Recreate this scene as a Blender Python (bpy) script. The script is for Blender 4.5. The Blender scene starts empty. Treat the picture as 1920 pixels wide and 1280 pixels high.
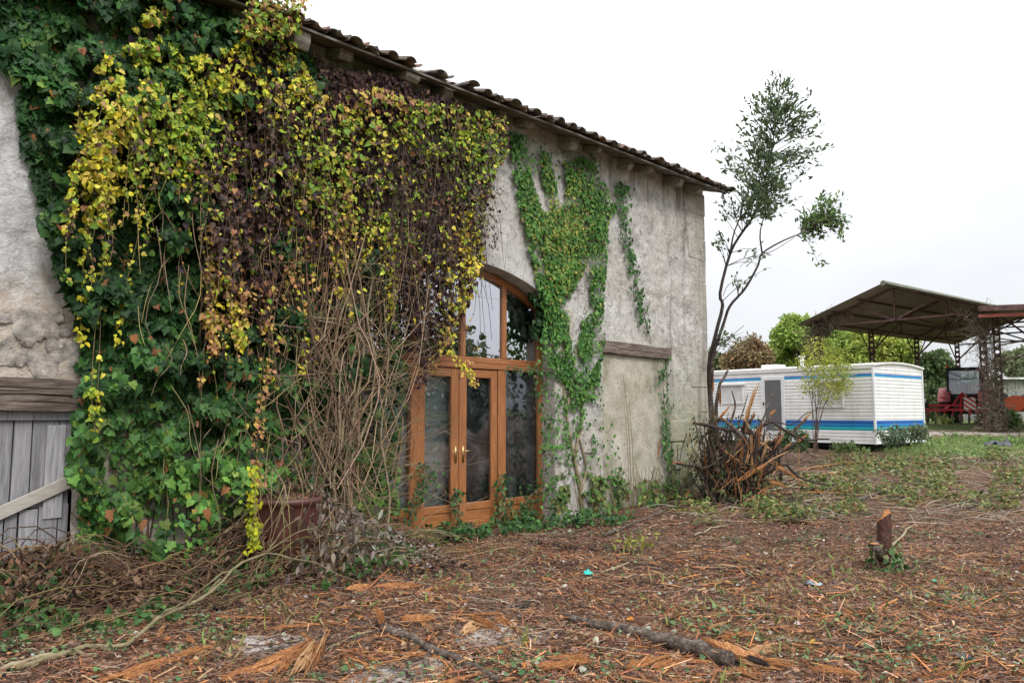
import bpy, bmesh, math, random
import numpy as np
from mathutils import Vector, Matrix
rad = math.radians
random.seed(7); RNG = np.random.RandomState(11)
scene = bpy.context.scene
COL = scene.collection

# ------------------------------------------------------------------ camera
FPX, IMW, IMH = 1450.0, 1920.0, 1280.0
TILT = math.atan(133 / FPX); EYE = 1.57
cam_d = bpy.data.cameras.new('Camera'); cam = bpy.data.objects.new('Camera', cam_d); COL.objects.link(cam)
cam_d.sensor_width = 36; cam_d.lens = FPX / IMW * 36; cam_d.clip_start = 0.05; cam_d.clip_end = 3000
cam.location = (0, 0, EYE); cam.rotation_euler = (math.pi / 2 + TILT, 0, 0)
scene.camera = cam

# ------------------------------------------------------------------ overcast sky, sun, exposure
SUN_EL, SUN_AZ = rad(48), rad(150)          # azimuth clockwise from +Y: behind the camera, to the right
world = bpy.data.worlds.new('World'); scene.world = world; world.use_nodes = True
wn, wl = world.node_tree.nodes, world.node_tree.links
wn.clear()
w_out = wn.new('ShaderNodeOutputWorld'); w_bg = wn.new('ShaderNodeBackground'); wl.new(w_bg.outputs[0], w_out.inputs[0])
w_sky = wn.new('ShaderNodeTexSky'); w_sky.sky_type = 'NISHITA'; w_sky.sun_disc = False
w_sky.sun_elevation = SUN_EL; w_sky.sun_rotation = SUN_AZ
w_tc = wn.new('ShaderNodeTexCoord'); w_sep = wn.new('ShaderNodeSeparateXYZ'); wl.new(w_tc.outputs['Generated'], w_sep.inputs[0])
w_no = wn.new('ShaderNodeTexNoise'); w_no.inputs['Scale'].default_value = 2.2; w_no.inputs['Detail'].default_value = 5
w_map = wn.new('ShaderNodeMapping'); w_map.inputs['Scale'].default_value = (1, 1, 2.6)
wl.new(w_tc.outputs['Generated'], w_map.inputs[0]); wl.new(w_map.outputs[0], w_no.inputs['Vector'])
w_rz = wn.new('ShaderNodeMapRange'); w_rz.inputs[1].default_value = 0.0; w_rz.inputs[2].default_value = 1.0   # CIE overcast: zenith three times the horizon
w_rz.inputs[3].default_value = 0.53; w_rz.inputs[4].default_value = 2.3
w_pw = wn.new('ShaderNodeMath'); w_pw.operation = 'POWER'; w_pw.use_clamp = True; w_pw.inputs[1].default_value = 1.15
wl.new(w_sep.outputs[2], w_pw.inputs[0]); wl.new(w_pw.outputs[0], w_rz.inputs[0])
w_nr = wn.new('ShaderNodeMapRange'); w_nr.inputs[1].default_value = 0.3; w_nr.inputs[2].default_value = 0.7
w_nr.inputs[3].default_value = 0.86; w_nr.inputs[4].default_value = 1.12
wl.new(w_no.outputs[0], w_nr.inputs[0])
w_mul = wn.new('ShaderNodeMath'); w_mul.operation = 'MULTIPLY'; wl.new(w_rz.outputs[0], w_mul.inputs[0]); wl.new(w_nr.outputs[0], w_mul.inputs[1])
w_cl = wn.new('ShaderNodeMix'); w_cl.data_type = 'RGBA'; w_cl.blend_type = 'MULTIPLY'; w_cl.inputs[0].default_value = 1
w_cl.inputs[6].default_value = (0.975, 0.99, 1.02, 1); wl.new(w_mul.outputs[0], w_cl.inputs[7])
w_nk = wn.new('ShaderNodeMix'); w_nk.data_type = 'RGBA'; w_nk.blend_type = 'MULTIPLY'; w_nk.inputs[0].default_value = 1
w_nk.inputs[6].default_value = (0.1, 0.1, 0.1, 1); wl.new(w_sky.outputs[0], w_nk.inputs[7])
w_mix = wn.new('ShaderNodeMix'); w_mix.data_type = 'RGBA'; w_mix.inputs[0].default_value = 0.93
wl.new(w_nk.outputs[2], w_mix.inputs[6]); wl.new(w_cl.outputs[2], w_mix.inputs[7]); wl.new(w_mix.outputs[2], w_bg.inputs[0])
w_bg.inputs[1].default_value = 1.0
sun_d = bpy.data.lights.new('Sun', 'SUN'); sun_d.energy = 1.5; sun_d.angle = rad(18); sun_d.color = (1, 0.96, 0.9)
sun = bpy.data.objects.new('Sun', sun_d); COL.objects.link(sun)
sv = Vector((math.sin(SUN_AZ) * math.cos(SUN_EL), math.cos(SUN_AZ) * math.cos(SUN_EL), math.sin(SUN_EL)))
sun.rotation_euler = sv.to_track_quat('Z', 'Y').to_euler(); sun.location = sv * 40
scene.view_settings.view_transform = 'Standard'; scene.view_settings.look = 'None'
scene.view_settings.exposure = 0.45; scene.view_settings.gamma = 1

# ------------------------------------------------------------------ photo pixel -> place
CT, ST = math.cos(TILT), math.sin(TILT)
def ray(px, py):
    x = (px - 960) / FPX; v = -(py - 640) / FPX
    return np.array((x, CT - ST * v, ST + CT * v))
_r = ray(2350, 773); _l = math.hypot(_r[0], _r[1])
WD = np.array((_r[0] / _l, _r[1] / _l)); WN = np.array((WD[1], -WD[0]))      # along the barn wall, and out of it
WP = np.array((-98 / 1450 * 10.82, 10.82))                                   # foot of the glazed door
WANG = math.atan2(WD[1], WD[0])
def wpx(px, py, o=0.0):                                                       # pixel -> (s, z) on the barn wall moved out by o
    px, py, o = np.broadcast_arrays(np.asarray(px, float), np.asarray(py, float), np.asarray(o, float))
    x = (px - 960) / FPX; v = -(py - 640) / FPX
    rx, ry, rz = x, CT - ST * v, ST + CT * v
    t = (WP @ WN + o) / (rx * WN[0] + ry * WN[1])
    X, Y, Z = rx * t, ry * t, EYE + rz * t
    return (X - WP[0]) * WD[0] + (Y - WP[1]) * WD[1], Z
def W(s, o, z):                                                               # wall coordinates -> world
    s, o, z = np.broadcast_arrays(np.asarray(s, float), np.asarray(o, float), np.asarray(z, float))
    return np.stack([WP[0] + s * WD[0] + o * WN[0], WP[1] + s * WD[1] + o * WN[1], z], -1)
def smooth(t): t = np.clip(t, 0, 1); return t * t * (3 - 2 * t)
_tabs = {}
def vnoise(x, y, seed=0):
    if seed not in _tabs: _tabs[seed] = np.random.RandomState(seed + 100).rand(256, 256)
    T = _tabs[seed]; x = np.asarray(x, float); y = np.asarray(y, float)
    xi = np.floor(x).astype(int); yi = np.floor(y).astype(int); fx = x - xi; fy = y - yi
    fx = fx * fx * (3 - 2 * fx); fy = fy * fy * (3 - 2 * fy)
    a = T[xi & 255, yi & 255]; b = T[(xi + 1) & 255, yi & 255]; c = T[xi & 255, (yi + 1) & 255]; d = T[(xi + 1) & 255, (yi + 1) & 255]
    return (a * (1 - fx) + b * fx) * (1 - fy) + (c * (1 - fx) + d * fx) * fy
def fbm(x, y, seed=0, o=4):
    r = 0; a = .5; n = 0
    for i in range(o): r = r + a * vnoise(x * 2 ** i, y * 2 ** i, seed + i); n += a; a *= .5
    return r / n
def gz(x, y):                                                                 # height of the ground
    x = np.asarray(x, float); y = np.asarray(y, float)
    z = -0.10 + 0.66 * smooth((y - 13) / 10.5) + 0.42 * smooth((y - 23) / 11)
    near = 1 - smooth((np.hypot(x, y - 9) - 14) / 10)
    z = z + near * ((fbm(x * .7, y * .7, 3, 3) - .5) * .20 + (fbm(x * 4, y * 4, 9, 2) - .5) * .05)
    z = z + 3.0 * smooth((np.hypot(x, y) - 120) / 500)
    return z
def gpv(px, py, h=0.0):                                                       # pixels -> points on the ground, lifted by h
    px = np.asarray(px, float); py = np.asarray(py, float); x = (px - 960) / FPX; v = -(py - 640) / FPX
    ry, rz = CT - ST * v, np.minimum(ST + CT * v, -1e-3); t = -EYE / rz
    for i in range(40): t = .5 * t + .5 * (gz(x * t, ry * t) - EYE) / rz
    return np.stack([x * t, ry * t, gz(x * t, ry * t) + h], -1)
def gp(px, py, h=0.0): return gpv(px, py, h)
def dp(px, py, depth):                                                        # pixel at a known distance along +Y
    r = ray(px, py); t = depth / r[1]
    return np.array((r[0] * t, r[1] * t, EYE + r[2] * t))
def inpoly(px, py, poly):
    px = np.asarray(px); py = np.asarray(py); c = np.zeros(px.shape, bool); n = len(poly)
    for i in range(n):
        x0, y0 = poly[i]; x1, y1 = poly[i - 1]
        if y0 == y1: continue
        c ^= ((y0 > py) != (y1 > py)) & (px < (x1 - x0) * (py - y0) / (y1 - y0) + x0)
    return c
def sample_poly(poly, n):
    P = np.array(poly, float); lo, hi = P.min(0), P.max(0); xs, ys = [], []; got = 0
    while got < n:
        x = RNG.uniform(lo[0], hi[0], n * 2); y = RNG.uniform(lo[1], hi[1], n * 2); k = inpoly(x, y, poly)
        xs.append(x[k]); ys.append(y[k]); got += k.sum()
    return np.concatenate(xs)[:n], np.concatenate(ys)[:n]

# ------------------------------------------------------------------ objects
def tag(o, label=None, cat=None, group=None, kind=None):
    if label: o['label'] = label
    if cat: o['category'] = cat
    if group: o['group'] = group
    if kind: o['kind'] = kind
    return o
def empty(name, loc, rz=0.0, **k):
    o = bpy.data.objects.new(name, None); COL.objects.link(o); o.location = loc; o.rotation_euler = (0, 0, rz)
    o.empty_display_size = .1
    return tag(o, **k)
def link(name, me, parent=None, **k):
    o = bpy.data.objects.new(name, me); COL.objects.link(o)
    if parent is not None: o.parent = parent
    return tag(o, **k)
def rawmesh(name, V, faces, mat=None, smooth_=False, col=None, mi=None):
    """V (n,3); faces: (m,k) int array or list of index tuples"""
    me = bpy.data.meshes.new(name); V = np.asarray(V, np.float32)
    if isinstance(faces, np.ndarray):
        m, k = faces.shape
        me.vertices.add(len(V)); me.vertices.foreach_set('co', V.ravel())
        me.loops.add(m * k); me.loops.foreach_set('vertex_index', faces.astype(np.int32).ravel())
        me.polygons.add(m); me.polygons.foreach_set('loop_start', np.arange(0, m * k, k, dtype=np.int32))
        me.update(calc_edges=True)
    else:
        me.from_pydata(V.tolist(), [], faces)
    if col is not None:
        a = me.attributes.new('col', 'FLOAT_COLOR', 'POINT'); c = np.ones((len(V), 4), np.float32); c[:, :3] = col; a.data.foreach_set('color', c.ravel())
    if mat is not None:
        for m_ in (mat if isinstance(mat, (list, tuple)) else [mat]): me.materials.append(m_)
    if mi is not None: me.polygons.foreach_set('material_index', np.asarray(mi, np.int32))
    if smooth_: me.polygons.foreach_set('use_smooth', np.ones(len(me.polygons), bool))
    return me
class MB:
    """collects simple solids into one mesh"""
    def __init__(self): self.v = []; self.f = []; self.c = []; self.cc = None; self.m = []; self.mi = 0
    def add(self, V, F):
        b = len(self.v); self.v += [tuple(map(float, p)) for p in V]; self.f += [tuple(b + i for i in f) for f in F]; self.m += [self.mi] * len(F)
        if self.cc is not None: self.c += [self.cc] * len(V)
        return self
    def box(self, x0, x1, y0, y1, z0, z1, jit=0.0):
        V = [(x, y, z) for z in (z0, z1) for y in (y0, y1) for x in (x0, x1)]
        if jit: V = [tuple(c + random.uniform(-jit, jit) for c in p) for p in V]
        return self.add(V, [(0, 2, 3, 1), (4, 5, 7, 6), (0, 1, 5, 4), (1, 3, 7, 5), (3, 2, 6, 7), (2, 0, 4, 6)])
    def bar(self, a, b, w, h=None, up=(0, 0, 1)):
        a, b = Vector(a), Vector(b); h = h or w; d = (b - a).normalized(); u = Vector(up)
        if abs(d.dot(u)) > .95: u = Vector((0, 1, 0))
        x = d.cross(u).normalized() * w / 2; y = x.cross(d).normalized() * h / 2
        V = [p + sx * x + sy * y for p in (a, b) for sx, sy in ((-1, -1), (1, -1), (1, 1), (-1, 1))]
        return self.add(V, [(0, 1, 2, 3), (7, 6, 5, 4), (0, 4, 5, 1), (1, 5, 6, 2), (2, 6, 7, 3), (3, 7, 4, 0)])
    def tube(self, pts, radii, n=6, cap=True, rough=0.0):
        pts = [Vector(p) for p in pts]; k = len(pts)
        if not hasattr(radii, '__len__'): radii = [radii] * k
        V = []; F = []; prev = None
        for i, p in enumerate(pts):
            d = (pts[min(i + 1, k - 1)] - pts[max(i - 1, 0)]); d = d.normalized() if d.length > 1e-9 else Vector((0, 0, 1))
            if prev is None: u = d.orthogonal().normalized()
            else:
                u = prev - d * prev.dot(d); u = u.normalized() if u.length > 1e-6 else d.orthogonal().normalized()
            prev = u; w = d.cross(u)
            for j in range(n):
                a = 2 * math.pi * j / n; r = radii[i] * (1 + random.uniform(-rough, rough))
                V.append(p + u * math.cos(a) * r + w * math.sin(a) * r)
        for i in range(k - 1):
            for j in range(n):
                F.append((i * n + j, i * n + (j + 1) % n, (i + 1) * n + (j + 1) % n, (i + 1) * n + j))
        if cap: F.append(tuple(range(n - 1, -1, -1))); F.append(tuple((k - 1) * n + j for j in range(n)))
        return self.add(V, F)
    def prism(self, poly, y0, y1):                       # polygon in x,z extruded along y
        n = len(poly); V = [(x, y0, z) for x, z in poly] + [(x, y1, z) for x, z in poly]
        F = [tuple(range(n)), tuple(range(2 * n - 1, n - 1, -1))] + [(i, i + n, (i + 1) % n + n, (i + 1) % n) for i in range(n)]
        return self.add(V, F)
    def lathe(self, prof, c=(0, 0, 0), n=20, axis='z'):
        V = []; F = []
        for r, h in prof:
            for j in range(n):
                a = 2 * math.pi * j / n; p = (r * math.cos(a), r * math.sin(a), h)
                if axis == 'x': p = (p[2], p[0], p[1])
                if axis == 'y': p = (p[1], p[2], p[0])
                V.append((p[0] + c[0], p[1] + c[1], p[2] + c[2]))
        for i in range(len(prof) - 1):
            for j in range(n): F.append((i * n + j, i * n + (j + 1) % n, (i + 1) * n + (j + 1) % n, (i + 1) * n + j))
        return self.add(V, F)
    def mesh(self, name, mat=None, smooth_=False):
        me = rawmesh(name, np.array(self.v).reshape(-1, 3), self.f, mat, smooth_, np.array(self.c) if self.c else None, self.m if any(self.m) else None)
        bm = bmesh.new(); bm.from_mesh(me); bmesh.ops.recalc_face_normals(bm, faces=bm.faces); bm.to_mesh(me); bm.free()
        return me
    def build(self, name, mat=None, parent=None, smooth_=False, **k): return link(name, self.mesh(name, mat, smooth_), parent, **k)
def bevel(o, w=.006, seg=1):
    bm = bmesh.new(); bm.from_mesh(o.data); bmesh.ops.bevel(bm, geom=bm.edges[:], offset=w, segments=seg, affect='EDGES', clamp_overlap=True); bm.to_mesh(o.data); bm.free(); return o

# many tubes at once, vectorised: P (N,K,3) points, R (N,K) radii
def tubes_arrays(P, R, n=4):
    N, K, _ = P.shape
    D = np.empty_like(P); D[:, 1:-1] = P[:, 2:] - P[:, :-2]; D[:, 0] = P[:, 1] - P[:, 0]; D[:, -1] = P[:, -1] - P[:, -2]
    D /= np.linalg.norm(D, axis=2, keepdims=True) + 1e-9
    ref = np.where(np.abs(D[:, :, 2:3]) > .9, np.array([1., 0, 0]), np.array([0, 0, 1.]))
    U = np.cross(D, ref); U /= np.linalg.norm(U, axis=2, keepdims=True) + 1e-9; Wv = np.cross(D, U)
    a = np.arange(n) * 2 * np.pi / n
    V = P[:, :, None, :] + R[:, :, None, None] * (U[:, :, None, :] * np.cos(a)[None, None, :, None] + Wv[:, :, None, :] * np.sin(a)[None, None, :, None])
    i = np.arange(N)[:, None, None] * K * n; k = np.arange(K - 1)[None, :, None] * n; j = np.arange(n)[None, None, :]
    j2 = (j + 1) % n
    F = np.stack([i + k + j, i + k + j2, i + k + n + j2, i + k + n + j], -1).reshape(-1, 4)
    return V.reshape(-1, 3), F
def tubes_obj(name, P, R, col, mat, parent=None, n=4, off=(0, 0, 0), **k):
    P = np.asarray(P, float) - np.asarray(off, float); R = np.asarray(R, float)
    V, F = tubes_arrays(P, R, n); c = np.repeat(np.asarray(col, float), P.shape[1] * n, 0)
    return link(name, rawmesh(name, V, F, mat, True, c), parent, **k)
def curve_pts(ctrl, K=8, wob=0.0):
    """Catmull-Rom through control points (m,3) -> (K,3)"""
    C = np.asarray(ctrl, float); m = len(C); C = np.vstack([2 * C[0] - C[1], C, 2 * C[-1] - C[-2]]); t = np.linspace(0, m - 1 - 1e-6, K)
    i = t.astype(int); f = (t - i)[:, None]; a, b, c, d = C[i], C[i + 1], C[i + 2], C[i + 3]
    r = .5 * (2 * b + (c - a) * f + (2 * a - 5 * b + 4 * c - d) * f ** 2 + (3 * b - a - 3 * c + d) * f ** 3)
    if wob: r[1:-1] += RNG.normal(0, wob, (K - 2, 3))
    return r

# ------------------------------------------------------------------ leaves
def leaf_t(kind):
    half = {'ivy': [(.22, -.10), (.50, .02), (.40, .26), (.47, .50), (.24, .66)],
            'heart': [(.22, -.08), (.42, .08), (.46, .34), (.34, .62), (.16, .85)],
            'oval': [(.10, .10), (.20, .30), (.23, .52), (.17, .76), (.07, .92)],
            'blade': [(.05, .10), (.06, .5), (.03, .85)],
            'clump': [(.30, .0), (.18, .22), (.5, .38), (.2, .55), (.34, .82)]}[kind]
    out = [(0, 0)] + half + [(0, 1)] + [(-x, y) for x, y in reversed(half)]
    fold = {'ivy': .22, 'heart': .3, 'oval': .35, 'blade': .3, 'clump': .5}[kind]
    V = [(0, .45, -.02)] + [(x, y, fold * abs(x) - .22 * y * y) for x, y in out]
    n = len(out); F = [(0, 1 + i, 1 + (i + 1) % n) for i in range(n)]
    return np.array(V, float), np.array(F, int)
LEAF = {k: leaf_t(k) for k in ('ivy', 'heart', 'oval', 'blade', 'clump')}
def unit(a): return a / (np.linalg.norm(a, axis=-1, keepdims=True) + 1e-9)
def basis(t, nrm):
    t = unit(t); x = unit(np.cross(t, nrm)); z = np.cross(x, t); return np.stack([x, t, z], -1)
def scatter(name, shape, pos, B, size, col, mat, parent=None, off=(0, 0, 0), **k):
    tv, tf = LEAF[shape] if isinstance(shape, str) else shape
    N = len(pos); S = np.asarray(size, float); S = vary(S) if S.ndim == 1 else S; S = S[:, None, :]
    V = np.einsum('nij,kj->nki', B * S, tv) + (np.asarray(pos) - np.asarray(off, float))[:, None, :]
    F = (tf[None] + (np.arange(N) * len(tv))[:, None, None]).reshape(-1, tf.shape[1])
    c = np.repeat(np.asarray(col, float), len(tv), 0)
    return link(name, rawmesh(name, V.reshape(-1, 3), F, mat, False, c), parent, **k)
def vary(S): n = len(S); return S[:, None] * np.stack([RNG.uniform(.68, 1.15, n), RNG.uniform(.85, 1.15, n), RNG.choice((-.6, .4, .8, 1.2, 1.8, 2.6), n)], -1)   # no two leaves curl alike
_leafmesh = {}
def single_leaves(pos, B, size, col, kind, mat, parent, off, ncol=7, name='leaf'):
    """each leaf an object of its own; alike leaves share a mesh"""
    col = np.asarray(col); tv, tf = LEAF[kind]
    key = (kind, parent.name); reps = col[RNG.choice(len(col), min(ncol, len(col)), replace=False)]
    meshes = [rawmesh('leaf_mesh', tv, tf, mat, False, np.repeat(r[None], len(tv), 0)) for r in reps]
    near = np.argmin(((col[:, None, :] - reps[None]) ** 2).sum(2), 1)
    S = vary(np.asarray(size, float)); P = np.asarray(pos) - np.asarray(off, float)
    for i in range(len(P)):
        o = bpy.data.objects.new(name, meshes[near[i]]); COL.objects.link(o); o.parent = parent
        M = Matrix(np.vstack([np.hstack([B[i] * S[i], P[i][:, None]]), [0, 0, 0, 1]]).tolist()); o.matrix_basis = M
def foliage(thing, kind, pos, B, size, col, mat, off, n_single=300, name='foliage', score=None):
    """the leaves that show largest as objects, the rest as one part"""
    N = len(pos)
    if score is None: score = np.asarray(size) * RNG.uniform(.6, 1, N)
    idx = np.argsort(-score); a, b = idx[:n_single], idx[n_single:]
    if n_single: single_leaves(pos[a], B[a], size[a], col[a], kind, mat, thing, off)
    if len(b): scatter(name, kind, pos[b], B[b], size[b], col[b], mat, thing, off, kind='stuff')
def wall_dirs(N, droop=1.0, spread=.6, out=.35, nrm_j=.4, up=.35):
    """leaf axes for leaves on the barn wall: tips down, faces out"""
    d3 = np.array((WD[0], WD[1], 0)); n3 = np.array((WN[0], WN[1], 0)); zz = np.array((0, 0, 1.))
    t = -zz * droop + d3 * RNG.normal(0, spread, (N, 1)) + n3 * (out + RNG.normal(0, .2, (N, 1)))
    nn = n3 + zz * (up + RNG.normal(0, nrm_j, (N, 1))) + d3 * RNG.normal(0, nrm_j, (N, 1))
    return basis(t, nn)
def rand_dirs(N, tz=0.0):
    t = RNG.normal(0, 1, (N, 3)); t[:, 2] += tz; return basis(t, RNG.normal(0, 1, (N, 3)))
def jitter_col(base, N, v=.22, h=.08):
    b = np.asarray(base, float); c = np.tile(b, (N, 1)) if b.ndim == 1 else b
    return np.clip(c * RNG.uniform(1 - v, 1 + v, (N, 1)) * RNG.uniform(1 - h, 1 + h, (N, 3)), .002, .95)
# ------------------------------------------------------------------ materials
def _nodes(name):
    m = bpy.data.materials.new(name); m.use_nodes = True; nt = m.node_tree; b = nt.nodes['Principled BSDF']; return m, nt, b
def N(nt, t, **k):
    n = nt.nodes.new(t)
    for a, v in k.items(): setattr(n, a, v)
    return n
def coords(nt, scale=(1, 1, 1), kind='Object'):
    tc = N(nt, 'ShaderNodeTexCoord'); mp = N(nt, 'ShaderNodeMapping'); mp.inputs['Scale'].default_value = scale
    nt.links.new(tc.outputs[kind], mp.inputs[0]); return mp.outputs[0]
def noise(nt, vec, scale, detail=4, rough=.6, dist=0.0):
    n = N(nt, 'ShaderNodeTexNoise'); n.inputs['Scale'].default_value = scale; n.inputs['Detail'].default_value = detail
    n.inputs['Roughness'].default_value = rough; n.inputs['Distortion'].default_value = dist; nt.links.new(vec, n.inputs['Vector']); return n.outputs[0]
def ramp(nt, fac, stops, interp='LINEAR'):
    r = N(nt, 'ShaderNodeValToRGB'); r.color_ramp.interpolation = interp; e = r.color_ramp.elements
    while len(e) < len(stops): e.new(.5)
    for i, (p, c) in enumerate(stops): e[i].position = p; e[i].color = (*c, 1) if len(c) == 3 else c
    nt.links.new(fac, r.inputs[0]); return r.outputs[0]
def mix(nt, fac, a, b, mode='MIX'):
    m = N(nt, 'ShaderNodeMix', data_type='RGBA', blend_type=mode)
    for s, v in ((0, fac), (6, a), (7, b)):
        if isinstance(v, (int, float)): m.inputs[s].default_value = v
        elif isinstance(v, tuple): m.inputs[s].default_value = (*v, 1)
        else: nt.links.new(v, m.inputs[s])
    return m.outputs[2]
def maprange(nt, v, a, b, c=0.0, d=1.0, sm=True):
    m = N(nt, 'ShaderNodeMapRange', interpolation_type='SMOOTHSTEP' if sm else 'LINEAR')
    for i, x in enumerate((a, b, c, d)): m.inputs[1 + i].default_value = x
    nt.links.new(v, m.inputs[0]); return m.outputs[0]
def math_(nt, op, a, b=None):
    m = N(nt, 'ShaderNodeMath', operation=op)
    for i, v in enumerate((a, b)):
        if v is None: continue
        if isinstance(v, (int, float)): m.inputs[i].default_value = v
        else: nt.links.new(v, m.inputs[i])
    return m.outputs[0]
def bump(nt, b, h, strength=.4, dist=.02):
    n = N(nt, 'ShaderNodeBump'); n.inputs['Strength'].default_value = strength; n.inputs['Distance'].default_value = dist
    nt.links.new(h, n.inputs['Height']); nt.links.new(n.outputs[0], b.inputs['Normal'])
def simple(name, stops, scale=6, rough=.8, stretch=(1, 1, 1), bmp=.3, bd=.01, speck=None, spec=.3, metal=0.0, kind='Object', fine=40):
    """noise-coloured surface: colour stops over stretched noise, fine bump"""
    m, nt, b = _nodes(name); v = coords(nt, stretch, kind); n = noise(nt, v, scale, 6, .65)
    c = ramp(nt, n, stops)
    if speck:
        n2 = noise(nt, v, speck[1], 3, .7); c = mix(nt, maprange(nt, n2, speck[2], speck[2] + .08), c, speck[0])
    nt.links.new(c, b.inputs['Base Color']); b.inputs['Roughness'].default_value = rough
    b.inputs['Specular IOR Level'].default_value = spec; b.inputs['Metallic'].default_value = metal
    if bmp: bump(nt, b, noise(nt, v, fine, 5, .7), bmp, bd)
    return m
def attr_mat(name, rough=.7, transl=0.0, spec=.3, var=.25, vscale=30, bmp=0.0):
    """colour from the per-piece attribute, a little noise on top"""
    m, nt, b = _nodes(name); a = N(nt, 'ShaderNodeAttribute', attribute_name='col'); v = coords(nt)
    n = noise(nt, v, vscale, 3); f = maprange(nt, n, .3, .7, 1 - var, 1 + var, False)
    c = mix(nt, 1.0, a.outputs[0], f, 'MULTIPLY'); nt.links.new(c, b.inputs['Base Color'])
    b.inputs['Roughness'].default_value = rough; b.inputs['Specular IOR Level'].default_value = spec
    if bmp: bump(nt, b, noise(nt, v, vscale * 3, 4), bmp, .01)
    if transl:
        out = nt.nodes['Material Output']; t = N(nt, 'ShaderNodeBsdfTranslucent'); nt.links.new(c, t.inputs[0]); s = N(nt, 'ShaderNodeMixShader')
        s.inputs[0].default_value = transl; nt.links.new(b.outputs[0], s.inputs[1]); nt.links.new(t.outputs[0], s.inputs[2]); nt.links.new(s.outputs[0], out.inputs[0])
    return m
M = {}
M['leaf'] = attr_mat('leaf', .5, .25, .22, .28, 22)
M['dryleaf'] = attr_mat('dry_leaf', .8, .12, .15, .25, 25)
M['stem'] = attr_mat('stem', .85, 0, .2, .3, 40)
M['shred'] = attr_mat('shred', .8, 0, .25, .35, 25)
M['bark'] = simple('bark', [(.3, (.035, .026, .022)), (.45, (.10, .075, .06)), (.58, (.19, .15, .12)), (.72, (.30, .26, .22))], 22, .9, (1, 1, 1), 1.0, .03, ((.38, .37, .32), 45, .60), fine=60)
M['barkpale'] = simple('bark_pale', [(.25, (.13, .10, .06)), (.5, (.26, .21, .13)), (.8, (.40, .35, .24))], 10, .85, (1, 1, 1), .5, .01, ((.10, .09, .05), 18, .63))
M['barkdark'] = simple('bark_dark', [(.3, (.02, .014, .012)), (.55, (.055, .04, .034)), (.8, (.12, .095, .08))], 12, .85, (1, 1, 1), .6, .01)
M['barkolive'] = simple('olive_bark', [(.25, (.09, .075, .04)), (.5, (.19, .16, .09)), (.8, (.29, .25, .15))], 12, .85, (1, 1, 1), .6, .01, ((.07, .06, .035), 20, .6))
M['barkred'] = simple('reddish_bark', [(.3, (.03, .016, .013)), (.5, (.09, .042, .03)), (.7, (.20, .10, .065))], 20, .9, (3, 3, 1), .9, .02, ((.30, .24, .19), 40, .62), fine=50)
M['splint'] = simple('torn_wood', [(.25, (.10, .042, .02)), (.45, (.34, .14, .055)), (.6, (.52, .25, .095)), (.75, (.62, .38, .18))], 9, .8, (9, 2.2, 9), .8, .01, ((.07, .04, .028), 14, .60), fine=30)
M['splintpale'] = simple('torn_wood_pale', [(.25, (.24, .12, .05)), (.5, (.46, .27, .13)), (.8, (.60, .43, .25))], 9, .75, (8, 2, 8), .6, .01, ((.16, .08, .04), 14, .62))
# ground
def ground_mat():
    m, nt, b = _nodes('ground'); v = coords(nt)
    a = N(nt, 'ShaderNodeAttribute', attribute_name='col'); sp = N(nt, 'ShaderNodeSeparateColor'); nt.links.new(a.outputs[0], sp.inputs[0])
    n1 = noise(nt, v, 1.3, 6, .7); n2 = noise(nt, v, 26, 6, .75, .4); n3 = noise(nt, v, 90, 3, .7)
    lit = ramp(nt, n2, [(.28, (.035, .020, .014)), (.45, (.10, .055, .037)), (.58, (.20, .115, .075)), (.75, (.34, .215, .145))])
    lit = mix(nt, maprange(nt, n1, .42, .66), lit, mix(nt, .5, lit, (.13, .10, .085)))
    lit = mix(nt, math_(nt, 'MULTIPLY', maprange(nt, n3, .60, .68), .7), lit, (.42, .31, .22))
    sand = ramp(nt, n2, [(.3, (.34, .30, .27)), (.55, (.58, .53, .49)), (.8, (.70, .66, .62))])
    sand = mix(nt, maprange(nt, n3, .58, .66), sand, (.16, .10, .07))
    soil = ramp(nt, n2, [(.3, (.05, .03, .022)), (.6, (.12, .07, .048)), (.8, (.22, .145, .10))])
    grass = ramp(nt, n2, [(.3, (.045, .07, .018)), (.55, (.12, .16, .045)), (.8, (.24, .26, .10))])
    path = ramp(nt, n2, [(.3, (.22, .19, .13)), (.7, (.38, .34, .27))])
    c = mix(nt, sp.outputs[2], lit, soil)
    gfac = maprange(nt, math_(nt, 'ADD', sp.outputs[1], math_(nt, 'MULTIPLY', math_(nt, 'SUBTRACT', n1, .5), .9)), .35, .65)
    c = mix(nt, gfac, c, grass)
    nbig = noise(nt, v, 5, 5, .7)
    sf = maprange(nt, math_(nt, 'ADD', sp.outputs[0], math_(nt, 'MULTIPLY', math_(nt, 'SUBTRACT', nbig, .5), 1.4)), .42, .66)
    c = mix(nt, sf, c, sand)
    nt.links.new(c, b.inputs['Base Color']); b.inputs['Roughness'].default_value = .95; b.inputs['Specular IOR Level'].default_value = .15
    bump(nt, b, math_(nt, 'ADD', n2, math_(nt, 'MULTIPLY', n3, .5)), .9, .04); return m
M['ground'] = ground_mat()
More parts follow.
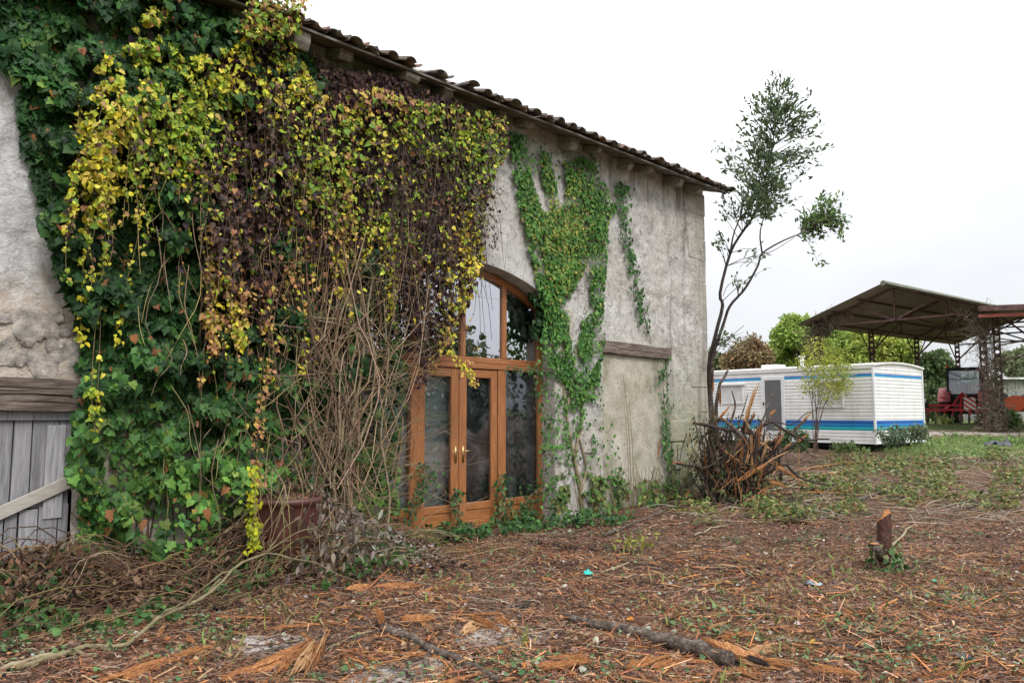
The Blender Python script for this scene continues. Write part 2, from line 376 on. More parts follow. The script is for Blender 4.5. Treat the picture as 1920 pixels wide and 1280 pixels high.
# lime render of the barn, local x along the wall, z up
def wall_mat(name='lime_wall', quoin=False):
    m, nt, b = _nodes(name); v = coords(nt); sx = N(nt, 'ShaderNodeSeparateXYZ'); nt.links.new(v, sx.inputs[0])
    nb = noise(nt, v, .7, 5, .65, .3); nm = noise(nt, v, 4, 7, .72, .2); nf = noise(nt, v, 34, 5, .75); nd = noise(nt, v, 12, 6, .8, .5)
    c = ramp(nt, nm, [(.30, (.33, .315, .30)), (.44, (.54, .52, .495)), (.58, (.68, .66, .635)), (.74, (.80, .785, .765))])
    c = mix(nt, math_(nt, 'MULTIPLY', maprange(nt, nb, .45, .62), .45), c, mix(nt, .5, c, (.60, .50, .45)))            # warm pink-beige patches
    c = mix(nt, math_(nt, 'MULTIPLY', maprange(nt, nd, .52, .64), .70), c, (.21, .20, .19))                          # lichen and soot specks
    c = mix(nt, math_(nt, 'MULTIPLY', maprange(nt, nf, .60, .68), .6), c, (.24, .22, .205))
    c = mix(nt, math_(nt, 'MULTIPLY', maprange(nt, nf, .36, .30), .6), c, (.74, .71, .67))
    damp = noise(nt, v, 1.5, 7, .75, .8); c = mix(nt, math_(nt, 'MULTIPLY', maprange(nt, damp, .54, .66), .55), c, mix(nt, .6, c, (.20, .19, .18)))
    # rough grey render towards the plank door
    left = maprange(nt, sx.outputs[0], -2.8, -4.2)
    g = ramp(nt, noise(nt, v, 11, 8, .85), [(.30, (.24, .23, .23)), (.42, (.58, .57, .57)), (.56, (.76, .75, .755)), (.72, (.84, .835, .84))])
    lowrub = math_(nt, 'MULTIPLY', left, maprange(nt, math_(nt, 'ADD', sx.outputs[2], math_(nt, 'MULTIPLY', math_(nt, 'SUBTRACT', nm, .5), 1.2)), 2.95, 2.55))
    c = mix(nt, left, c, g)
    c = mix(nt, math_(nt, 'MULTIPLY', lowrub, .75), c, ramp(nt, nm, [(.3, (.34, .25, .18)), (.5, (.56, .46, .36)), (.7, (.66, .58, .48))]))
    # green algae low on the right and up the corner, grey run-off under the roof
    hz = math_(nt, 'ADD', sx.outputs[2], math_(nt, 'MULTIPLY', math_(nt, 'SUBTRACT', nb, .5), 2.6))
    al = math_(nt, 'MULTIPLY', maprange(nt, hz, 3.4, .6), maprange(nt, sx.outputs[0], 2.6, 5.2))
    c = mix(nt, math_(nt, 'MULTIPLY', math_(nt, 'MULTIPLY', al, maprange(nt, nm, .30, .54)), .85), c, (.31, .33, .15))
    run = N(nt, 'ShaderNodeTexNoise'); run.inputs['Scale'].default_value = 1; run.inputs['Detail'].default_value = 5; run.inputs['Roughness'].default_value = .65
    nt.links.new(coords(nt, (3.4, 3.4, .28)), run.inputs['Vector'])
    rf = math_(nt, 'MULTIPLY', maprange(nt, run.outputs[0], .52, .66), maprange(nt, sx.outputs[0], 4.6, 6.2))
    c = mix(nt, math_(nt, 'MULTIPLY', rf, .75), c, (.20, .185, .17))
    rf2 = math_(nt, 'MULTIPLY', maprange(nt, run.outputs[0], .50, .62), maprange(nt, sx.outputs[2], 4.9, 5.9))
    c = mix(nt, math_(nt, 'MULTIPLY', rf2, .7), c, (.22, .19, .175))
    # hairline cracks
    cn = noise(nt, v, 1.1, 6, .55, .6); cr = maprange(nt, math_(nt, 'ABSOLUTE', math_(nt, 'SUBTRACT', cn, .5)), .006, .0)
    ck = math_(nt, 'MULTIPLY', cr, maprange(nt, noise(nt, v, .8, 2), .5, .62)); c = mix(nt, math_(nt, 'MULTIPLY', ck, .6), c, (.16, .14, .12))
    if quoin:
        c = mix(nt, .35, c, (.50, .46, .37))
    nt.links.new(c, b.inputs['Base Color']); b.inputs['Roughness'].default_value = .95; b.inputs['Specular IOR Level'].default_value = .1
    h = math_(nt, 'ADD', math_(nt, 'MULTIPLY', nm, 1.2), math_(nt, 'ADD', math_(nt, 'MULTIPLY', nd, .7), math_(nt, 'MULTIPLY', nf, .35)))
    h = math_(nt, 'SUBTRACT', h, math_(nt, 'MULTIPLY', ck, .5))
    bump(nt, b, h, 1.0, .05); return m
M['wall'] = wall_mat(); M['quoin'] = wall_mat('quoin_stone', True)
M['archstone'] = simple('arch_stone', [(.3, (.30, .29, .28)), (.5, (.46, .445, .43)), (.7, (.60, .585, .565))], 5, .95, (1, 1, 1), .5, .015, ((.20, .19, .19), 22, .60), .1)
M['niche'] = simple('niche_render', [(.28, (.25, .24, .16)), (.42, (.40, .375, .29)), (.55, (.52, .485, .41)), (.72, (.62, .585, .52))], 2.2, .95, (1, 1, .8), .9, .03, ((.27, .25, .18), 26, .57), .1, fine=40)
M['rubble'] = simple('rubble_stone', [(.32, (.15, .135, .13)), (.5, (.33, .30, .28)), (.68, (.58, .53, .46))], 7, .95, (1, 1, 1), .8, .02, ((.66, .63, .58), 12, .64), .1)
M['oldwood'] = simple('weathered_oak', [(.3, (.06, .045, .038)), (.48, (.15, .115, .095)), (.65, (.29, .245, .21))], 3.2, .9, (1, 9, 14), .9, .02, fine=9)
M['plank'] = simple('grey_planks', [(.3, (.19, .185, .20)), (.5, (.33, .325, .345)), (.7, (.46, .45, .465))], 3.2, .9, (12, 12, .8), .5, .008, ((.12, .105, .10), 3.5, .66), fine=14)
def plank_tone(m):
    nt = m.node_tree; b = nt.nodes['Principled BSDF']; src = b.inputs['Base Color'].links[0].from_socket; oi = N(nt, 'ShaderNodeObjectInfo'); f = maprange(nt, oi.outputs['Random'], 0, 1, .72, 1.2, False); nt.links.new(mix(nt, 1.0, src, f, 'MULTIPLY'), b.inputs['Base Color'])
plank_tone(M['plank'])
M['brace'] = simple('brace_plank', [(.3, (.34, .31, .27)), (.7, (.50, .47, .42))], 5, .9, (1.2, 9, 9), .4, .008, fine=16)
M['eavewood'] = simple('eave_wood', [(.3, (.07, .06, .055)), (.5, (.17, .15, .135)), (.7, (.30, .275, .25))], 3, .9, (1.2, 8, 8), .7, .015, fine=12)
M['rafter'] = simple('rafter_wood', [(.3, (.14, .125, .11)), (.5, (.27, .24, .21)), (.7, (.40, .37, .33))], 4, .9, (6, 1.2, 6), .7, .015, fine=14)
def tile_mat():
    m, nt, b = _nodes('clay_tile'); v = coords(nt); oi = N(nt, 'ShaderNodeObjectInfo')
    c = ramp(nt, noise(nt, v, 10, 6, .7), [(.3, (.055, .047, .042)), (.5, (.13, .108, .094)), (.7, (.24, .185, .155))])
    c = mix(nt, maprange(nt, oi.outputs['Random'], .6, 1, 0, .6), c, (.26, .135, .09))
    n = noise(nt, v, 26, 4, .75); c = mix(nt, maprange(nt, n, .56, .66, 0, .8), c, (.26, .26, .23))
    n2 = noise(nt, v, 5, 4, .7); c = mix(nt, maprange(nt, n2, .55, .68, 0, .6), c, (.10, .105, .05))
    nt.links.new(c, b.inputs['Base Color']); b.inputs['Roughness'].default_value = .9; bump(nt, b, n, .5, .01); return m
M['tile'] = tile_mat()
# glazed door
M['varnish'] = simple('varnished_wood', [(.3, (.20, .075, .026)), (.5, (.32, .125, .044)), (.7, (.42, .185, .07))], 3, .38, (14, 14, 1.1), .03, .002, ((.20, .07, .025), 4, .68), .5, fine=18)
M['varnish_h'] = simple('varnished_wood_rail', [(.3, (.20, .075, .026)), (.5, (.32, .125, .044)), (.7, (.42, .185, .07))], 3, .38, (1.1, 14, 14), .03, .002, ((.20, .07, .025), 4, .68), .5, fine=18)
M['brass'] = simple('brass', [(.3, (.42, .30, .13)), (.7, (.62, .48, .25))], 12, .42, (1, 1, 1), .1, .003, None, .5, 1.0)
def glass_mat(name, refl, tint, rough=.01, wave=.0):
    m, nt, b = _nodes(name); nt.nodes.remove(b); out = nt.nodes['Material Output']
    tr = N(nt, 'ShaderNodeBsdfTransparent'); tr.inputs[0].default_value = (*tint, 1); gl = N(nt, 'ShaderNodeBsdfGlossy'); gl.inputs['Roughness'].default_value = rough
    gl.inputs[0].default_value = (.93, .94, 1, 1)
    v = coords(nt); bp = N(nt, 'ShaderNodeBump'); bp.inputs['Strength'].default_value = wave; bp.inputs['Distance'].default_value = .02
    nt.links.new(noise(nt, v, 3, 2), bp.inputs['Height']); nt.links.new(bp.outputs[0], gl.inputs['Normal'])
    fr = N(nt, 'ShaderNodeFresnel'); fr.inputs[0].default_value = 1.5; dirt = noise(nt, v, 5, 6, .7)
    f = math_(nt, 'ADD', math_(nt, 'MULTIPLY', fr.outputs[0], 1.4), refl); f = math_(nt, 'MINIMUM', f, .95)
    s = N(nt, 'ShaderNodeMixShader'); nt.links.new(f, s.inputs[0]); nt.links.new(tr.outputs[0], s.inputs[1]); nt.links.new(gl.outputs[0], s.inputs[2])
    df = N(nt, 'ShaderNodeBsdfDiffuse'); df.inputs[0].default_value = (.35, .36, .36, 1); s2 = N(nt, 'ShaderNodeMixShader')
    nt.links.new(maprange(nt, dirt, .45, .75, .0, .12), s2.inputs[0]); nt.links.new(s.outputs[0], s2.inputs[1]); nt.links.new(df.outputs[0], s2.inputs[2])
    nt.links.new(s2.outputs[0], out.inputs[0]); return m
M['pane_up'] = glass_mat('coated_glass', .55, (.30, .36, .38), .01, .05)
M['pane'] = glass_mat('door_glass', .0, (.90, .93, .92), .01, .05)
M['glassdark'] = glass_mat('cab_glass', .09, (.45, .53, .51), .05)
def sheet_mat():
    m, nt, b = _nodes('glint_streaked_sheet'); v = coords(nt); c = ramp(nt, noise(nt, v, 2.5, 6, .7), [(.3, (.34, .37, .37)), (.55, (.50, .54, .53)), (.75, (.64, .68, .67))])
    w = noise(nt, coords(nt, (1.2, 1, 5.5)), 2.6, 7, .72, 1.4); d = math_(nt, 'ABSOLUTE', math_(nt, 'SUBTRACT', w, .5)); crease_glint = math_(nt, 'MULTIPLY', maprange(nt, d, .022, .0), maprange(nt, noise(nt, v, 2.2, 3), .40, .54))  # pale wisps: light caught on the sheet's creases, painted into its colour
    c = mix(nt, math_(nt, 'MULTIPLY', crease_glint, .95), c, (.80, .84, .82)); nt.links.new(c, b.inputs['Base Color']); b.inputs['Roughness'].default_value = .45
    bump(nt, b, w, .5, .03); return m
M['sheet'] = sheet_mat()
M['pot'] = simple('brown_glazed_pot', [(.3, (.05, .018, .014)), (.6, (.095, .032, .024)), (.8, (.16, .07, .05))], 6, .5, (1, 1, .6), .25, .006, ((.25, .16, .12), 16, .68), .5, fine=22)
M['potin'] = simple('pot_lining', [(.3, (.20, .15, .09)), (.7, (.38, .31, .20))], 6, .9, (1, 1, 1), .3, .006)
# caravan
def white_mat():
    m, nt, b = _nodes('white_cladding'); v = coords(nt); c = ramp(nt, noise(nt, v, 2.2, 6, .7), [(.3, (.66, .66, .645)), (.55, (.78, .78, .775)), (.8, (.83, .83, .83))])
    st = noise(nt, coords(nt, (1.6, 1.6, .5)), 1.6, 7, .8); c = mix(nt, maprange(nt, st, .48, .70, 0, .42), c, (.42, .41, .32))
    nt.links.new(c, b.inputs['Base Color']); b.inputs['Roughness'].default_value = .5; return m
M['white'] = white_mat()
def flat(name, c, rough=.5, metal=0.0, v=.12, sc=4): 
    return simple(name, [(.3, tuple(x * (1 - v) for x in c)), (.7, tuple(min(1, x * (1 + v)) for x in c))], sc, rough, (1, 1, 1), .1, .003, None, .4, metal)
M['blue'] = flat('blue_stripe', (.010, .115, .42)); M['sky_blue'] = flat('light_blue_stripe', (.03, .38, .62)); M['teal'] = flat('teal_stripe', (.004, .36, .40)); M['azure'] = flat('azure_stripe', (.008, .20, .48))
M['alu'] = flat('white_trim', (.70, .71, .72), .45); M['rooft'] = flat('roof_trim', (.74, .73, .70), .6)
M['screen'] = flat('dark_mesh_screen', (.115, .115, .12), .7); M['blind'] = flat('window_blind', (.60, .60, .60), .6); M['underdark'] = flat('underframe', (.03, .028, .026), .9)
# shed and machines
M['rust'] = simple('red_oxide_steel', [(.3, (.055, .030, .030)), (.5, (.11, .058, .055)), (.7, (.19, .10, .09))], 6, .8, (1, 1, 1), .3, .006, None, .3)
M['redbeam'] = flat('red_beam', (.38, .10, .085), .7); M['fibro'] = simple('fibre_cement_sheet', [(.3, (.21, .155, .155)), (.6, (.29, .215, .215)), (.8, (.37, .29, .285))], 1.6, .95, (1, 1, 1), .3, .01, None, .1)
M['moss'] = simple('mossy_sheet', [(.3, (.10, .10, .08)), (.6, (.17, .18, .135)), (.8, (.25, .26, .20))], 4, .95, (1, 1, 1), .3, .01)
M['tred'] = flat('machine_red', (.42, .012, .022), .45); M['tredfade'] = flat('faded_red', (.52, .16, .16), .5); M['black'] = flat('black_steel', (.018, .018, .02), .55); M['tyre'] = flat('tyre', (.03, .029, .028), .9)
M['orange'] = flat('orange_paint', (.55, .095, .03), .6); M['disc'] = flat('worn_steel', (.16, .13, .12), .6); M['wwhite'] = flat('board_white', (.75, .73, .71), .6); M['wred'] = flat('board_red', (.62, .045, .035), .6)
M['greymetal'] = simple('grey_cladding', [(.3, (.17, .17, .16)), (.6, (.30, .30, .28)), (.8, (.42, .42, .40))], 2, .8, (6, 6, .5), .2, .01)
M['tarp'] = simple('black_tarp', [(.3, (.02, .022, .027)), (.7, (.06, .064, .075))], 6, .38, (1, 1, 1), .3, .01, None, .5)
M['turq'] = flat('turquoise_plastic', (.03, .48, .42), .5); M['bluescrap'] = simple('scrap_foil', [(.4, (.03, .04, .06)), (.6, (.35, .40, .48))], 14, .4)
M['dark'] = flat('dark_interior', (.045, .042, .04), .95)
# ------------------------------------------------------------------ ground
def proj(X, Y, Z):
    Z = Z - EYE; f = Y * CT + Z * ST; u = -Y * ST + Z * CT; f = np.where(np.abs(f) < 1e-3, 1e-3, f)
    return 960 + FPX * X / f, 640 - FPX * u / f
def axis(lo, hi, step, far, n=26):
    a = np.arange(lo, hi, step); g = np.geomspace(.12, far, n); return np.concatenate([(lo - g)[::-1], a, hi + g])
gx, gy = axis(-7, 13, .085, 900), axis(2.6, 16.5, .085, 900)
GX, GY = np.meshgrid(gx, gy, indexing='ij'); GZ = gz(GX, GY)
GZ = GZ + (1 - smooth((np.hypot(GX, GY - 9) - 9) / 4)) * RNG.normal(0, .006, GX.shape)
PX, PY = proj(GX, np.maximum(GY, .5), GZ)
def gauss(p, r, ry=None): return np.exp(-((GX - p[0]) / r) ** 2 - ((GY - p[1]) / (ry or r)) ** 2)
sandm = np.zeros_like(GX)
for (a, b, r) in ((505, 1208, .34), (745, 1262, .34), (720, 1275, .3), (935, 1192, .42), (560, 1070, .2), (820, 1240, .22), (1810, 1120, .25)): sandm = np.maximum(sandm, gauss(gp(a, b), r, r * .8))
greenm = smooth((GY - 19) / 3) * smooth((PX - 1590) / 90) * (GY > 4) + smooth((GY - 27) / 3) + .55 * smooth((2 - GY) / 2)
greenm = np.clip(greenm, 0, 1); pt = gp(1800, 812); greenm *= 1 - .75 * np.exp(-((PY - 813) / 5.) ** 2) * (GY > 15)
soilm = np.clip(gauss(gp(1545, 852), 3.2, 1.5) + gauss(gp(1700, 865), 2.5, .8) * .6, 0, 1); sandm = np.maximum(sandm, .62 * np.exp(-((PY - 813) / 4.) ** 2) * (GY > 15) * (PX > 1640))
soilm = np.clip(soilm + .9 * smooth((fbm(GX * .55 + 3, GY * .55, 15, 3) - .55) / .1) * (GY < 16), 0, 1)
nx, ny = GX.shape; idx = np.arange(nx * ny).reshape(nx, ny)
F = np.stack([idx[:-1, :-1], idx[1:, :-1], idx[1:, 1:], idx[:-1, 1:]], -1).reshape(-1, 4)
link('ground', rawmesh('ground', np.stack([GX, GY, GZ], -1).reshape(-1, 3), F, M['ground'], True, np.stack([sandm, greenm, soilm], -1).reshape(-1, 3)), kind='structure')

# ------------------------------------------------------------------ the stone barn (local x = along the wall, y = into it, z up)
barn = empty('stone_barn', (WP[0], WP[1], 0), WANG, label='old rendered stone barn with canal tile roof and arched glazed doorway', cat='barn')
AC, AH, AR, AZ = .24, 1.79, 3.56, 3.74        # arch: centre, half width, radius, crown
ACZ = AZ - AR
def arch_top(x): return ACZ + np.sqrt(np.maximum(AR * AR - (x - AC) ** 2, 0))
xs = np.arange(-7.3, 6.80, .045); zs = np.arange(-.5, 6.32, .045)
XX, ZZ = np.meshgrid(xs, zs, indexing='ij')
left = smooth((-2.6 - XX) / 1.2)
rel = (fbm(XX * 1.1, ZZ * 1.1, 21, 3) - .5) * .07 + (fbm(XX * 6, ZZ * 6, 31, 3) - .5) * (.028 + .04 * left)
crack = fbm(XX * 1.7 + 5, ZZ * 1.7, 41, 4); rel += np.where(crack > .55, -.022, 0)          # places where the skin of render has come off
nearst = np.maximum(smooth((XX - 6.0) / .3), smooth((.75 - np.abs(np.abs(XX - AC) - AH - .2)) / .3) * (ZZ < 3.6)); nearst = np.maximum(nearst, smooth((4.75 - np.hypot(XX - AC, ZZ - ACZ)) / .3) * (ZZ > 3))
YY = -(rel * (1 - nearst) + nearst * (.016 + rel * .25))
nich = (XX > 3.30) & (XX < 5.36) & (ZZ < 2.62); YY = np.where(nich, .16, YY)
ZZ2 = ZZ + np.where(ZZ > 6.0, .015 * XX, 0)
idx = np.arange(XX.size).reshape(XX.shape); cx, cz = (XX[:-1, :-1] + XX[1:, 1:]) / 2, (ZZ[:-1, :-1] + ZZ[1:, 1:]) / 2
hole = ((np.abs(cx - AC) < AH + .1) & (cz < arch_top(cx) + .1)) | ((cx < -4.87) & (cz < 1.74) & (cx > -6.95))
F = np.stack([idx[:-1, :-1], idx[1:, :-1], idx[1:, 1:], idx[:-1, 1:]], -1)[~hole]
link('wall', rawmesh('wall', np.stack([XX, YY, ZZ2], -1).reshape(-1, 3), F, M['wall'], True), barn, label='front wall of patchy stained lime render')
m = MB(); m.box(6.45, 6.80, .02, 9.0, -.5, 6.05); m.prism([(0, 0)] * 0 or [(6.45, 6.05), (6.80, 6.05), (6.80, 6.06), (6.45, 6.06)], .02, 9); 
m.add([(6.45, .02, 6.05), (6.8, .02, 6.05), (6.8, 4.5, 7.3), (6.45, 4.5, 7.3), (6.45, 9, 6.05), (6.8, 9, 6.05)], [(1, 2, 5), (0, 4, 3), (0, 1, 2, 3), (3, 2, 5, 4)]); m.build('side_wall', M['wall'], barn)
m = MB(); m.box(-7.3, -6.97, .02, 9, -.5, 6.05); m.add([(-7.3, .02, 6.05), (-6.97, .02, 6.05), (-6.97, 4.5, 7.3), (-7.3, 4.5, 7.3), (-7.3, 9, 6.05), (-6.97, 9, 6.05)], [(1, 2, 5), (0, 4, 3), (0, 1, 2, 3), (3, 2, 5, 4)]); m.build('side_wall', M['wall'], barn)
MB().box(-7.3, 6.8, 9, 9.35, -.5, 6.3).build('rear_wall', M['wall'], barn)
MB().box(-6.9, 6.4, .5, 9, -.12, -.02).build('floor', M['dark'], barn)
# blocked doorway with its timber lintel
xs2 = np.arange(3.29, 5.375, .05); zs2 = np.arange(-.5, 2.68, .05); A, B = np.meshgrid(xs2, zs2, indexing='ij')
Yn = .045 - (fbm(A * 3, B * 3, 51, 4) - .5) * .03; Yn += np.where(B > 2.55, .03 * (fbm(A * 9, B * 9, 55, 2) > .45), 0)
idx = np.arange(A.size).reshape(A.shape); F = np.stack([idx[:-1, :-1], idx[1:, :-1], idx[1:, 1:], idx[:-1, 1:]], -1).reshape(-1, 4)
link('blocked_doorway', rawmesh('blocked_doorway', np.stack([A, Yn, B], -1).reshape(-1, 3), F, M['niche'], True), barn, label='walled-up doorway of plain beige render')
def timber(x0, x1, z0, z1, y0, y1, seed, n=26, sag=0.0):
    """old squared beam with uneven faces and long shakes"""
    V = []; rows = [(y0, z0), (y0, z0 * .65 + z1 * .35), (y0 + .012, z0 * .6 + z1 * .4), (y0, z0 * .55 + z1 * .45), (y0, z1), (y1, z1), (y1, z0)]; k = len(rows); t = np.linspace(0, 1, n)
    for i in range(n):
        for j, (y, z) in enumerate(rows):
            a = vnoise(t[i] * 7, j * 1.7, seed) - .5; b_ = vnoise(t[i] * 7, j * 1.7 + 9, seed) - .5
            V.append((x0 + (x1 - x0) * t[i], y + a * .02, z + b_ * .03 - sag * t[i]))
    F = [(i * k + j, i * k + (j + 1) % k, (i + 1) * k + (j + 1) % k, (i + 1) * k + j) for i in range(n - 1) for j in range(k)] + [tuple(range(k - 1, -1, -1)), tuple((n - 1) * k + j for j in range(k))]
    m = MB(); m.add(V, F); return m
timber(3.18, 5.44, 2.60, 2.80, -.03, .2, 61, sag=.02).build('lintel_beam', M['oldwood'], barn, label='weathered timber lintel above the walled-up doorway')
timber(-7.05, -4.80, 1.75, 1.905, -.035, .25, 62, sag=.03).build('lintel_beam', M['oldwood'], barn)
timber(-7.05, -4.78, 1.605, 1.745, -.02, .25, 63, sag=.01).build('lintel_beam', M['oldwood'], barn)
# stones and quoins
def block(x0, x1, z0, z1, y0, y1, mat, name, jit=.006, bev=.012):
    o = MB().box(x0, x1, y0, y1, z0, z1, jit).build(name, mat, barn); return bevel(o, bev, 1)
z = -.45; i = 0
while z < 6.02:
    h = random.uniform(.34, .52); h = min(h, 6.09 - z); L = (.66, .40)[i % 2] + random.uniform(-.05, .05)
    block(6.83 - L, 6.835, z, z + h - .007, -.022 + random.uniform(-.006, .006), .5, M['quoin'], 'quoin'); z += h; i += 1
for side in (1, -1):
    z = -.45; i = 0
    while z < 3.2:
        h = random.uniform(.36, .55); h = min(h, 3.255 - z); L = (.30, .52)[i % 2] + random.uniform(-.04, .04)
        if h > .05:
            e = AC + side * AH
            block(min(e, e + side * L), max(e, e + side * L), z, z + h - .007, -.02 + random.uniform(-.005, .005), .34, M['quoin'], 'jamb_stone')
        z += h; i += 1
for (x0, x1, z0, z1) in ((5.40, 5.92, 1.02, 1.42), (5.45, 5.80, .5, 1.0), (2.75, 3.26, .9, 1.32), (2.95, 3.27, .45, .88)):
    block(x0, x1, z0, z1, -.018, .2, M['quoin'], 'dressed_stone')
half = math.asin(AH / AR); nv = 9; edges = np.linspace(-half, half, nv + 1)
for k in range(nv):
    a0, a1 = edges[k] + .0012, edges[k + 1] - .0012; R1 = AR + .50 + random.uniform(-.03, .05)
    tt = np.linspace(a0, a1, 5); poly = [(AC + AR * math.sin(t), ACZ + AR * math.cos(t)) for t in tt] + [(AC + R1 * math.sin(t), ACZ + R1 * math.cos(t)) for t in tt[::-1]]
    yj = random.uniform(-.004, .004); MB().prism(poly, -.03 + yj, .34).build('arch_stone', M['archstone'], barn)
def blob(c, r, seed, mat, name, parent, sub=2, amp=.35):
    bm = bmesh.new(); bmesh.ops.create_icosphere(bm, subdivisions=sub, radius=1)
    for v in bm.verts:
        n = vnoise(v.co.x * 1.3 + 7 * seed, v.co.y * 1.3 + v.co.z * 1.9 + 3 * seed, seed % 50) - .5; f = 1 + amp * 2 * n
        q = [math.copysign(abs(x) ** .7, x) for x in v.co]; v.co = Vector((q[0] * r[0] * f + c[0], q[1] * r[1] * f + c[1], q[2] * r[2] * f + c[2]))
    me = bpy.data.meshes.new(name); bm.to_mesh(me); bm.free(); me.materials.append(mat); me.polygons.foreach_set('use_smooth', np.ones(len(me.polygons), bool))
    return link(name, me, parent)
for i, (px, py, hw, hh) in enumerate(((63, 607, 34, 24), (87, 682, 36, 20), (136, 668, 17, 22), (105, 651, 12, 12), (56, 638, 12, 9), (10, 597, 13, 10), (6, 668, 20, 20), (110, 596, 10, 9), (8, 644, 12, 9), (40, 672, 12, 16), (122, 620, 13, 9))):
    s_, z_ = wpx(px, py, .02); blob((float(s_), .002, float(z_)), (hw / 195., .017, hh / 185.), i + 3, M['rubble'], 'stone', barn, 3, .5).data.polygons.foreach_set('use_smooth', np.zeros(1280, bool))
# plank door
pd = MB(); pd.box(-6.95, -4.86, .16, .19, -.3, 1.64); pdo = pd.build('plank_door', M['underdark'], barn, label='grey weathered plank door with a diagonal brace')
def plank(x0, x1, z0, z1, y0, y1, mat, name, parent, jit=.004): return bevel(MB().box(x0, x1, y0, y1, z0, z1, jit).build(name, mat, parent), .004)
x = -6.93
while x < -4.9:
    w = random.choice((.12, .15, .19, .22)); w = min(w, -4.87 - x); plank(x + .004, x + w - .004, .70, 1.60, .085 + random.uniform(-.008, .012), .158, M['plank'], 'plank', pdo); x += w
x = -6.93
while x < -4.9:
    w = random.choice((.11, .13, .16)); w = min(w, -4.87 - x); plank(x + .005, x + w - .005, -.28, .72 + random.uniform(-.03, .02), .066 + random.uniform(-.01, .01), .082, M['plank'], 'plank', pdo); x += w
plank(-5.09, -4.93, .60, 1.45, .055, .07, M['plank'], 'plank', pdo)
plank(-6.93, -4.87, 1.50, 1.60, .055, .074, M['plank'], 'ledger_board', pdo)
(s0, z0), (s1, z1) = wpx(-40, 980, -.03), wpx(153, 893, -.03)
bevel(MB().bar((float(s0), .04, float(z0)), (float(s1), .04, float(z1)), .028, .115, (0, 0, 1)).build('brace', M['brace'], pdo, label='pale diagonal brace plank'), .005)
# glazed door in the arch
Y0 = .25
m = MB()
def arc_rail(m, r0, r1, x0, x1, y0, y1, n=24):
    t0, t1 = math.asin((x0 - AC) / r1), math.asin((x1 - AC) / r1); tt = np.linspace(t0, t1, n)
    for a, b_ in zip(tt[:-1], tt[1:]):
        m.prism([(AC + r * math.sin(t), ACZ + r * math.cos(t)) for r, t in ((r0, a), (r0, b_), (r1, b_), (r1, a))], y0, y1)
gd = empty('glazed_door', (0, 0, 0)); gd.parent = barn; gd['label'] = 'orange-brown varnished French doors with sidelights and arched fanlight'
for x0, x1, z1, y1 in ((-1.545, -1.45, 3.27, .09), (1.93, 2.025, 3.27, .09), (-.66, -.54, 2.21, .088), (1.02, 1.19, 2.21, .088)):
    bevel(MB().box(x0, x1, Y0, Y0 + y1, -.12, z1).build('post', M['varnish'], gd), .006)
for y0, y1, z0, z1 in ((-.012, .086, 2.212, 2.29), (.004, .084, 2.293, 2.385)): bevel(MB().box(-1.45, 1.93, Y0 + y0, Y0 + y1, z0, z1).build('transom', M['varnish_h'], gd), .008)
ar = MB(); arc_rail(ar, AR - .115, AR - .02, -1.46, 1.94, Y0 + .002, Y0 + .09); ar.build('arched_rail', M['varnish_h'], gd)
for c in (-.57, .31, 1.17): bevel(MB().box(c - .045, c + .045, Y0 + .006, Y0 + .08, 2.386, float(arch_top(c)) - .09).build('mullion', M['varnish'], gd), .008)
def leaf_frame(x0, x1, g0, g1, name='door_leaf'):
    y0, y1 = Y0 + .012, Y0 + .07
    for a, b_ in ((x0, g0), (g1, x1)): bevel(MB().box(a, b_, y0, y1, -.03, 2.205).build('door_stile', M['varnish'], gd), .008)
    for z0, z1 in ((2.08, 2.205), (.17, .275), (-.03, .03)): bevel(MB().box(g0, g1, y0 + .002, y1, z0, z1).build('door_rail', M['varnish_h'], gd), .008)
    bevel(MB().box(g0, g1, y0 + .016, y1 - .01, .03, .17).build('kick_panel', M['varnish_h'], gd), .004)
bevel(MB().box(-1.54, 2.02, Y0 - .03, Y0 + .1, -.35, -.032).build('threshold', M['varnish_h'], gd), .006)
leaf_frame(-.535, .226, -.40, .085); leaf_frame(.236, 1.012, .385, .885)
for g0, g1 in ((-1.45, -.66), (1.19, 1.93)):
    for z0, z1 in ((.17, .275), (-.12, .03)): bevel(MB().box(g0, g1, Y0 + .014, Y0 + .07, z0, z1).build('side_rail', M['varnish_h'], gd), .006)
    MB().box(g0, g1, Y0 + .03, Y0 + .06, .03, .17).build('kick_panel', M['varnish_h'], gd)
def sheet(x0, x1, z0, z1, seed):
    """loose plastic sheet hung behind the pane, sharply creased"""
    n, k = 34, 110; X, Z = np.meshgrid(np.linspace(x0, x1, n), np.linspace(z0, z1, k), indexing='ij')
    r = 1 - np.abs(2 * fbm(X * 2.2 + seed, Z * 6.5 + .9 * X, seed, 3) - 1); r2 = 1 - np.abs(2 * fbm(X * 4 + seed, Z * 11 - 1.6 * X, seed + 5, 2) - 1)
    Yv = Y0 + .15 - .05 * r ** 5 - .03 * r2 ** 6 + .02 * fbm(X, Z, seed + 9, 2); idx = np.arange(X.size).reshape(X.shape)
    F = np.stack([idx[:-1, :-1], idx[1:, :-1], idx[1:, 1:], idx[:-1, 1:]], -1).reshape(-1, 4)
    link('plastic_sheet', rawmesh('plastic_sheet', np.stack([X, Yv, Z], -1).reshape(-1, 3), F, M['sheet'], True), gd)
for i, (x0, x1) in enumerate(((-1.45, -.66), (-.40, .085), (.385, .885), (1.19, 1.93))):
    MB().box(x0, x1, Y0 + .042, Y0 + .048, .27 if i in (1, 2) else .27, 2.085 if i in (1, 2) else 2.214).build('pane', M['pane'], gd)
    sheet(x0 - .05, x1 + .05, .1, 2.2, 70 + i * 3)
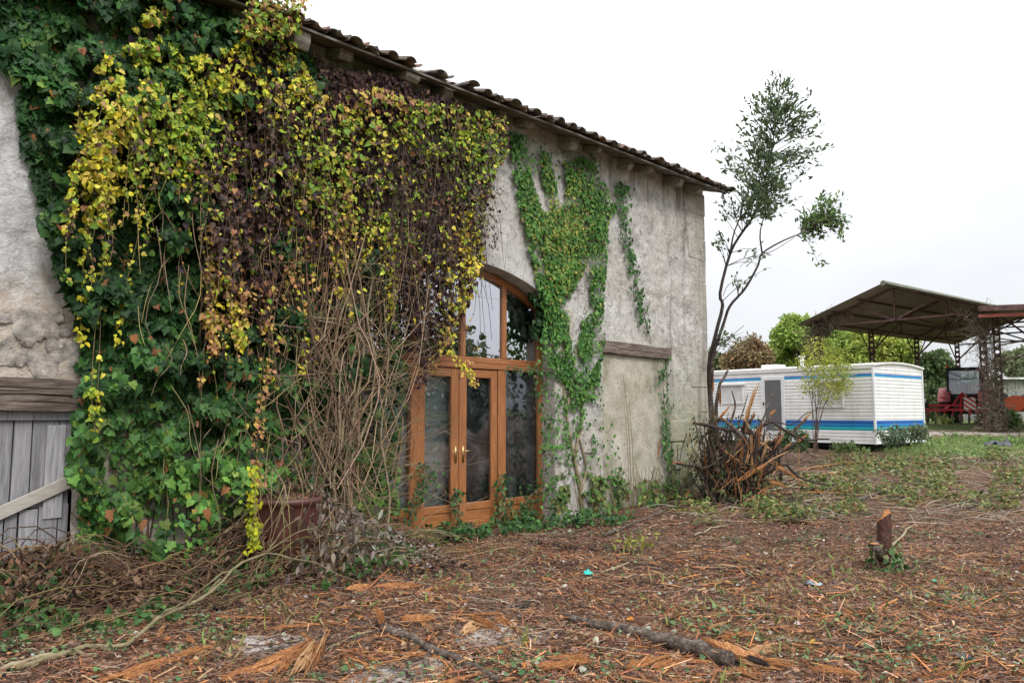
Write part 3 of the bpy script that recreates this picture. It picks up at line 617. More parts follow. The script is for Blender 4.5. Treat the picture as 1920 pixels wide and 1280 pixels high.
for x0, x1 in ((-1.46, -.61), (-.53, .27), (.35, 1.13), (1.21, 1.94)):
    t = np.linspace(x0, x1, 9); poly = [(x0, 2.38), (x1, 2.38)] + [(float(a), float(arch_top(a)) - .10) for a in t[::-1]]; MB().prism(poly, Y0 + .046, Y0 + .052).build('fanlight_pane', M['pane_up'], gd)
for c, sg in ((.165, -1), (.31, 1)):
    h = MB(); h.box(c - .016, c + .016, Y0 - .002, Y0 + .013, .86, 1.09); h.tube([(c, Y0 + .01, 1.02), (c, Y0 - .05, 1.02)], .009, 8); h.tube([(c, Y0 - .048, 1.02), (c + sg * .05, Y0 - .052, 1.022), (c + sg * .125, Y0 - .045, 1.005)], [.010, .0085, .007], 8)
    h.build('handle', M['brass'], gd, True)
# roof: rafters, eave boards, tiles
SL = .287
def zr(x, y): return 5.936 + .015 * x + (y + .5) * SL
random.seed(21)
for px in range(17):
    x = -6.9 + px * .82 + random.uniform(-.22, .22); 
    if x > 6.7: x = 6.62
    w = random.uniform(.10, .22); h = random.uniform(.11, .22); tip = -.43 + random.uniform(-.03, .16); V = []
    for y, hh in ((tip, h * .55), (tip + .06, h), (.05, h * 1.05), (.6, h * 1.05)):
        for sx, sz in ((-1, -1), (1, -1), (1, 0), (-1, 0)): V.append((x + sx * w / 2 + random.uniform(-.008, .008), y, zr(x, y) - .006 + sz * hh + (random.uniform(-.012, .012) if sz else 0)))
    F = [(0, 1, 2, 3), (15, 14, 13, 12)] + [(i * 4 + j, i * 4 + (j + 1) % 4, (i + 1) * 4 + (j + 1) % 4, (i + 1) * 4 + j) for i in range(3) for j in range(4)]
    m = MB(); m.add(V, F); bevel(m.build('rafter', M['rafter'], barn), .010)
for row in range(4):
    x = -7.5 - random.uniform(0, 1.5); y0 = -.485 + row * .155
    while x < 7.0:
        L = random.uniform(1.6, 3.2); x1 = min(x + L, 7.02); yj = random.uniform(-.014, .014); dz = random.uniform(-.006, .006)
        if x1 - x > .2:
            V = []
            for xx in (x, x1 - .006):
                for y, t in ((y0 + yj, 0), (y0 + .148 + yj, 0), (y0 + .148 + yj, .026), (y0 + yj, .026)): V.append((xx, y, zr(xx, y) + dz + t + random.uniform(-.003, .003)))
            m = MB(); m.add(V, [(0, 1, 2, 3), (7, 6, 5, 4), (0, 4, 5, 1), (1, 5, 6, 2), (2, 6, 7, 3), (3, 7, 4, 0)]); m.build('eave_board', M['eavewood'], barn)
        x = x1
def tile_mesh(cover):
    n = 9; L = .46; V = []; r0, r1 = (.100, .080) if cover else (.085, .11); th = .015
    for y, r in ((0, r0), (L, r1)):
        for rr in (r, r - th):
            for j in range(n):
                a = math.pi * j / (n - 1); V.append((rr * math.cos(a), y, rr * math.sin(a) * .68 * (1 if cover else -1)))
    F = []
    for j in range(n - 1):
        F += [(j, j + 1, 2 * n + j + 1, 2 * n + j), (n + j, 3 * n + j, 3 * n + j + 1, n + j + 1), (j, n + j, n + j + 1, j + 1), (2 * n + j, 2 * n + j + 1, 3 * n + j + 1, 3 * n + j)]
    F += [(0, 2 * n, 3 * n, n), (n - 1, 2 * n - 1, 4 * n - 1, 3 * n - 1)]
    m = MB(); m.add(V, F); return m.mesh('tile', M['tile'], True)
TC, TG = tile_mesh(True), tile_mesh(False); pitch = math.atan(SL)
x = -7.4; k = 0
while x < 7.05:
    for row in range(2):
        if row == 0 and random.random() < .07: continue
        y = -.545 + row * .34
        o = link('tile', TC, barn); sc = random.uniform(.9, 1.12); o.scale = (sc, 1, sc * random.uniform(.9, 1.1)); o.location = (x + random.uniform(-.02, .02), y + random.uniform(-.09, .05), zr(x, y) + .058 + random.uniform(-.022, .026)); o.rotation_euler = (pitch + random.uniform(-.07, .05), random.uniform(-.2, .2), random.uniform(-.12, .12))
        if x + .135 < 7.05:
            o = link('tile', TG, barn); o.location = (x + .135 + random.uniform(-.01, .01), y - .01 + random.uniform(-.03, .02), zr(x, y) + .128 + random.uniform(-.008, .008)); o.rotation_euler = (pitch, random.uniform(-.06, .06), random.uniform(-.04, .04))
    x += .272; k += 1
xs3 = np.arange(-7.45, 7.1, .034); ys3 = np.array([.25, 1.5, 3., 4.5]); A, B = np.meshgrid(xs3, ys3, indexing='ij')
C = zr(A, B) + .10 + .06 * np.cos(A * 2 * np.pi / .272); idx = np.arange(A.size).reshape(A.shape); F = np.stack([idx[:-1, :-1], idx[1:, :-1], idx[1:, 1:], idx[:-1, 1:]], -1).reshape(-1, 4)
link('roof_slope', rawmesh('roof_slope', np.stack([A, B, C], -1).reshape(-1, 3), F, M['tile'], True), barn, kind='stuff')
MB().add([(-7.45, 4.5, 7.45), (7.1, 4.5, 7.66), (7.1, 9.8, 6.1), (-7.45, 9.8, 5.9)], [(0, 1, 2, 3)]).build('roof_slope', M['tile'], barn)
# ------------------------------------------------------------------ mobile home
TH = math.atan2(.635, .773); TX, TY = 9.94, 21.3; tb = float(gz(TX, TY)); DL = np.array((-math.sin(TH), math.cos(TH)))
home = empty('mobile_home', (TX, TY, tb), TH, label='white ribbed mobile home with blue and teal stripes', cat='mobile home')
def tz(py, depth=21.3):                                   # photo row at the near corner -> local height
    return EYE + (773 - py) * depth / FPX - tb
def ty(px):                                               # photo column -> place along the long side
    k = (px - 960) / FPX; return (k * TY - TX) / (DL[0] - k * DL[1])
zb, zt = tz(832), tz(685); HW, HL = 3.04, 9.6
bands = [(tz(807), tz(800.5), 3), (tz(800.5), tz(795), 4), (tz(795), tz(788), 1), (tz(705.5), tz(703), 2), (tz(703), tz(700), 1)]
def rib_profile():
    P = []; z = zb; n = int(round((zt - zb) / .098)); h = (zt - zb) / n
    for i in range(n): P += [(z + .004, .017), (z + h * .62, .012), (z + h - .006, 0.0), (z + h, .017)]; z += h
    cuts = sorted({b for a in bands for b in a[:2]}); Q = sorted(P); ZS = np.array([q[0] for q in Q]); OS = np.array([q[1] for q in Q])
    return sorted(Q + [(c, float(np.interp(c, ZS, OS))) for c in cuts])
prof = rib_profile()
def clad(name, f, skip=None):
    n = len(prof); V = [f(t, z, o) for t in (0, 1) for z, o in prof]; F = [(i, n + i, n + i + 1, i + 1) for i in range(n - 1)]; mi = []
    for i in range(n - 1):
        zm = (prof[i][0] + prof[i + 1][0]) / 2; mi.append(next((b[2] for b in bands if b[0] < zm < b[1]), 0))
    link(name, rawmesh(name, np.array(V), F, [M['white'], M['blue'], M['sky_blue'], M['teal'], M['azure']], False, None, mi), home)
clad('side_wall', lambda t, z, o: (-o, .02 + t * (HL - .02), z)); clad('end_wall', lambda t, z, o: (.02 + t * (HW - .04), -o, z))
clad('side_wall', lambda t, z, o: (HW + o, t * HL, z)); clad('end_wall', lambda t, z, o: (t * HW, HL + o, z))
for x, y in ((-.012, -.012), (HW + .012, -.012)): bevel(MB().box(x - .03, x + .03, y - .03, y + .03, zb - .01, zt).build('corner_trim', M['alu'], home), .008)
n = 14; V = []; RX = np.linspace(-.05, HW + .07, n); RZ = zt + .02 + .10 * (1 - ((RX - HW / 2) / (HW / 2 + .06)) ** 2)
m = MB()
for i in range(n - 1): m.add([(RX[i], -.07, RZ[i] - .03), (RX[i + 1], -.07, RZ[i + 1] - .03), (RX[i + 1], HL + .07, RZ[i + 1] - .03), (RX[i], HL + .07, RZ[i] - .03), (RX[i], -.07, RZ[i] + .02), (RX[i + 1], -.07, RZ[i + 1] + .02), (RX[i + 1], HL + .07, RZ[i + 1] + .02), (RX[i], HL + .07, RZ[i] + .02)], [(0, 1, 5, 4), (4, 5, 6, 7), (3, 2, 1, 0), (2, 3, 7, 6), (0, 4, 7, 3), (1, 2, 6, 5)])
m.build('roof', M['rooft'], home)
V = [(RX[i], -.012, RZ[i] - .02) for i in range(n)] + [(RX[i], -.012, zt - .02) for i in range(n)]
link('gable_panel', rawmesh('gable_panel', np.array(V), [(i, n + i, n + i + 1, i + 1) for i in range(n - 1)], M['white']), home)
MB().box(-.045, -.018, -.02, HL, zt - .075, zt + .035).build('gutter', M['alu'], home)
fl = MB(); fy = ty(1493); fl.lathe([(.055, 0), (.055, .16), (.11, .17), (.11, .20), (.06, .21), (.06, .30), (.10, .31), (.10, .35), (.0, .36)], (.35, fy, zt + .06), 16); fl.build('flue', M['alu'], home, True)
ha, hb = ty(1441), ty(1412); bevel(MB().box(.45, 1.0, ha, hb, zt + .07, zt + .20).build('roof_hatch', M['rooft'], home), .02)
# door and windows on the long side
d0, d1 = ty(1471), ty(1428)
def zl(py, y): return EYE + (773 - py) * (TY + y * DL[1]) / FPX - tb
dz0, dz1 = zl(814, d0), zl(705, d0)
door = bevel(MB().box(-.045, -.0, d0, d1, dz0, dz1).build('door', M['alu'], home, label='white framed door with a dark mesh screen'), .008)
MB().box(-.052, -.046, d0 + .11, d1 - .13, dz0 + .12, dz1 - .11).build('screen', M['screen'], door); MB().box(-.075, -.045, d1 - .09, d1 - .06, (dz0 + dz1) / 2, (dz0 + dz1) / 2 + .1).build('handle', M['black'], door)
for a, b_, pa, pb in ((1394, 1352, 722, 757), (1581, 1530, 716, 764)):
    y0, y1 = ty(a), ty(b_); z0, z1 = zl(pb, y0), zl(pa, y0); w = empty('window', (0, 0, 0)); w.parent = home
    for k in ((y0, y1, z0, z0 + .045), (y0, y1, z1 - .045, z1), (y0, y0 + .04, z0 + .045, z1 - .045), (y1 - .04, y1, z0 + .045, z1 - .045), ((y0 + y1) / 2 - .015, (y0 + y1) / 2 + .015, z0 + .045, z1 - .045)): MB().box(-.05, -.005, *k).build('frame', M['alu'], w)
    MB().box(-.03, -.02, y0 + .04, y1 - .04, z0 + .045, z1 - .045).build('pane', M['blind'], w); MB().box(-.10, -.005, y0 - .06, y1 + .06, z1 + .002, z1 + .03).build('drip_cap', M['alu'], w)
MB().box(.25, HW - .25, .3, HL - .3, zb - .14, zb + .03).build('chassis', M['underdark'], home)
for x in (.35, HW - .35):
    for y in (.5, 3.2, 6.4, 9.1):
        wx = TX + x * math.cos(TH) - y * math.sin(TH); wy = TY + x * math.sin(TH) + y * math.cos(TH); MB().box(x - .1, x + .1, y - .1, y + .1, float(gz(wx, wy)) - tb - .05, zb - .12).build('prop', M['dark'], home)

# ------------------------------------------------------------------ open hay shed
SA = math.atan2(-.7832, .6217); E1 = np.array((.6217, -.7832)); E2 = np.array((.7832, .6217)); SO = np.array((13.52, 35.0)); sb = 0.95
shed = empty('hay_shed', (SO[0], SO[1], sb), SA, label='open steel hay shed with corrugated gable roof on pierced columns', cat='shed')
SWd, SLn, SE, SR = 7.4, 15.8, 4.66, 1.27
def zsl(x): return SE + SR * (1 - abs(x - SWd / 2) / (SWd / 2))
def gl(x, y): p = SO + E1 * x + E2 * y; return float(gz(p[0], p[1])) - sb
def pierced(h, w=.22, cell=.27):
    m = MB(); n = max(1, int(h / cell)); c = h / n; r = min(w * .32, c * .32)
    for i in range(n):
        zc = (i + .5) * c; V = []; K = 12
        for k in range(K):
            a = 2 * math.pi * k / K; V.append((r * math.cos(a), r * math.sin(a)))
        for k in range(K):
            a = 2 * math.pi * k / K; s_ = max(abs(math.cos(a)) / (w / 2), abs(math.sin(a)) / (c / 2)); V.append((math.cos(a) / s_, math.sin(a) / s_))
        m.add([(x, -.006, zc + z) for x, z in V] + [(x, .006, zc + z) for x, z in V], [(k, (k + 1) % K, K + (k + 1) % K, K + k) for k in range(K)] + [(2 * K + k, 3 * K + k, 3 * K + (k + 1) % K, 2 * K + (k + 1) % K) for k in range(K)] + [(k, 2 * K + k, 2 * K + (k + 1) % K, (k + 1) % K) for k in range(K)])
    for s_ in (-1, 1): m.box(s_ * w / 2 - .012, s_ * w / 2 + .012, -.055, .055, 0, h)
    return m
def column(x, y, top, name='column'):
    b_ = gl(x, y) - .1; o = pierced(top - b_).build(name, M['rust'], shed); o.location = (x, y, b_); o.rotation_euler = (0, 0, .15); return o
for y in (.4, 5.4, 10.3, 15.4):
    for x in (.15, SWd - .4): column(x, y, SE - .02)
    h = SWd / 2; T = [((.1, 4.5), (7.3, 4.5)), ((.05, zsl(.05) - .08), (h, zsl(h) - .08)), ((h, zsl(h) - .08), (7.35, zsl(7.35) - .08)), ((h, 4.5), (h, zsl(h) - .1)), ((h, 4.5), (2.0, zsl(2.0) - .1)), ((h, 4.5), (5.4, zsl(5.4) - .1)), ((2.0, zsl(2.0) - .1), (1.1, 4.5)), ((5.4, zsl(5.4) - .1), (6.3, 4.5)), ((5.75, zsl(5.75) - .1), (5.75, 4.5)), ((1.65, zsl(1.65) - .1), (1.65, 4.5)), ((.15, 3.6), (1.1, 4.5)), ((7.25, 3.6), (6.3, 4.5))]
    tr = empty('truss', (0, 0, 0)); tr.parent = shed
    for (xa, za), (xb, zb_) in T: MB().bar((xa, y, za), (xb, y, zb_), .05, .075).build('strut', M['rust'], tr)
for x in (.25, 1.25, 2.45, 4.95, 6.15, 7.15): MB().bar((x, -.3, zsl(x) - .05), (x, SLn, zsl(x) - .05), .06, .09).build('purlin', M['rust'], shed)
for x in (.15, SWd - .15):
    for ya, yb in ((.4, 5.4), (5.4, 10.3), (10.3, 15.4)):
        MB().bar((x, ya, 3.5), (x, yb, 3.5 + .02), .04).build('tie_rod', M['rust'], shed)
        for yy, sg in ((ya, 1), (yb, -1)): MB().bar((x, yy, 3.4), (x, yy + sg * 1.1, SE - .1), .045).build('knee_brace', M['rust'], shed)
ysr = np.arange(-.5, SLn + .2, .045)
for xa, xb in ((-.25, SWd / 2), (SWd / 2, SWd + .25)):
    xs_ = np.linspace(xa, xb, 4); A, B = np.meshgrid(xs_, ysr, indexing='ij'); C = SE + SR * (1 - np.abs(A - SWd / 2) / (SWd / 2)) + .025 * np.cos(B * 2 * np.pi / .18); idx = np.arange(A.size).reshape(A.shape); F = np.stack([idx[:-1, :-1], idx[1:, :-1], idx[1:, 1:], idx[:-1, 1:]], -1).reshape(-1, 4)
    link('roof_sheet', rawmesh('roof_sheet', np.stack([A, B, C], -1).reshape(-1, 3), F, M['fibro'], True), shed)
    link('roof_top', rawmesh('roof_top', np.stack([A, B, C + .05], -1).reshape(-1, 3), F[:, ::-1].copy(), M['moss'], True), shed)
MB().tube([(SWd / 2, -.52, zsl(SWd / 2) + .04), (SWd / 2, SLn + .2, zsl(SWd / 2) + .04)], .12, 8).build('ridge_cap', M['moss'], shed)
lean = MB(); lean.add([(SWd - .1, -.6, SE - .16), (14, -.6, SE - .62), (14, 12, SE - .4), (SWd - .1, 12, SE - .12), (SWd - .1, -.6, SE - .06), (14, -.6, SE - .52), (14, 12, SE - .3), (SWd - .1, 12, SE - .02)], [(0, 1, 5, 4), (1, 2, 6, 5), (2, 3, 7, 6), (3, 0, 4, 7), (4, 5, 6, 7), (3, 2, 1, 0)]); lean.build('lean_to_roof', M['fibro'], shed)
MB().bar((SWd - .2, -.35, SE - .40), (14, -.35, SE - .72), .08, .12).build('red_beam', M['redbeam'], shed); MB().bar((SWd - .1, -.62, SE - .14), (14, -.62, SE - .6), .03, .20).build('fascia', M['rust'], shed)
column(SWd - .08, .9, SE - .2); column(13.8, .2, SE - .6); column(13.8, 11.5, SE - .35)
MB().bar((SWd - .1, .9, 3.2), (13.8, .2, 3.9), .05).build('tie_rod', M['rust'], shed); MB().bar((SWd - .1, .9, 3.9), (13.8, .2, 3.5), .05).build('tie_rod', M['rust'], shed); MB().bar((SWd - .1, .4, 2.6), (13.8, .2, 3.3), .04).build('tie_rod', M['rust'], shed)
def dry_vine(label, pts, n, spread, h, seed):
    rs = np.random.RandomState(seed); b0 = pts[0]; e = empty('dry_vine', tuple(b0), label=label, cat='vine', group='dead vines on the hay shed'); P = []
    for i in range(n):
        k = rs.randint(len(pts) - 1); f = rs.rand(); a = pts[k] * (1 - f) + pts[k + 1] * f + rs.normal(0, spread * .5, 3) * (1, 1, .4)
        L = h * rs.uniform(.25, 1); d = rs.normal(0, 1, 3) * (1, 1, .8); d[2] += .3; d = d / np.linalg.norm(d) * L
        P.append(curve_pts([a, a + d * .4 + rs.normal(0, .12, 3), a + d * .75 + rs.normal(0, .15, 3) + (0, 0, -.1), a + d + (0, 0, -.35 * L)], 7))
    for i in range(14):
        P.append(curve_pts([p + rs.normal(0, spread * .35, 3) * (1, 1, .15) for p in pts], 7))
    P = np.array(P); R = np.tile(np.linspace(.013, .005, 7), (len(P), 1)); tubes_obj('stems', P, R, jitter_col((.20, .16, .125), len(P), .3), M['stem'], e, 3, b0, kind='stuff'); return e
def sp(x, y, z): p = SO + E1 * x + E2 * y; return np.array((p[0], p[1], sb + z))
dry_vine('tangled dead vine wrapping the vine-choked corner column of the hay shed beside the tractor', [sp(7.3, .5, -.05), sp(7.28, .5, 1.4), sp(7.15, .4, 3.2), sp(6.8, .3, 4.6)], 480, .34, .95, 5)
dry_vine('dead vine hanging from the shed eave behind the yellow sapling', [sp(.15, .3, 1.0), sp(.15, .3, 3.6), sp(.2, .3, 4.5), sp(1.2, .3, 4.85)], 520, .34, .95, 6)

# ------------------------------------------------------------------ tractor, cultivator, other machines
def wheel(parent, x, y, r, w, rimmat, z0=0.0, lugs=18):
    e = empty('wheel', (x, y, z0 + r)); e.parent = parent
    t = MB(); t.lathe([(r * .62, -w * .42), (r * .9, -w * .5), (r * .98, -w * .42), (r, 0), (r * .98, w * .42), (r * .9, w * .5), (r * .62, w * .42)], (0, 0, 0), 28, 'x')
    for k in range(lugs):
        a = 2 * math.pi * k / lugs; c, s_ = math.cos(a), math.sin(a); a2 = a + .12; c2, s2 = math.cos(a2), math.sin(a2)
        for sx, (u, v_) in ((-1, (c, s_)), (1, (c2, s2))): t.bar((0, u * r, v_ * r), (sx * w * .48, u * r * .985, v_ * r * .985), .05, .06)
    t.build('tyre', M['tyre'], e, True)
    rm = MB(); rm.lathe([(0, w * .12), (r * .25, w * .1), (r * .55, w * .25), (r * .64, w * .40), (r * .64, -w * .40), (r * .55, -w * .25), (r * .25, -w * .1), (0, -w * .12)], (0, 0, 0), 24, 'x'); rm.build('rim', rimmat, e, True)
tp = dp(1813, 770, 41.0); tgz = float(gz(tp[0], tp[1])); TA = rad(-37)
tr = empty('tractor', (tp[0], tp[1], tgz), TA, label='red farm tractor with glazed cab parked under the hay shed', cat='tractor')
for x in (-.95, .95): wheel(tr, x, 0, .88, .5, M['tred'])
for x in (-.85, .85): wheel(tr, x, 2.55, .62, .38, M['tred'])
def box_part(name, mat, parent, *b, bv=.03): return bevel(MB().box(*b).build(name, mat, parent), bv, 2)
box_part('rear_housing', M['black'], tr, -.38, .38, -.55, 1.3, .55, 1.15); box_part('bonnet', M['tred'], tr, -.42, .42, 1.1, 3.2, .95, 1.75, bv=.1); box_part('front_axle', M['black'], tr, -.75, .75, 2.45, 2.65, .5, .7)
for s_ in (-1, 1):
    f = MB(); tt = np.linspace(rad(15), rad(165), 12); rr = 1.0
    for a, b_ in zip(tt[:-1], tt[1:]):
        q = [(rr * math.cos(t), .88 + rr * math.sin(t)) for t in (a, b_)]; x0, x1 = s_ * .62, s_ * 1.22
        f.add([(x0, q[0][0], q[0][1]), (x1, q[0][0], q[0][1] - .03), (x1, q[1][0], q[1][1] - .03), (x0, q[1][0], q[1][1]), (x0, q[0][0], q[0][1] + .05), (x1, q[0][0], q[0][1] + .02), (x1, q[1][0], q[1][1] + .02), (x0, q[1][0], q[1][1] + .05)], [(0, 1, 2, 3), (7, 6, 5, 4), (0, 4, 5, 1), (2, 6, 7, 3), (1, 5, 6, 2), (0, 3, 7, 4)])
    f.build('fender', M['tredfade'], tr, True); box_part('tail_light', M['wred'], tr, s_ * .95 - .12, s_ * .95 + .12, -1.02, -.95, 1.32, 1.42, bv=.01)
cab = empty('cab', (0, 0, 0)); cab.parent = tr; cw = .76
box_part('cab_roof', M['black'], cab, -.86, .86, -.55, 1.25, 2.78, 2.95, bv=.06); box_part('cab_floor', M['black'], cab, -.8, .8, -.4, 1.15, 1.12, 1.4)
for x in (-cw, cw):
    for y0, y1 in ((-.62, -.5), (1.1, 1.2), (.3, .35)): MB().bar((x, y0, 1.38), (x * .98, y1, 2.8), .11).build('pillar', M['black'], cab)
MB().bar((-cw, -.6, 1.5), (cw, -.6, 1.5), .06, .12).build('crossbar', M['black'], cab)
MB().add([(-cw, -.60, 1.5), (cw, -.60, 1.5), (cw * .98, -.5, 2.78), (-cw * .98, -.5, 2.78)], [(0, 1, 2, 3)]).build('rear_glass', M['glassdark'], cab)
for x in (-cw, cw): MB().add([(x, -.6, 1.45), (x, 1.15, 1.45), (x * .98, 1.1, 2.78), (x * .98, -.5, 2.78)], [(0, 1, 2, 3)]).build('side_glass', M['glassdark'], cab)
MB().add([(-cw, 1.18, 1.6), (cw, 1.18, 1.6), (cw, 1.1, 2.78), (-cw, 1.1, 2.78)], [(0, 1, 2, 3)]).build('windscreen', M['glassdark'], cab)
box_part('seat', M['black'], cab, -.25, .25, .0, .5, 1.4, 1.65); box_part('seat_back', M['black'], cab, -.24, .24, -.05, .08, 1.6, 2.2)
MB().tube([(.62, 1.3, 1.7), (.62, 1.3, 2.7)], .05, 8).build('exhaust', M['black'], tr); MB().tube([(-.75, -.45, 2.95), (-.75, -.45, 3.12)], [.05, .07], 8).build('beacon', M['orange'], tr)
for x in (-.4, .4): MB().bar((x, -.5, .75), (x * 1.1, -1.35, .55), .07, .1).build('lift_arm', M['black'], tr)
# cultivator
ci = empty('disc_cultivator', tuple(tp - np.array((-math.sin(TA), math.cos(TA), 0)) * 2.6)[:2] + (tgz,), TA, label='bright red disc cultivator hitched behind the tractor', cat='cultivator')
for y, z in ((.9, .95), (0, .72), (-.75, .72)): MB().bar((-1.75, y, z), (1.5, y, z), .12).build('toolbar', M['tred'], ci)
for x in (-1.6, -.55, .5, 1.4): MB().bar((x, 1.0, .93), (x, -.85, .74), .09).build('side_beam', M['tred'], ci)
for x0, x1 in ((-.45, 0), (.45, 0)): MB().bar((x0, 1.0, .95), (x1, 1.15, 1.6), .08).build('headstock', M['tred'], ci)
MB().bar((0, 1.1, 1.55), (0, 0, .75), .07).build('headstock', M['tred'], ci)
for k in range(9):
    x = -1.65 + k * .36; MB().bar((x, -.75, .72), (x, -.95, .35), .05, .05).build('disc_leg', M['tred'], ci)
    dd = MB(); dd.lathe([(0, .05), (.12, .04), (.27, -.02), (.27, -.035), (.12, .02), (0, .03)], (x, -1.0, .27), 18, 'x'); o = dd.build('disc', M['disc'], ci, True)
for x in (-1.45, 1.25): MB().lathe([(0, -.09), (.16, -.09), (.16, .09), (0, .09)], (x, -.3, 1.0), 14, 'x').build('gauge_wheel', M['tyre'], ci)
for s_, x, z in ((1, .55, 1.02), (-1, -1.55, 1.2)):
    wb = empty('warning_board', (x, -1.0, z)); wb.parent = ci; big = s_ > 0; w_, h_ = (.5, .6) if big else (.42, .18)
    MB().box(-w_ / 2, w_ / 2, 0, .02, -h_ / 2, h_ / 2).build('plate', M['wwhite'], wb)
    MB().bar((0, .03, 0), (0, .1, -.55), .04).build('bracket', M['tred'], wb)
    if big:
        for k in range(-2, 3):
            c = k * .24; poly = []                       # slanted band clipped to the plate
            for t in np.linspace(-w_ / 2, w_ / 2, 13): poly.append((float(t), float(np.clip(-t * .8 + c - .055, -h_ / 2, h_ / 2))))
            for t in np.linspace(w_ / 2, -w_ / 2, 13): poly.append((float(t), float(np.clip(-t * .8 + c + .055, -h_ / 2, h_ / 2))))
            V = [(x_, -.004, z_) for x_, z_ in poly]; link('stripe', rawmesh('stripe', np.array(V), [tuple(range(len(V)))], M['wred']), wb)
# orange machine, partly out of the picture
op = dp(1908, 772, 31.5); og = float(gz(op[0], op[1])); om = empty('seed_drill', (op[0], op[1], og), rad(-40), label='orange farm machine with rounded hopper on legs beside the shed', cat='machine')
h = MB(); tt = np.linspace(0, math.pi * 2, 15)[:-1]; h.prism([(.42 * math.cos(t) * (1.05 if math.sin(t) > 0 else .9), 1.0 + .33 * math.sin(t)) for t in tt], -.5, .9); bevel(h.build('hopper', M['orange'], om), .02)
for x in (-.3, .3):
    for y in (-.4, .8): MB().bar((x, y, .75), (x * 1.6, y * 1.1, -.02), .07).build('leg', M['black'], om)
box_part('hood', M['black'], om, -.62, -.40, -.3, .9, .75, 1.45, bv=.06); MB().bar((.2, -.1, 1.3), (.9, .6, 1.75), .06).build('chute', M['greymetal'], om); MB().bar((-.3, -.4, .75), (.3, -.4, .75), .06).build('crossbar', M['black'], om)
# low grey outbuilding and farmhouse far behind
q = dp(1876, 780, 55); gb = empty('metal_outbuilding', (q[0], q[1], float(gz(q[0], q[1]))), rad(-8), label='low grey clad outbuilding with pale roof edge behind the orange machine', cat='outbuilding')
for k in range(16): bevel(MB().box(k * .55 + .01, k * .55 + .54, 0, .06, -.1, 2.9).build('cladding_panel', M['greymetal'], gb), .015)
MB().box(0, 8.8, .07, 6, -.1, 2.88).build('wall', M['greymetal'], gb); MB().box(-.3, 9.1, -.35, 6.3, 2.92, 3.05).build('roof', M['alu'], gb)
q = dp(1815, 770, 110); fh = empty('farmhouse', (q[0], q[1], float(gz(q[0], q[1]))), rad(15), label='distant house with pale terracotta tiled roof beyond the tractor', cat='house')
MB().box(-5, 4, -3, 3, -.3, 4.2).build('wall', M['niche'], fh); MB().add([(-5.4, -3.4, 4.1), (4.4, -3.4, 4.1), (4.4, 0, 5.6), (-5.4, 0, 5.6), (-5.4, 3.4, 4.1), (4.4, 3.4, 4.1), (-5.4, -3.4, 4.25), (4.4, -3.4, 4.25), (4.4, 0, 5.8), (-5.4, 0, 5.8)], [(0, 1, 2, 3), (3, 2, 5, 4), (6, 7, 8, 9), (0, 1, 7, 6), (8, 9, 4, 5)]).build('roof', simple('far_roof', [(.3, (.35, .20, .13)), (.7, (.50, .32, .22))], 3), fh)
for x in (-3.5, -1, 1.8): MB().box(x, x + 1, -3.06, -3.0, 1.2, 2.6).build('window', M['screen'], fh)

# ------------------------------------------------------------------ trees and shrubs in the distance
def tree(name, label, px, py, rx, ry, depth, N_, leaf, col, kind='clump', cat='tree', trunk=True, clumps=26, col2=None, base=None, group=None, flat_=.9, mat='leaf', tb_r=.16, seed=1):
    c = dp(px, py, depth); k = depth / FPX; R = np.array((rx * k, rx * k * flat_, ry * k)); b0 = np.array((c[0], c[1], 0)) if base is None else np.array(base, float)
    b0[2] = float(gz(b0[0], b0[1])); e = empty(name, tuple(b0), label=label, cat=cat, group=group); rs = np.random.RandomState(seed + int(px))
    u = rs.normal(0, 1, (clumps, 3)); u /= np.linalg.norm(u, axis=1, keepdims=True); cc = c + u * R * (rs.uniform(.35, .95, (clumps, 1)) ** .6); cr = rs.uniform(.22, .45, clumps) * R.mean()
    w = rs.choice(clumps, N_, p=cr ** 2 / (cr ** 2).sum()); d = rs.normal(0, 1, (N_, 3)); d /= np.linalg.norm(d, axis=1, keepdims=True); pos = cc[w] + d * cr[w][:, None] * (rs.uniform(.3, 1.1, (N_, 1)))
    pos[:, 2] = np.maximum(pos[:, 2], b0[2] + .05)
    t = d + rs.normal(0, .6, (N_, 3)); t[:, 2] -= .2; B = basis(t, d + rs.normal(0, .7, (N_, 3)) + (0, 0, .5)); cl = np.tile(np.asarray(col, float), (N_, 1))
    if col2 is not None: f = rs.rand(clumps)[w][:, None] * .7 + rs.rand(N_, 1) * .3; cl = cl * (1 - f) + np.asarray(col2) * f
    scatter('crown', kind, pos, B, leaf * rs.uniform(.6, 1.3, N_), jitter_col(cl, N_), M[mat], e, b0, kind='stuff')
    if trunk:
        top = c + (0, 0, R[2] * .3); m = MB(); m.tube(curve_pts([b0 - (0, 0, .2), b0 * .6 + top * .4 + rs.normal(0, .1, 3), top], 6) - b0, np.linspace(tb_r, tb_r * .3, 6), 8, rough=.08); m.build('trunk', M['bark'], e, True)
        P = np.array([curve_pts([b0 + (top - b0) * rs.uniform(.3, .8), (b0 + top) / 2 * .4 + cc[j] * .6 + rs.normal(0, .1, 3), cc[j]], 6) for j in range(clumps)]); tubes_obj('limbs', P, np.tile(np.linspace(tb_r * .35, tb_r * .08, 6), (clumps, 1)), jitter_col((.12, .095, .075), clumps), M['stem'], e, 5, b0, kind='stuff')
    return e
LG, LG2 = (.24, .36, .07), (.36, .46, .11)
tree('willow_tree', 'tall light green tree behind the mobile home flue', 1495, 648, 48, 58, 52, 18000, .21, LG, col2=LG2)
tree('willow_tree', 'light green tree rising behind the shed vine and yellow sapling', 1552, 655, 46, 50, 55, 14000, .21, LG, col2=LG2)
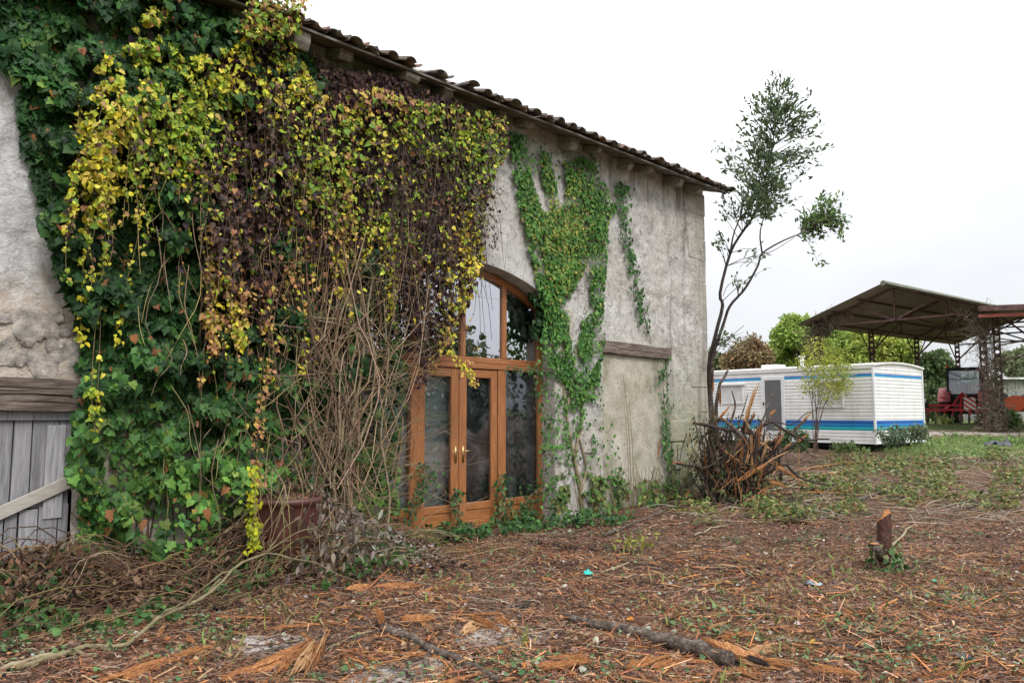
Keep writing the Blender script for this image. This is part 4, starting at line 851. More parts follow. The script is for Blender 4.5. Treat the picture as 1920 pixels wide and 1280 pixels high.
tree('willow_tree', 'rounded yellow-green tree behind the near shed columns', 1650, 658, 56, 47, 51, 18000, .21, (.30, .40, .08), col2=(.44, .48, .11))
tree('willow_tree', 'green tree between the rounded tree and the shed corner', 1598, 662, 40, 42, 57, 10000, .21, LG, col2=LG2)
tree('brown_tree', 'small tree with reddish brown autumn leaves behind the mobile home', 1405, 676, 46, 34, 44, 7000, .14, (.24, .135, .085), col2=(.27, .22, .11), clumps=34, mat='dryleaf')
tree('hedgerow_tree', 'dark green bushy tree between mobile home and tractor', 1752, 705, 32, 48, 52, 15000, .19, (.07, .12, .05), col2=(.15, .20, .08), clumps=34)
tree('hedgerow_tree', 'low dark hedge tree behind the disc cultivator', 1735, 745, 45, 34, 50, 9000, .17, (.07, .11, .045), col2=(.13, .16, .06))
tree('far_tree', 'pale green far tree above the grey outbuilding', 1908, 680, 26, 26, 90, 3000, .4, (.17, .21, .10), col2=(.25, .27, .15))
for i, (px, py, rx, ry, dd) in enumerate(((1345, 690, 40, 18, 60), (1850, 735, 60, 24, 75), (1900, 740, 50, 22, 95), (1985, 700, 60, 40, 80), (1700, 700, 50, 20, 95))): tree('far_tree', 'distant grey-green field hedge tree on the skyline beyond the farm', px, py, rx, ry, dd, 2200, .42, (.10, .13, .06), col2=(.16, .17, .09), group='distant hedge trees', seed=i)
for i in range(9):   # the hedge across the yard that the door panes mirror
    c = np.array((38 + 5 * math.sin(i * 2.1), -32 + i * 5.2)); e_h = 2.6 + 1.2 * math.sin(i * 1.7) ** 2; rs = np.random.RandomState(i); N_ = 1500; b0 = np.array((c[0], c[1], float(gz(*c)))); e = empty('hedge_tree', tuple(b0), label='dark hedge tree across the yard, mirrored in the door panes', cat='tree', group='hedge across the yard')
    d = rs.normal(0, 1, (N_, 3)); d /= np.linalg.norm(d, axis=1, keepdims=True); pos = b0 + (0, 0, e_h * .95) + d * np.array((2.2, 3.4, e_h)) * rs.uniform(.5, 1.05, (N_, 1)); scatter('crown', 'clump', pos, rand_dirs(N_), .5 * rs.uniform(.6, 1.3, N_), jitter_col((.06, .09, .03), N_), M['leaf'], e, b0, kind='stuff'); m = MB(); m.tube([(0, 0, -.2), (0, 0, e_h)], [.16, .08], 7); m.build('trunk', M['bark'], e)
b0 = gp(1527, 846); ys_d = b0[1]
ysap = tree('yellow_sapling', 'slender multi-stemmed sapling with yellow-green leaves in front of the mobile home', 1543, 696, 48, 58, ys_d, 3000, .07, (.25, .32, .05), kind='oval', col2=(.42, .43, .07), trunk=False, clumps=70, base=b0)
P = []; Rr = []
for k in range(9):
    tx, tyy = random.uniform(1500, 1590), random.uniform(645, 745); P.append(curve_pts([b0 + RNG.normal(0, .05, 3) * (1, 1, 0) - (0, 0, .1), dp(1530 + (tx - 1535) * .25 + random.uniform(-5, 5), 770, ys_d + random.uniform(-.2, .2)), dp(1535 + (tx - 1535) * .6, 735, ys_d + random.uniform(-.3, .3)), dp(tx, tyy, ys_d + random.uniform(-.4, .4))], 9)); Rr.append(np.linspace(.013, .004, 9))
tubes_obj('stems', np.array(P), np.array(Rr), jitter_col((.10, .065, .05), 9), M['stem'], ysap, 5, b0, kind='stuff')
def shrub(label, px, py, rx, ry, n, leaf, col, col2, name='shrub', base_py=None, kind='oval', seed=0):
    g = gp(px, base_py or (py + ry * .9)); return tree(name, label, px, py, rx, ry, g[1], n, leaf, col, kind, 'shrub', False, 22, col2, None, None, .8, seed=seed)
shrub('grey-green bramble shrub against the blue-striped end of the mobile home', 1672, 815, 30, 15, 900, .085, (.10, .15, .085), (.17, .22, .13), base_py=858)
shrub('loose grey-green shrub beside the far corner of the mobile home', 1722, 812, 26, 16, 800, .085, (.10, .14, .08), (.17, .20, .11), base_py=850)
shrub('dark green bramble clump under the mobile home door', 1488, 825, 26, 22, 1200, .08, (.05, .10, .04), (.10, .16, .06), base_py=862)
shrub('low green clump under the mobile home side below the sapling', 1585, 838, 22, 9, 500, .07, (.07, .12, .04), (.13, .18, .06), base_py=862)
shrub('bright green rounded shrub at the foot of the vine-covered shed column', 1880, 787, 29, 19, 2600, .11, (.07, .15, .035), (.15, .24, .06), base_py=806)
shrub('olive shrub at the left foot of the vine-covered shed column', 1842, 790, 12, 12, 600, .10, (.10, .11, .05), (.17, .17, .09), base_py=806)
shrub('yellowing weed clump in front of the disc cultivator', 1770, 786, 20, 5, 350, .08, (.28, .25, .07), (.20, .25, .07), base_py=800)
# ------------------------------------------------------------------ ivy and vines on the barn
IVY_D, IVY_M, IVY_L = (.018, .056, .018), (.034, .098, .027), (.068, .165, .038)
Z3 = np.array((0, 0, 1.))
def pick(cols, w, n): i = RNG.choice(len(cols), n, p=np.array(w) / sum(w)); return np.array(cols)[i]
def wall_leaves(px, py, o, cols, size, **kw):
    s_, z_ = wpx(px, py, o); k = (z_ > -.10) & (z_ < 6.02 + .015 * s_ + np.where(np.asarray(o) > .5, .5, 0)); n = len(px)
    return W(s_, o, z_), wall_dirs(n, **kw), size, cols, k
# dark ivy that covers the wall between the plank door and the arch
poly = [(-120, -150), (-100, 60), (0, 95), (22, 150), (38, 260), (60, 340), (70, 420), (92, 470), (105, 545), (140, 620), (150, 700), (168, 760), (150, 800), (140, 880), (165, 960), (160, 1045), (330, 1050), (420, 1060), (700, 1040), (752, 1010), (745, 900), (760, 700), (740, 560), (700, 420), (660, 300), (610, 130), (540, 40), (430, -30), (330, -150)]
n = 46000; px, py = sample_poly(poly, n); wob = (fbm(px / 26, py / 26, 71, 3) - .5) * 46; px = px + wob * (px < 220) + 12 * ((px < 200) & (py > 110) & (py < 680)) - 8 * ((px < 200) & (py > 740))
dens = np.ones(n); dens *= np.where((py > 720) & (fbm(px / 60, py / 60, 72, 3) < .38 + .04 * smooth((py - 720) / 250)), .2, 1); dens *= np.where((px > 560) & (fbm(px / 45, py / 45, 73, 2) < .42), .25, 1)
dens *= np.where((np.hypot((px - 165) / 22, (py - 70) / 55) < 1) & (fbm(px / 18, py / 18, 74, 2) > .40), .05, 1); dens *= np.where((px > 480) & (py < 420), .55, 1); dens *= np.where((np.hypot((px - 300) / 60, (py - 960) / 60) < 1), .4, 1)
k = RNG.rand(n) < dens; px, py = px[k], py[k]; n = len(px)
o = .04 + .42 * smooth((fbm(px / 55, py / 45, 75, 3) - .3) / .45) * RNG.uniform(.3, 1, n) * (.35 + .65 * smooth((px - 40) / 120))
up = smooth((py - 700) / 250)[:, None]; cols = pick([IVY_D, IVY_M, IVY_L], [.42, .40, .18], n) * (1 - up) + pick([IVY_M, (.085, .20, .045), (.14, .29, .055), (.21, .30, .06)], [.25, .4, .25, .10], n) * up
pt_ = smooth((fbm(px / 90, py / 90, 77, 3) - .42) / .2)[:, None]; cols = cols * (.72 + .5 * pt_) * np.where(RNG.rand(n, 1) < .10, np.array([[1.9, 1.35, 1.1]]), 1); dead = RNG.rand(n) < .02; cols[dead] = (.30, .13, .05); cols = jitter_col(cols, n)
pos, B, size, cols, k = wall_leaves(px, py, o, cols, (.034 + .085 * RNG.rand(n) ** 1.8), spread=.7, out=.45, up=.45)
b0 = W(-3.2, .1, 0.0); b0[2] = float(gz(b0[0], b0[1]))
ivy = empty('ivy', tuple(b0), label='dense dark green ivy blanketing the barn wall beside the plank door', cat='ivy')
foliage(ivy, 'ivy', pos[k], B[k], size[k], cols[k], M['leaf'], b0, 300, score=(size * (.5 + o))[k])
P = []
for i in range(46):
    x0 = random.uniform(-4.5, -1.9); C = []
    for j in range(7): C.append(W(x0, .03, -.1 + j * .8)); x0 = max(x0 + random.gauss(0, .07), -4.6 - .12 * j)
    P.append(np.array(C))
tubes_obj('stems', np.array(P), np.tile(np.linspace(.009, .005, 7), (46, 1)), jitter_col((.11, .075, .05), 46), M['stem'], ivy, 4, b0, kind='stuff')

# the V of lighter ivy right of the arch
polys = [[(1010, 275), (1026, 285), (1042, 340), (1048, 385), (1036, 395), (1018, 350)], [(955, 245), (978, 250), (988, 300), (1005, 360), (1030, 420), (1050, 500), (1062, 600), (1060, 640), (1035, 640), (1012, 560), (990, 450), (968, 360)],
         [(1022, 560), (1062, 560), (1075, 690), (1066, 725), (1042, 715), (1015, 640)], [(1090, 600), (1130, 570), (1133, 640), (1122, 720), (1098, 715), (1085, 650)], [(1060, 690), (1122, 690), (1135, 780), (1110, 750), (1075, 770)], [(1058, 300), (1095, 292), (1118, 310), (1135, 345), (1158, 390), (1140, 410), (1138, 490), (1130, 580), (1108, 570), (1100, 480), (1075, 470), (1070, 560), (1048, 540), (1040, 440), (1052, 400), (1062, 350)], [(1010, 400), (1075, 380), (1110, 470), (1080, 540), (1050, 560), (1030, 500)]]
PXs, PYs = [], []
for p_, c_ in zip(polys, (460, 2900, 900, 1000, 420, 4200, 2100)): a, b_ = sample_poly(p_, c_); PXs.append(a); PYs.append(b_)
for (xa, ya), (xb, yb), c_, w_ in (((1155, 395), (1175, 345), 40, 9), ((1040, 330), (1015, 268), 40, 7), ((1000, 310), (985, 250), 40, 8), ((1065, 300), (1058, 262), 30, 6), ((1110, 310), (1118, 275), 30, 7), ((1090, 640), (1085, 800), 120, 10), ((1120, 780), (1130, 960), 110, 12), ((1060, 720), (1075, 900), 140, 12), ((1145, 800), (1150, 910), 40, 5), ((1030, 640), (1032, 990), 230, 9), ((1050, 780), (1060, 880), 60, 12)):
    t = RNG.rand(c_); PXs.append(xa + (xb - xa) * t + RNG.normal(0, w_, c_)); PYs.append(ya + (yb - ya) * t + RNG.normal(0, 4, c_))
px, py = np.concatenate(PXs), np.concatenate(PYs); n = len(px); gap = fbm(px / 22, py / 22, 81, 2) < .40; k = ~gap | (RNG.rand(n) < .25); px, py = px[k], py[k]; n = len(px)
o = .03 + .12 * fbm(px / 40, py / 40, 82, 2) * RNG.uniform(.3, 1, n); f = np.exp(-((px - 1055) / 60.) ** 2 - ((py - 430) / 110.) ** 2)[:, None]
cols = pick([(.04, .12, .028), (.075, .19, .04), (.13, .28, .055)], [.3, .42, .28], n); cols = np.where(RNG.rand(n, 1) < f * .55, pick([(.22, .30, .06), (.32, .34, .08), (.30, .16, .06)], [.5, .4, .1], n), cols); cols = jitter_col(cols, n)
pos, B, size, cols, k = wall_leaves(px, py, o, cols, RNG.uniform(.036, .07, n), spread=.5, out=.3, up=.35, nrm_j=.3)
b0 = W(2.75, .1, 0.0); b0[2] = float(gz(b0[0], b0[1]))
ivy2 = empty('ivy', tuple(b0), label='bright green ivy climbing in a V to the eaves right of the arch', cat='ivy')
foliage(ivy2, 'heart', pos[k], B[k], size[k], cols[k], M['leaf'], b0, 300, score=(size * (.5 + 2 * o))[k])
for pts in ([(1092, 965), (1085, 900), (1070, 830), (1062, 770), (1055, 700), (1058, 620)], [(1085, 905), (1078, 850), (1090, 800), (1088, 740), (1075, 700), (1085, 640)], [(1096, 968), (1088, 930), (1098, 870), (1080, 800)], [(1062, 770), (1068, 720), (1060, 660), (1070, 600)]):
    c = np.array([W(*[float(v) for v in (lambda q: (q[0], .035, q[1]))(wpx(a, b_, .035))]) for a, b_ in pts]); m = MB(); m.tube(curve_pts(c, 14, .006) - b0, np.linspace(.034, .014, 14), 6, rough=.12); m.build('stem', M['barkpale'], ivy2, True)
# ivy in the arch reveal, hanging before the fanlight
px, py = sample_poly([(992, 548), (1005, 545), (1032, 580), (1046, 620), (1032, 640), (1012, 625), (1000, 638), (992, 612), (1006, 590)], 240); n = len(px); o = RNG.uniform(-.22, .02, n)
pos, B, size, cols, k = wall_leaves(px, py, o, jitter_col(pick([(.022, .06, .025), (.045, .12, .04)], [.5, .5], n), n), RNG.uniform(.055, .10, n), spread=.6, out=.4)
b0 = W(1.95, -.1, 2.85); e = empty('ivy', tuple(b0), label='dark ivy clump hanging inside the arch before the fanlight', cat='ivy'); foliage(e, 'heart', pos, B, size, cols, M['leaf'], b0, 300)
# thin ivy strands on the bare render
def strand(label, pts, n, w_, cols, size=(.05, .09), o0=.03):
    C = curve_pts(np.array([(a, b_, 0) for a, b_ in pts], float), 40)[:, :2]; t = RNG.randint(0, 40, n); px = C[t, 0] + RNG.normal(0, w_, n); py = C[t, 1] + RNG.normal(0, w_ * .8, n); o = o0 + RNG.uniform(.0, .05, n)
    pos, B, s2, cl, k = wall_leaves(px, py, o, jitter_col(pick(cols, [1] * len(cols), n), n), RNG.uniform(*size, n), spread=.6, out=.3); sz = wpx(C[::3, 0], C[::3, 1], .015); line = W(sz[0], .015, sz[1]); b0 = line[-1].copy()
    e = empty('ivy_strand', tuple(b0), label=label, cat='ivy'); foliage(e, 'heart', pos[k], B[k], s2[k], cl[k], M['leaf'], b0, 300); m = MB(); m.tube(line - b0, .006, 4); m.build('stem', M['bark'], e)
GL = [(.06, .14, .04), (.09, .19, .05), (.04, .10, .03)]
strand('thin ivy strand trailing down bare render from the eaves to the timber lintel', [(1165, 345), (1170, 400), (1180, 470), (1195, 540), (1215, 620)], 230, 6, GL)
strand('sparse ivy strand beside the right jamb of the walled-up doorway', [(1245, 672), (1243, 720), (1248, 790), (1250, 840), (1255, 890), (1248, 930)], 170, 6, GL)
strand('short ivy shoot left of the walled-up doorway foot', [(1162, 880), (1155, 925), (1163, 965)], 60, 5, GL)

# hanging vine: dead purple leaves inside, yellow and green outside
SHX = 0
mask = [(135, 250), (140, 170), (185, 110), (250, 70), (280, 10), (330, 20), (340, 110), (430, 90), (470, 40), (510, 20), (545, 60), (560, 110), (610, 180), (700, 160), (800, 190), (880, 200), (950, 215), (955, 280), (925, 330), (905, 420), (900, 500), (880, 560), (850, 640), (790, 690), (760, 560), (720, 480), (600, 500), (540, 600), (470, 650), (380, 640), (385, 500), (400, 420), (300, 330), (240, 330), (170, 400), (135, 340)]
zones = [(900, 290, 55, 55, 'G'), (830, 230, 70, 35, 'G'), (760, 225, 60, 30, 'G'), (460, 140, 90, 45, 'Y'), (200, 220, 60, 100, 'Y'), (185, 320, 40, 60, 'Y'), (300, 190, 80, 80, 'G'), (290, 110, 50, 70, 'G'), (450, 130, 80, 40, 'Y'), (510, 80, 45, 50, 'G'), (400, 190, 70, 40, 'G'), (330, 270, 70, 50, 'G'), (500, 250, 70, 110, 'P'), (450, 400, 70, 120, 'P'), (560, 160, 45, 50, 'Y'), (620, 240, 70, 70, 'G'), (600, 340, 60, 60, 'G'), (660, 200, 50, 40, 'O'), (740, 190, 60, 30, 'O'), (720, 260, 40, 40, 'Y'), (760, 300, 90, 60, 'P'), (880, 260, 60, 60, 'G'), (900, 220, 50, 30, 'O'), (800, 380, 100, 90, 'P'), (700, 400, 70, 60, 'G'), (640, 420, 60, 50, 'O'), (430, 570, 50, 70, 'O'), (400, 620, 30, 40, 'Y'), (570, 430, 90, 60, 'P'), (560, 500, 80, 60, 'O'), (700, 480, 50, 50, 'Y'), (800, 520, 70, 100, 'P'), (865, 520, 30, 110, 'Y'), (850, 620, 30, 40, 'O'), (480, 480, 60, 80, 'P')]
PAL = {'Y': [(.64, .54, .035), (.54, .54, .05), (.66, .56, .10), (.24, .30, .04)], 'G': [(.32, .43, .04), (.16, .27, .035), (.50, .53, .06), (.10, .19, .03)], 'O': [(.44, .24, .09), (.50, .36, .08), (.36, .17, .09), (.20, .10, .05)], 'P': [(.060, .034, .036), (.036, .022, .025), (.11, .058, .045), (.15, .095, .065)]}
def zone_cols(px, py):
    Zs = np.array([np.exp(-((px - a) / rx) ** 2 - ((py - b_) / ry) ** 2) + .01 for a, b_, rx, ry, c in zones]); Zs = Zs * np.array([1.75 if z[4] == 'P' else 1. for z in zones])[:, None] * (1 + .9 * (np.array([fbm(px / 16, py / 16, 90 + i, 2) for i in range(len(zones))]) - .5)); Zs = Zs / Zs.sum(0); cum = np.cumsum(Zs, 0); r = RNG.rand(len(px)); zi = (cum < r).sum(0).clip(0, len(zones) - 1)
    code = np.array([z[4] for z in zones])[zi]; out = np.empty((len(px), 3))
    for c in 'YGOP':
        k = code == c
        if k.any(): out[k] = pick(PAL[c], [.35, .3, .2, .15], k.sum())
    return out, code
def bulge(px, py): return .16 + .55 * fbm(px / 110, py / 110, 95, 3) * smooth((760 - py) / 400)
b0 = W(-1.8, .25, 0.0); b0[2] = float(gz(b0[0], b0[1]))
vine = empty('hanging_vine', tuple(b0), label='huge autumn vine with yellow, green and dead purple leaves hanging from the eaves', cat='vine')
n = 26000; px, py = sample_poly(mask, n - 3000); a_, b_ = sample_poly([(585, 95), (640, 130), (720, 135), (830, 180), (930, 210), (930, 240), (800, 230), (620, 200)], 3000); px, py = np.append(px, a_), np.append(py, b_); k = fbm(px / 34, py / 34, 96, 3) + RNG.normal(0, .08, n) > .42 - .06 * (py > 400); px, py = px[k], py[k]; k = (px > 400) | (RNG.rand(len(px)) < .14); px, py = px[k], py[k]; n = len(px); o = bulge(px, py) * RNG.uniform(.35, .92, n)
pos, B, size, cols, k = wall_leaves(px, py, o, jitter_col(pick(PAL['P'], [.36, .26, .2, .18], n), n), (.024 + .06 * RNG.rand(n) ** 1.6), spread=.5, out=.15, up=-.1, nrm_j=.7)
scatter('dead_leaves', 'heart', pos[k], B[k], size[k], cols[k], M['dryleaf'], vine, b0, kind='stuff')
n = 42000; px, py = sample_poly(mask, n); px = px + (fbm(py / 22, px * 0 + 7, 105, 3) - .45) * 90 * smooth((330 - px) / 120); k = py < 470 + 190 * (fbm(px / 20, px * 0 + 3, 98, 2) - .35) + np.where((px < 480) | (px > 830), 400, 0); px, py = px[k], py[k]; n = len(px); cl = .55 * fbm(px / 30, py / 30, 97, 3) + .45 * fbm(px / 9, py / 9, 99, 2); k = cl + RNG.normal(0, .06, n) > .47 + .07 * smooth((py - 330) / 120) + .075 * (px < 330) + .01 * (px > 640); px, py = px[k], py[k]; cols, code = zone_cols(px, py); k = (code != 'P') | (RNG.rand(len(px)) < .45); px, py, cols = px[k], py[k], cols[k]; n = len(px)
o = bulge(px, py) * RNG.uniform(.5, 1.2, n) + .02
pos, B, size, cols, k = wall_leaves(px, py, o, jitter_col(cols, n, .25, .1), (.022 + .06 * RNG.rand(n) ** 2.0), spread=1.0, out=.6, up=.5, nrm_j=.85)
ex, ey = sample_poly([(440, 60), (470, -10), (540, -25), (575, 15), (560, 60), (500, 75)], 520); eo = RNG.uniform(.5, .68, 520); p2, B2, s3, c3, k2 = wall_leaves(ex, ey, eo, jitter_col(pick(PAL['G'] + PAL['O'], [1, 1, 1, .6, .5, .5, .5, .8], 520), 520), .022 + .05 * RNG.rand(520) ** 1.8, spread=1.0, out=.5, up=.4, nrm_j=.8); scatter('eave_leaves', 'heart', p2[k2], B2[k2], s3[k2], c3[k2], M['leaf'], vine, b0, kind='stuff')
foliage(vine, 'heart', pos[k], B[k], size[k], cols[k], M['leaf'], b0, 300, 'bright_leaves', score=(size * (.4 + o))[k])
# leaves in pairs along long trailing shoots
SH = [([(205, 250), (200, 400), (190, 560), (185, 700), (175, 830)], 60, 'Y', .3), ([(165, 260), (160, 400), (155, 520), (150, 640)], 70, 'Y', .3), ([(255, 330), (260, 430), (235, 540), (215, 650)], 46, 'Y', .3), ([(225, 300), (215, 380), (180, 600), (172, 760), (185, 830)], 40, 'G', .35), ([(385, 380), (390, 560), (378, 720), (375, 900), (368, 1000)], 24, 'O', .35), ([(400, 420), (395, 600), (405, 660)], 130, 'O', .4), ([(425, 470), (440, 600), (455, 650)], 110, 'Y', .4), ([(500, 560), (505, 680), (490, 760), (480, 860), (490, 900)], 90, 'O', .42), ([(478, 880), (474, 940), (476, 1000), (470, 1035)], 110, 'B', .85), ([(880, 380), (872, 480), (868, 560), (845, 650), (880, 700)], 150, 'Y', .3), ([(935, 330), (925, 400), (935, 440), (915, 490)], 34, 'P', .2), ([(915, 400), (905, 450), (900, 490)], 26, 'P', .2), ([(720, 480), (735, 540), (728, 600)], 70, 'Y', .35), ([(650, 430), (640, 520), (652, 580)], 50, 'Y', .38), ([(770, 480), (780, 600), (800, 690), (785, 720)], 110, 'P', .3), ([(830, 520), (825, 600), (815, 660)], 80, 'P', .28), ([(580, 420), (585, 520), (590, 640), (585, 700)], 40, 'P', .38), ([(545, 20), (560, -10), (580, 20)], 20, 'O', .45), ([(440, 480), (455, 560), (450, 640)], 40, 'O', .42), ([(300, 330), (285, 380), (290, 450)], 30, 'G', .3), ([(560, 590), (575, 640), (560, 700)], 24, 'Y', .4), ([(905, 640), (880, 690), (890, 720)], 22, 'O', .2)]
PAL['B'] = [(.50, .50, .02), (.40, .45, .02), (.46, .42, .03), (.28, .36, .03)]
A_, P_, C_, S_ = [], [], [], []; ST_ = []
for pts, n, c, oo in SH:
    C = curve_pts(np.array([(a, b_, 0) for a, b_ in pts], float), 60)[:, :2]; t = np.repeat(RNG.randint(0, 60, max(1, n // 2)), 3); px = C[t, 0] + RNG.normal(0, 6, len(t)); py = C[t, 1] + RNG.normal(0, 5, len(t)); o = oo + RNG.normal(0, .03, len(t))
    pos, B, s2, cl, k = wall_leaves(px, py, o, jitter_col(pick(PAL[c], [.35, .3, .2, .15], len(t)), len(t)), RNG.uniform(.03, .055, len(t)), spread=.9, out=.5, up=.4, nrm_j=.5); P_.append(pos); A_.append(B); C_.append(cl); S_.append(s2)
    sz = wpx(C[::6, 0], C[::6, 1], oo); ST_.append(W(sz[0], oo, sz[1]))
for i in range(230):     # ragged trailing ends of the mass
    q = sample_poly(mask, 1); x0, y0 = float(q[0][0]), max(float(q[1][0]), 150.); L = random.uniform(50, 230) * (1 if x0 < 760 else .75); drift = random.gauss(0, 14); oo = float(bulge(np.array([x0]), np.array([y0]))[0]) * random.uniform(.8, 1.25) + .03
    C = curve_pts(np.array([(x0, y0, 0), (x0 + drift * .3 + random.gauss(0, 5), y0 + L * .35, 0), (x0 + drift * .7 + random.gauss(0, 6), y0 + L * .7, 0), (x0 + drift, y0 + L, 0)]), 60)[:, :2]; n = random.randint(10, 38); t = np.minimum((RNG.rand(n) ** 1.3 * 60).astype(int), 59); px = C[t, 0] + RNG.normal(0, 4.5, n); py = C[t, 1] + RNG.normal(0, 3, n); cc_, _ = zone_cols(px, py)
    pos, B, s2, cl, k = wall_leaves(px, py, oo + RNG.normal(0, .03, n), jitter_col(cc_, n), .022 + .05 * RNG.rand(n) ** 1.8, spread=1.0, out=.5, up=.4, nrm_j=.8); P_.append(pos); A_.append(B); C_.append(cl); S_.append(s2); sz = wpx(C[::6, 0], C[::6, 1], oo); ST_.append(W(sz[0], oo, sz[1]))
scatter('shoot_leaves', 'heart', np.concatenate(P_), np.concatenate(A_), np.concatenate(S_), np.concatenate(C_), M['leaf'], vine, b0, kind='stuff')
tubes_obj('shoots', np.array(ST_), np.full((len(ST_), 10), .0032), jitter_col((.20, .15, .08), len(ST_)), M['stem'], vine, 4, b0, kind='stuff')
# stems
P, Rr, Cc = [], [], []
def wl(px, py, o): s_, z_ = wpx(px, py, o); return W(float(s_), o, max(float(z_), -.08))
for i in range(380):     # thin dead threads
    x = random.uniform(385, 890); y0 = random.uniform(180, 480); y1 = y0 + random.uniform(90, 330); oo = random.uniform(.1, .42)
    if y1 > 720: y1 = random.uniform(560, 720)
    d = random.gauss(0, 34); P.append(curve_pts([wl(x, y0, oo), wl(x + d * .4 + random.gauss(0, 7), (2 * y0 + y1) / 3, oo + random.gauss(0, .03)), wl(x + d * .8 + random.gauss(0, 9), (y0 + 2 * y1) / 3, oo + random.gauss(0, .03)), wl(x + d, y1, oo)], 8)); Rr.append(np.linspace(.0045, .003, 8)); Cc.append(random.choice([(.10, .065, .05), (.06, .04, .035), (.13, .09, .065)]))
for i in range(80):     # pale ropes of old vine between eave and ground
    x = random.gauss(650, 55) if i < 120 else random.uniform(520, 780); y0 = random.uniform(400, 600); xb = random.gauss(655, 45); y1 = random.uniform(820, 1045); oo = random.uniform(.18, .5)
    xm = (x + xb) / 2 + random.gauss(0, 55); r0 = random.choice((.004, .005, .006, .010)); P.append(curve_pts([wl(x, y0, oo), wl(x * .7 + xm * .3 + random.gauss(0, 30), y0 * .7 + y1 * .3, oo + random.gauss(0, .05)), wl(xm + random.gauss(0, 26), (y0 + y1) / 2, oo + random.gauss(0, .06)), wl(xm * .4 + xb * .6 + random.gauss(0, 24), y0 * .25 + y1 * .75, oo + random.gauss(0, .05)), wl(xb, y1, max(.08, oo + random.gauss(0, .08)))], 12)[np.linspace(0, 11, 8).astype(int)]); Rr.append(np.linspace(r0 * .8, r0, 8)); Cc.append(random.choice([(.30, .20, .13), (.22, .145, .095), (.36, .26, .17), (.14, .095, .065)]))
for i in range(330):     # fine crossing twigs
    x, y = random.uniform(540, 790), random.uniform(480, 960); L = random.uniform(50, 190); a = random.uniform(-1.2, 1.2) + (math.pi if random.random() < .5 else 0); oo = random.uniform(.12, .5); dx, dy = math.cos(a) * L, math.sin(a) * L * .8; sag = random.uniform(-40, 30); P.append(curve_pts([wl(x, y, oo), wl(x + dx * .35, y + dy * .3 + sag * .7, oo + random.gauss(0, .04)), wl(x + dx * .7, y + dy * .7 + sag, oo + random.gauss(0, .05)), wl(x + dx, y + dy, oo)], 8)); Rr.append(np.linspace(.0038, .0018, 8)); Cc.append(random.choice([(.30, .21, .14), (.19, .13, .09), (.25, .20, .09)]))
for i in range(70):      # stray twigs over the dark ivy
    x, y = random.uniform(250, 640), random.uniform(300, 860); L = random.uniform(60, 260); oo = random.uniform(.25, .45); dx = random.gauss(0, 45); P.append(curve_pts([wl(x, y, oo), wl(x + dx * .3 + random.gauss(0, 12), y + L * .35, oo), wl(x + dx * .7 + random.gauss(0, 12), y + L * .7, oo + .03), wl(x + dx, y + L, oo)], 8)); Rr.append(np.linspace(.0055, .003, 8)); Cc.append(random.choice([(.34, .24, .17), (.22, .15, .10), (.36, .30, .13)]))
tubes_obj('stems', np.array(P), np.array(Rr), jitter_col(np.array(Cc), len(P)), M['stem'], vine, 4, b0, kind='stuff')
for pts, r in (([(660, 470), (680, 560), (668, 640), (650, 720), (645, 800), (625, 900), (640, 1010)], .018), ([(590, 600), (640, 610), (680, 640), (672, 740), (650, 850), (655, 950), (700, 1030)], .02), ([(700, 520), (690, 600), (705, 680), (690, 780), (660, 870), (650, 990)], .016), ([(720, 560), (728, 700), (715, 820), (730, 930), (722, 1035)], .014), ([(560, 600), (600, 595), (650, 605), (700, 640)], .012)):
    c = np.array([wl(a, b_, .38) for a, b_ in pts]); m = MB(); m.tube(curve_pts(c, 18, .008) - b0, np.linspace(r * .7, r, 18), 6, rough=.12); m.build('main_stem', M['barkpale'], vine, True)

# ground ivy along the door foot
def to_ground(px, py): return gpv(px, py)
PXs, PYs = [], []
for p_, c_ in (([(735, 1000), (780, 985), (900, 985), (1000, 978), (1100, 975), (1190, 972), (1180, 985), (1050, 995), (960, 1005), (860, 1020), (780, 1035), (735, 1035)], 2100), ([(980, 925), (1020, 915), (1025, 985), (960, 990)], 10)): a, b_ = sample_poly(p_, c_); PXs.append(a); PYs.append(b_)
px, py = np.concatenate(PXs), np.concatenate(PYs); k = fbm(px / 30, py / 14, 111, 2) > .36; px, py = px[k], py[k]; pos = to_ground(px, py); n = len(pos); pos[:, 2] += RNG.uniform(.02, .16, n) * (.4 + fbm(px / 50, py / 20, 112, 2))
t = RNG.normal(0, 1, (n, 3)); t[:, 2] *= .4; B = basis(t, RNG.normal(0, .5, (n, 3)) + (0.1, -.4, 1)); scatter('ground_ivy', 'ivy', pos, B, RNG.uniform(.04, .075, n), jitter_col(pick([(.035, .09, .03), (.06, .15, .04), (.09, .20, .05), (.025, .06, .025)], [.3, .35, .15, .2], n), n), M['leaf'], None, (0, 0, 0), label='low green ivy carpet along the foot of the glazed doors', cat='ground ivy', kind='stuff')
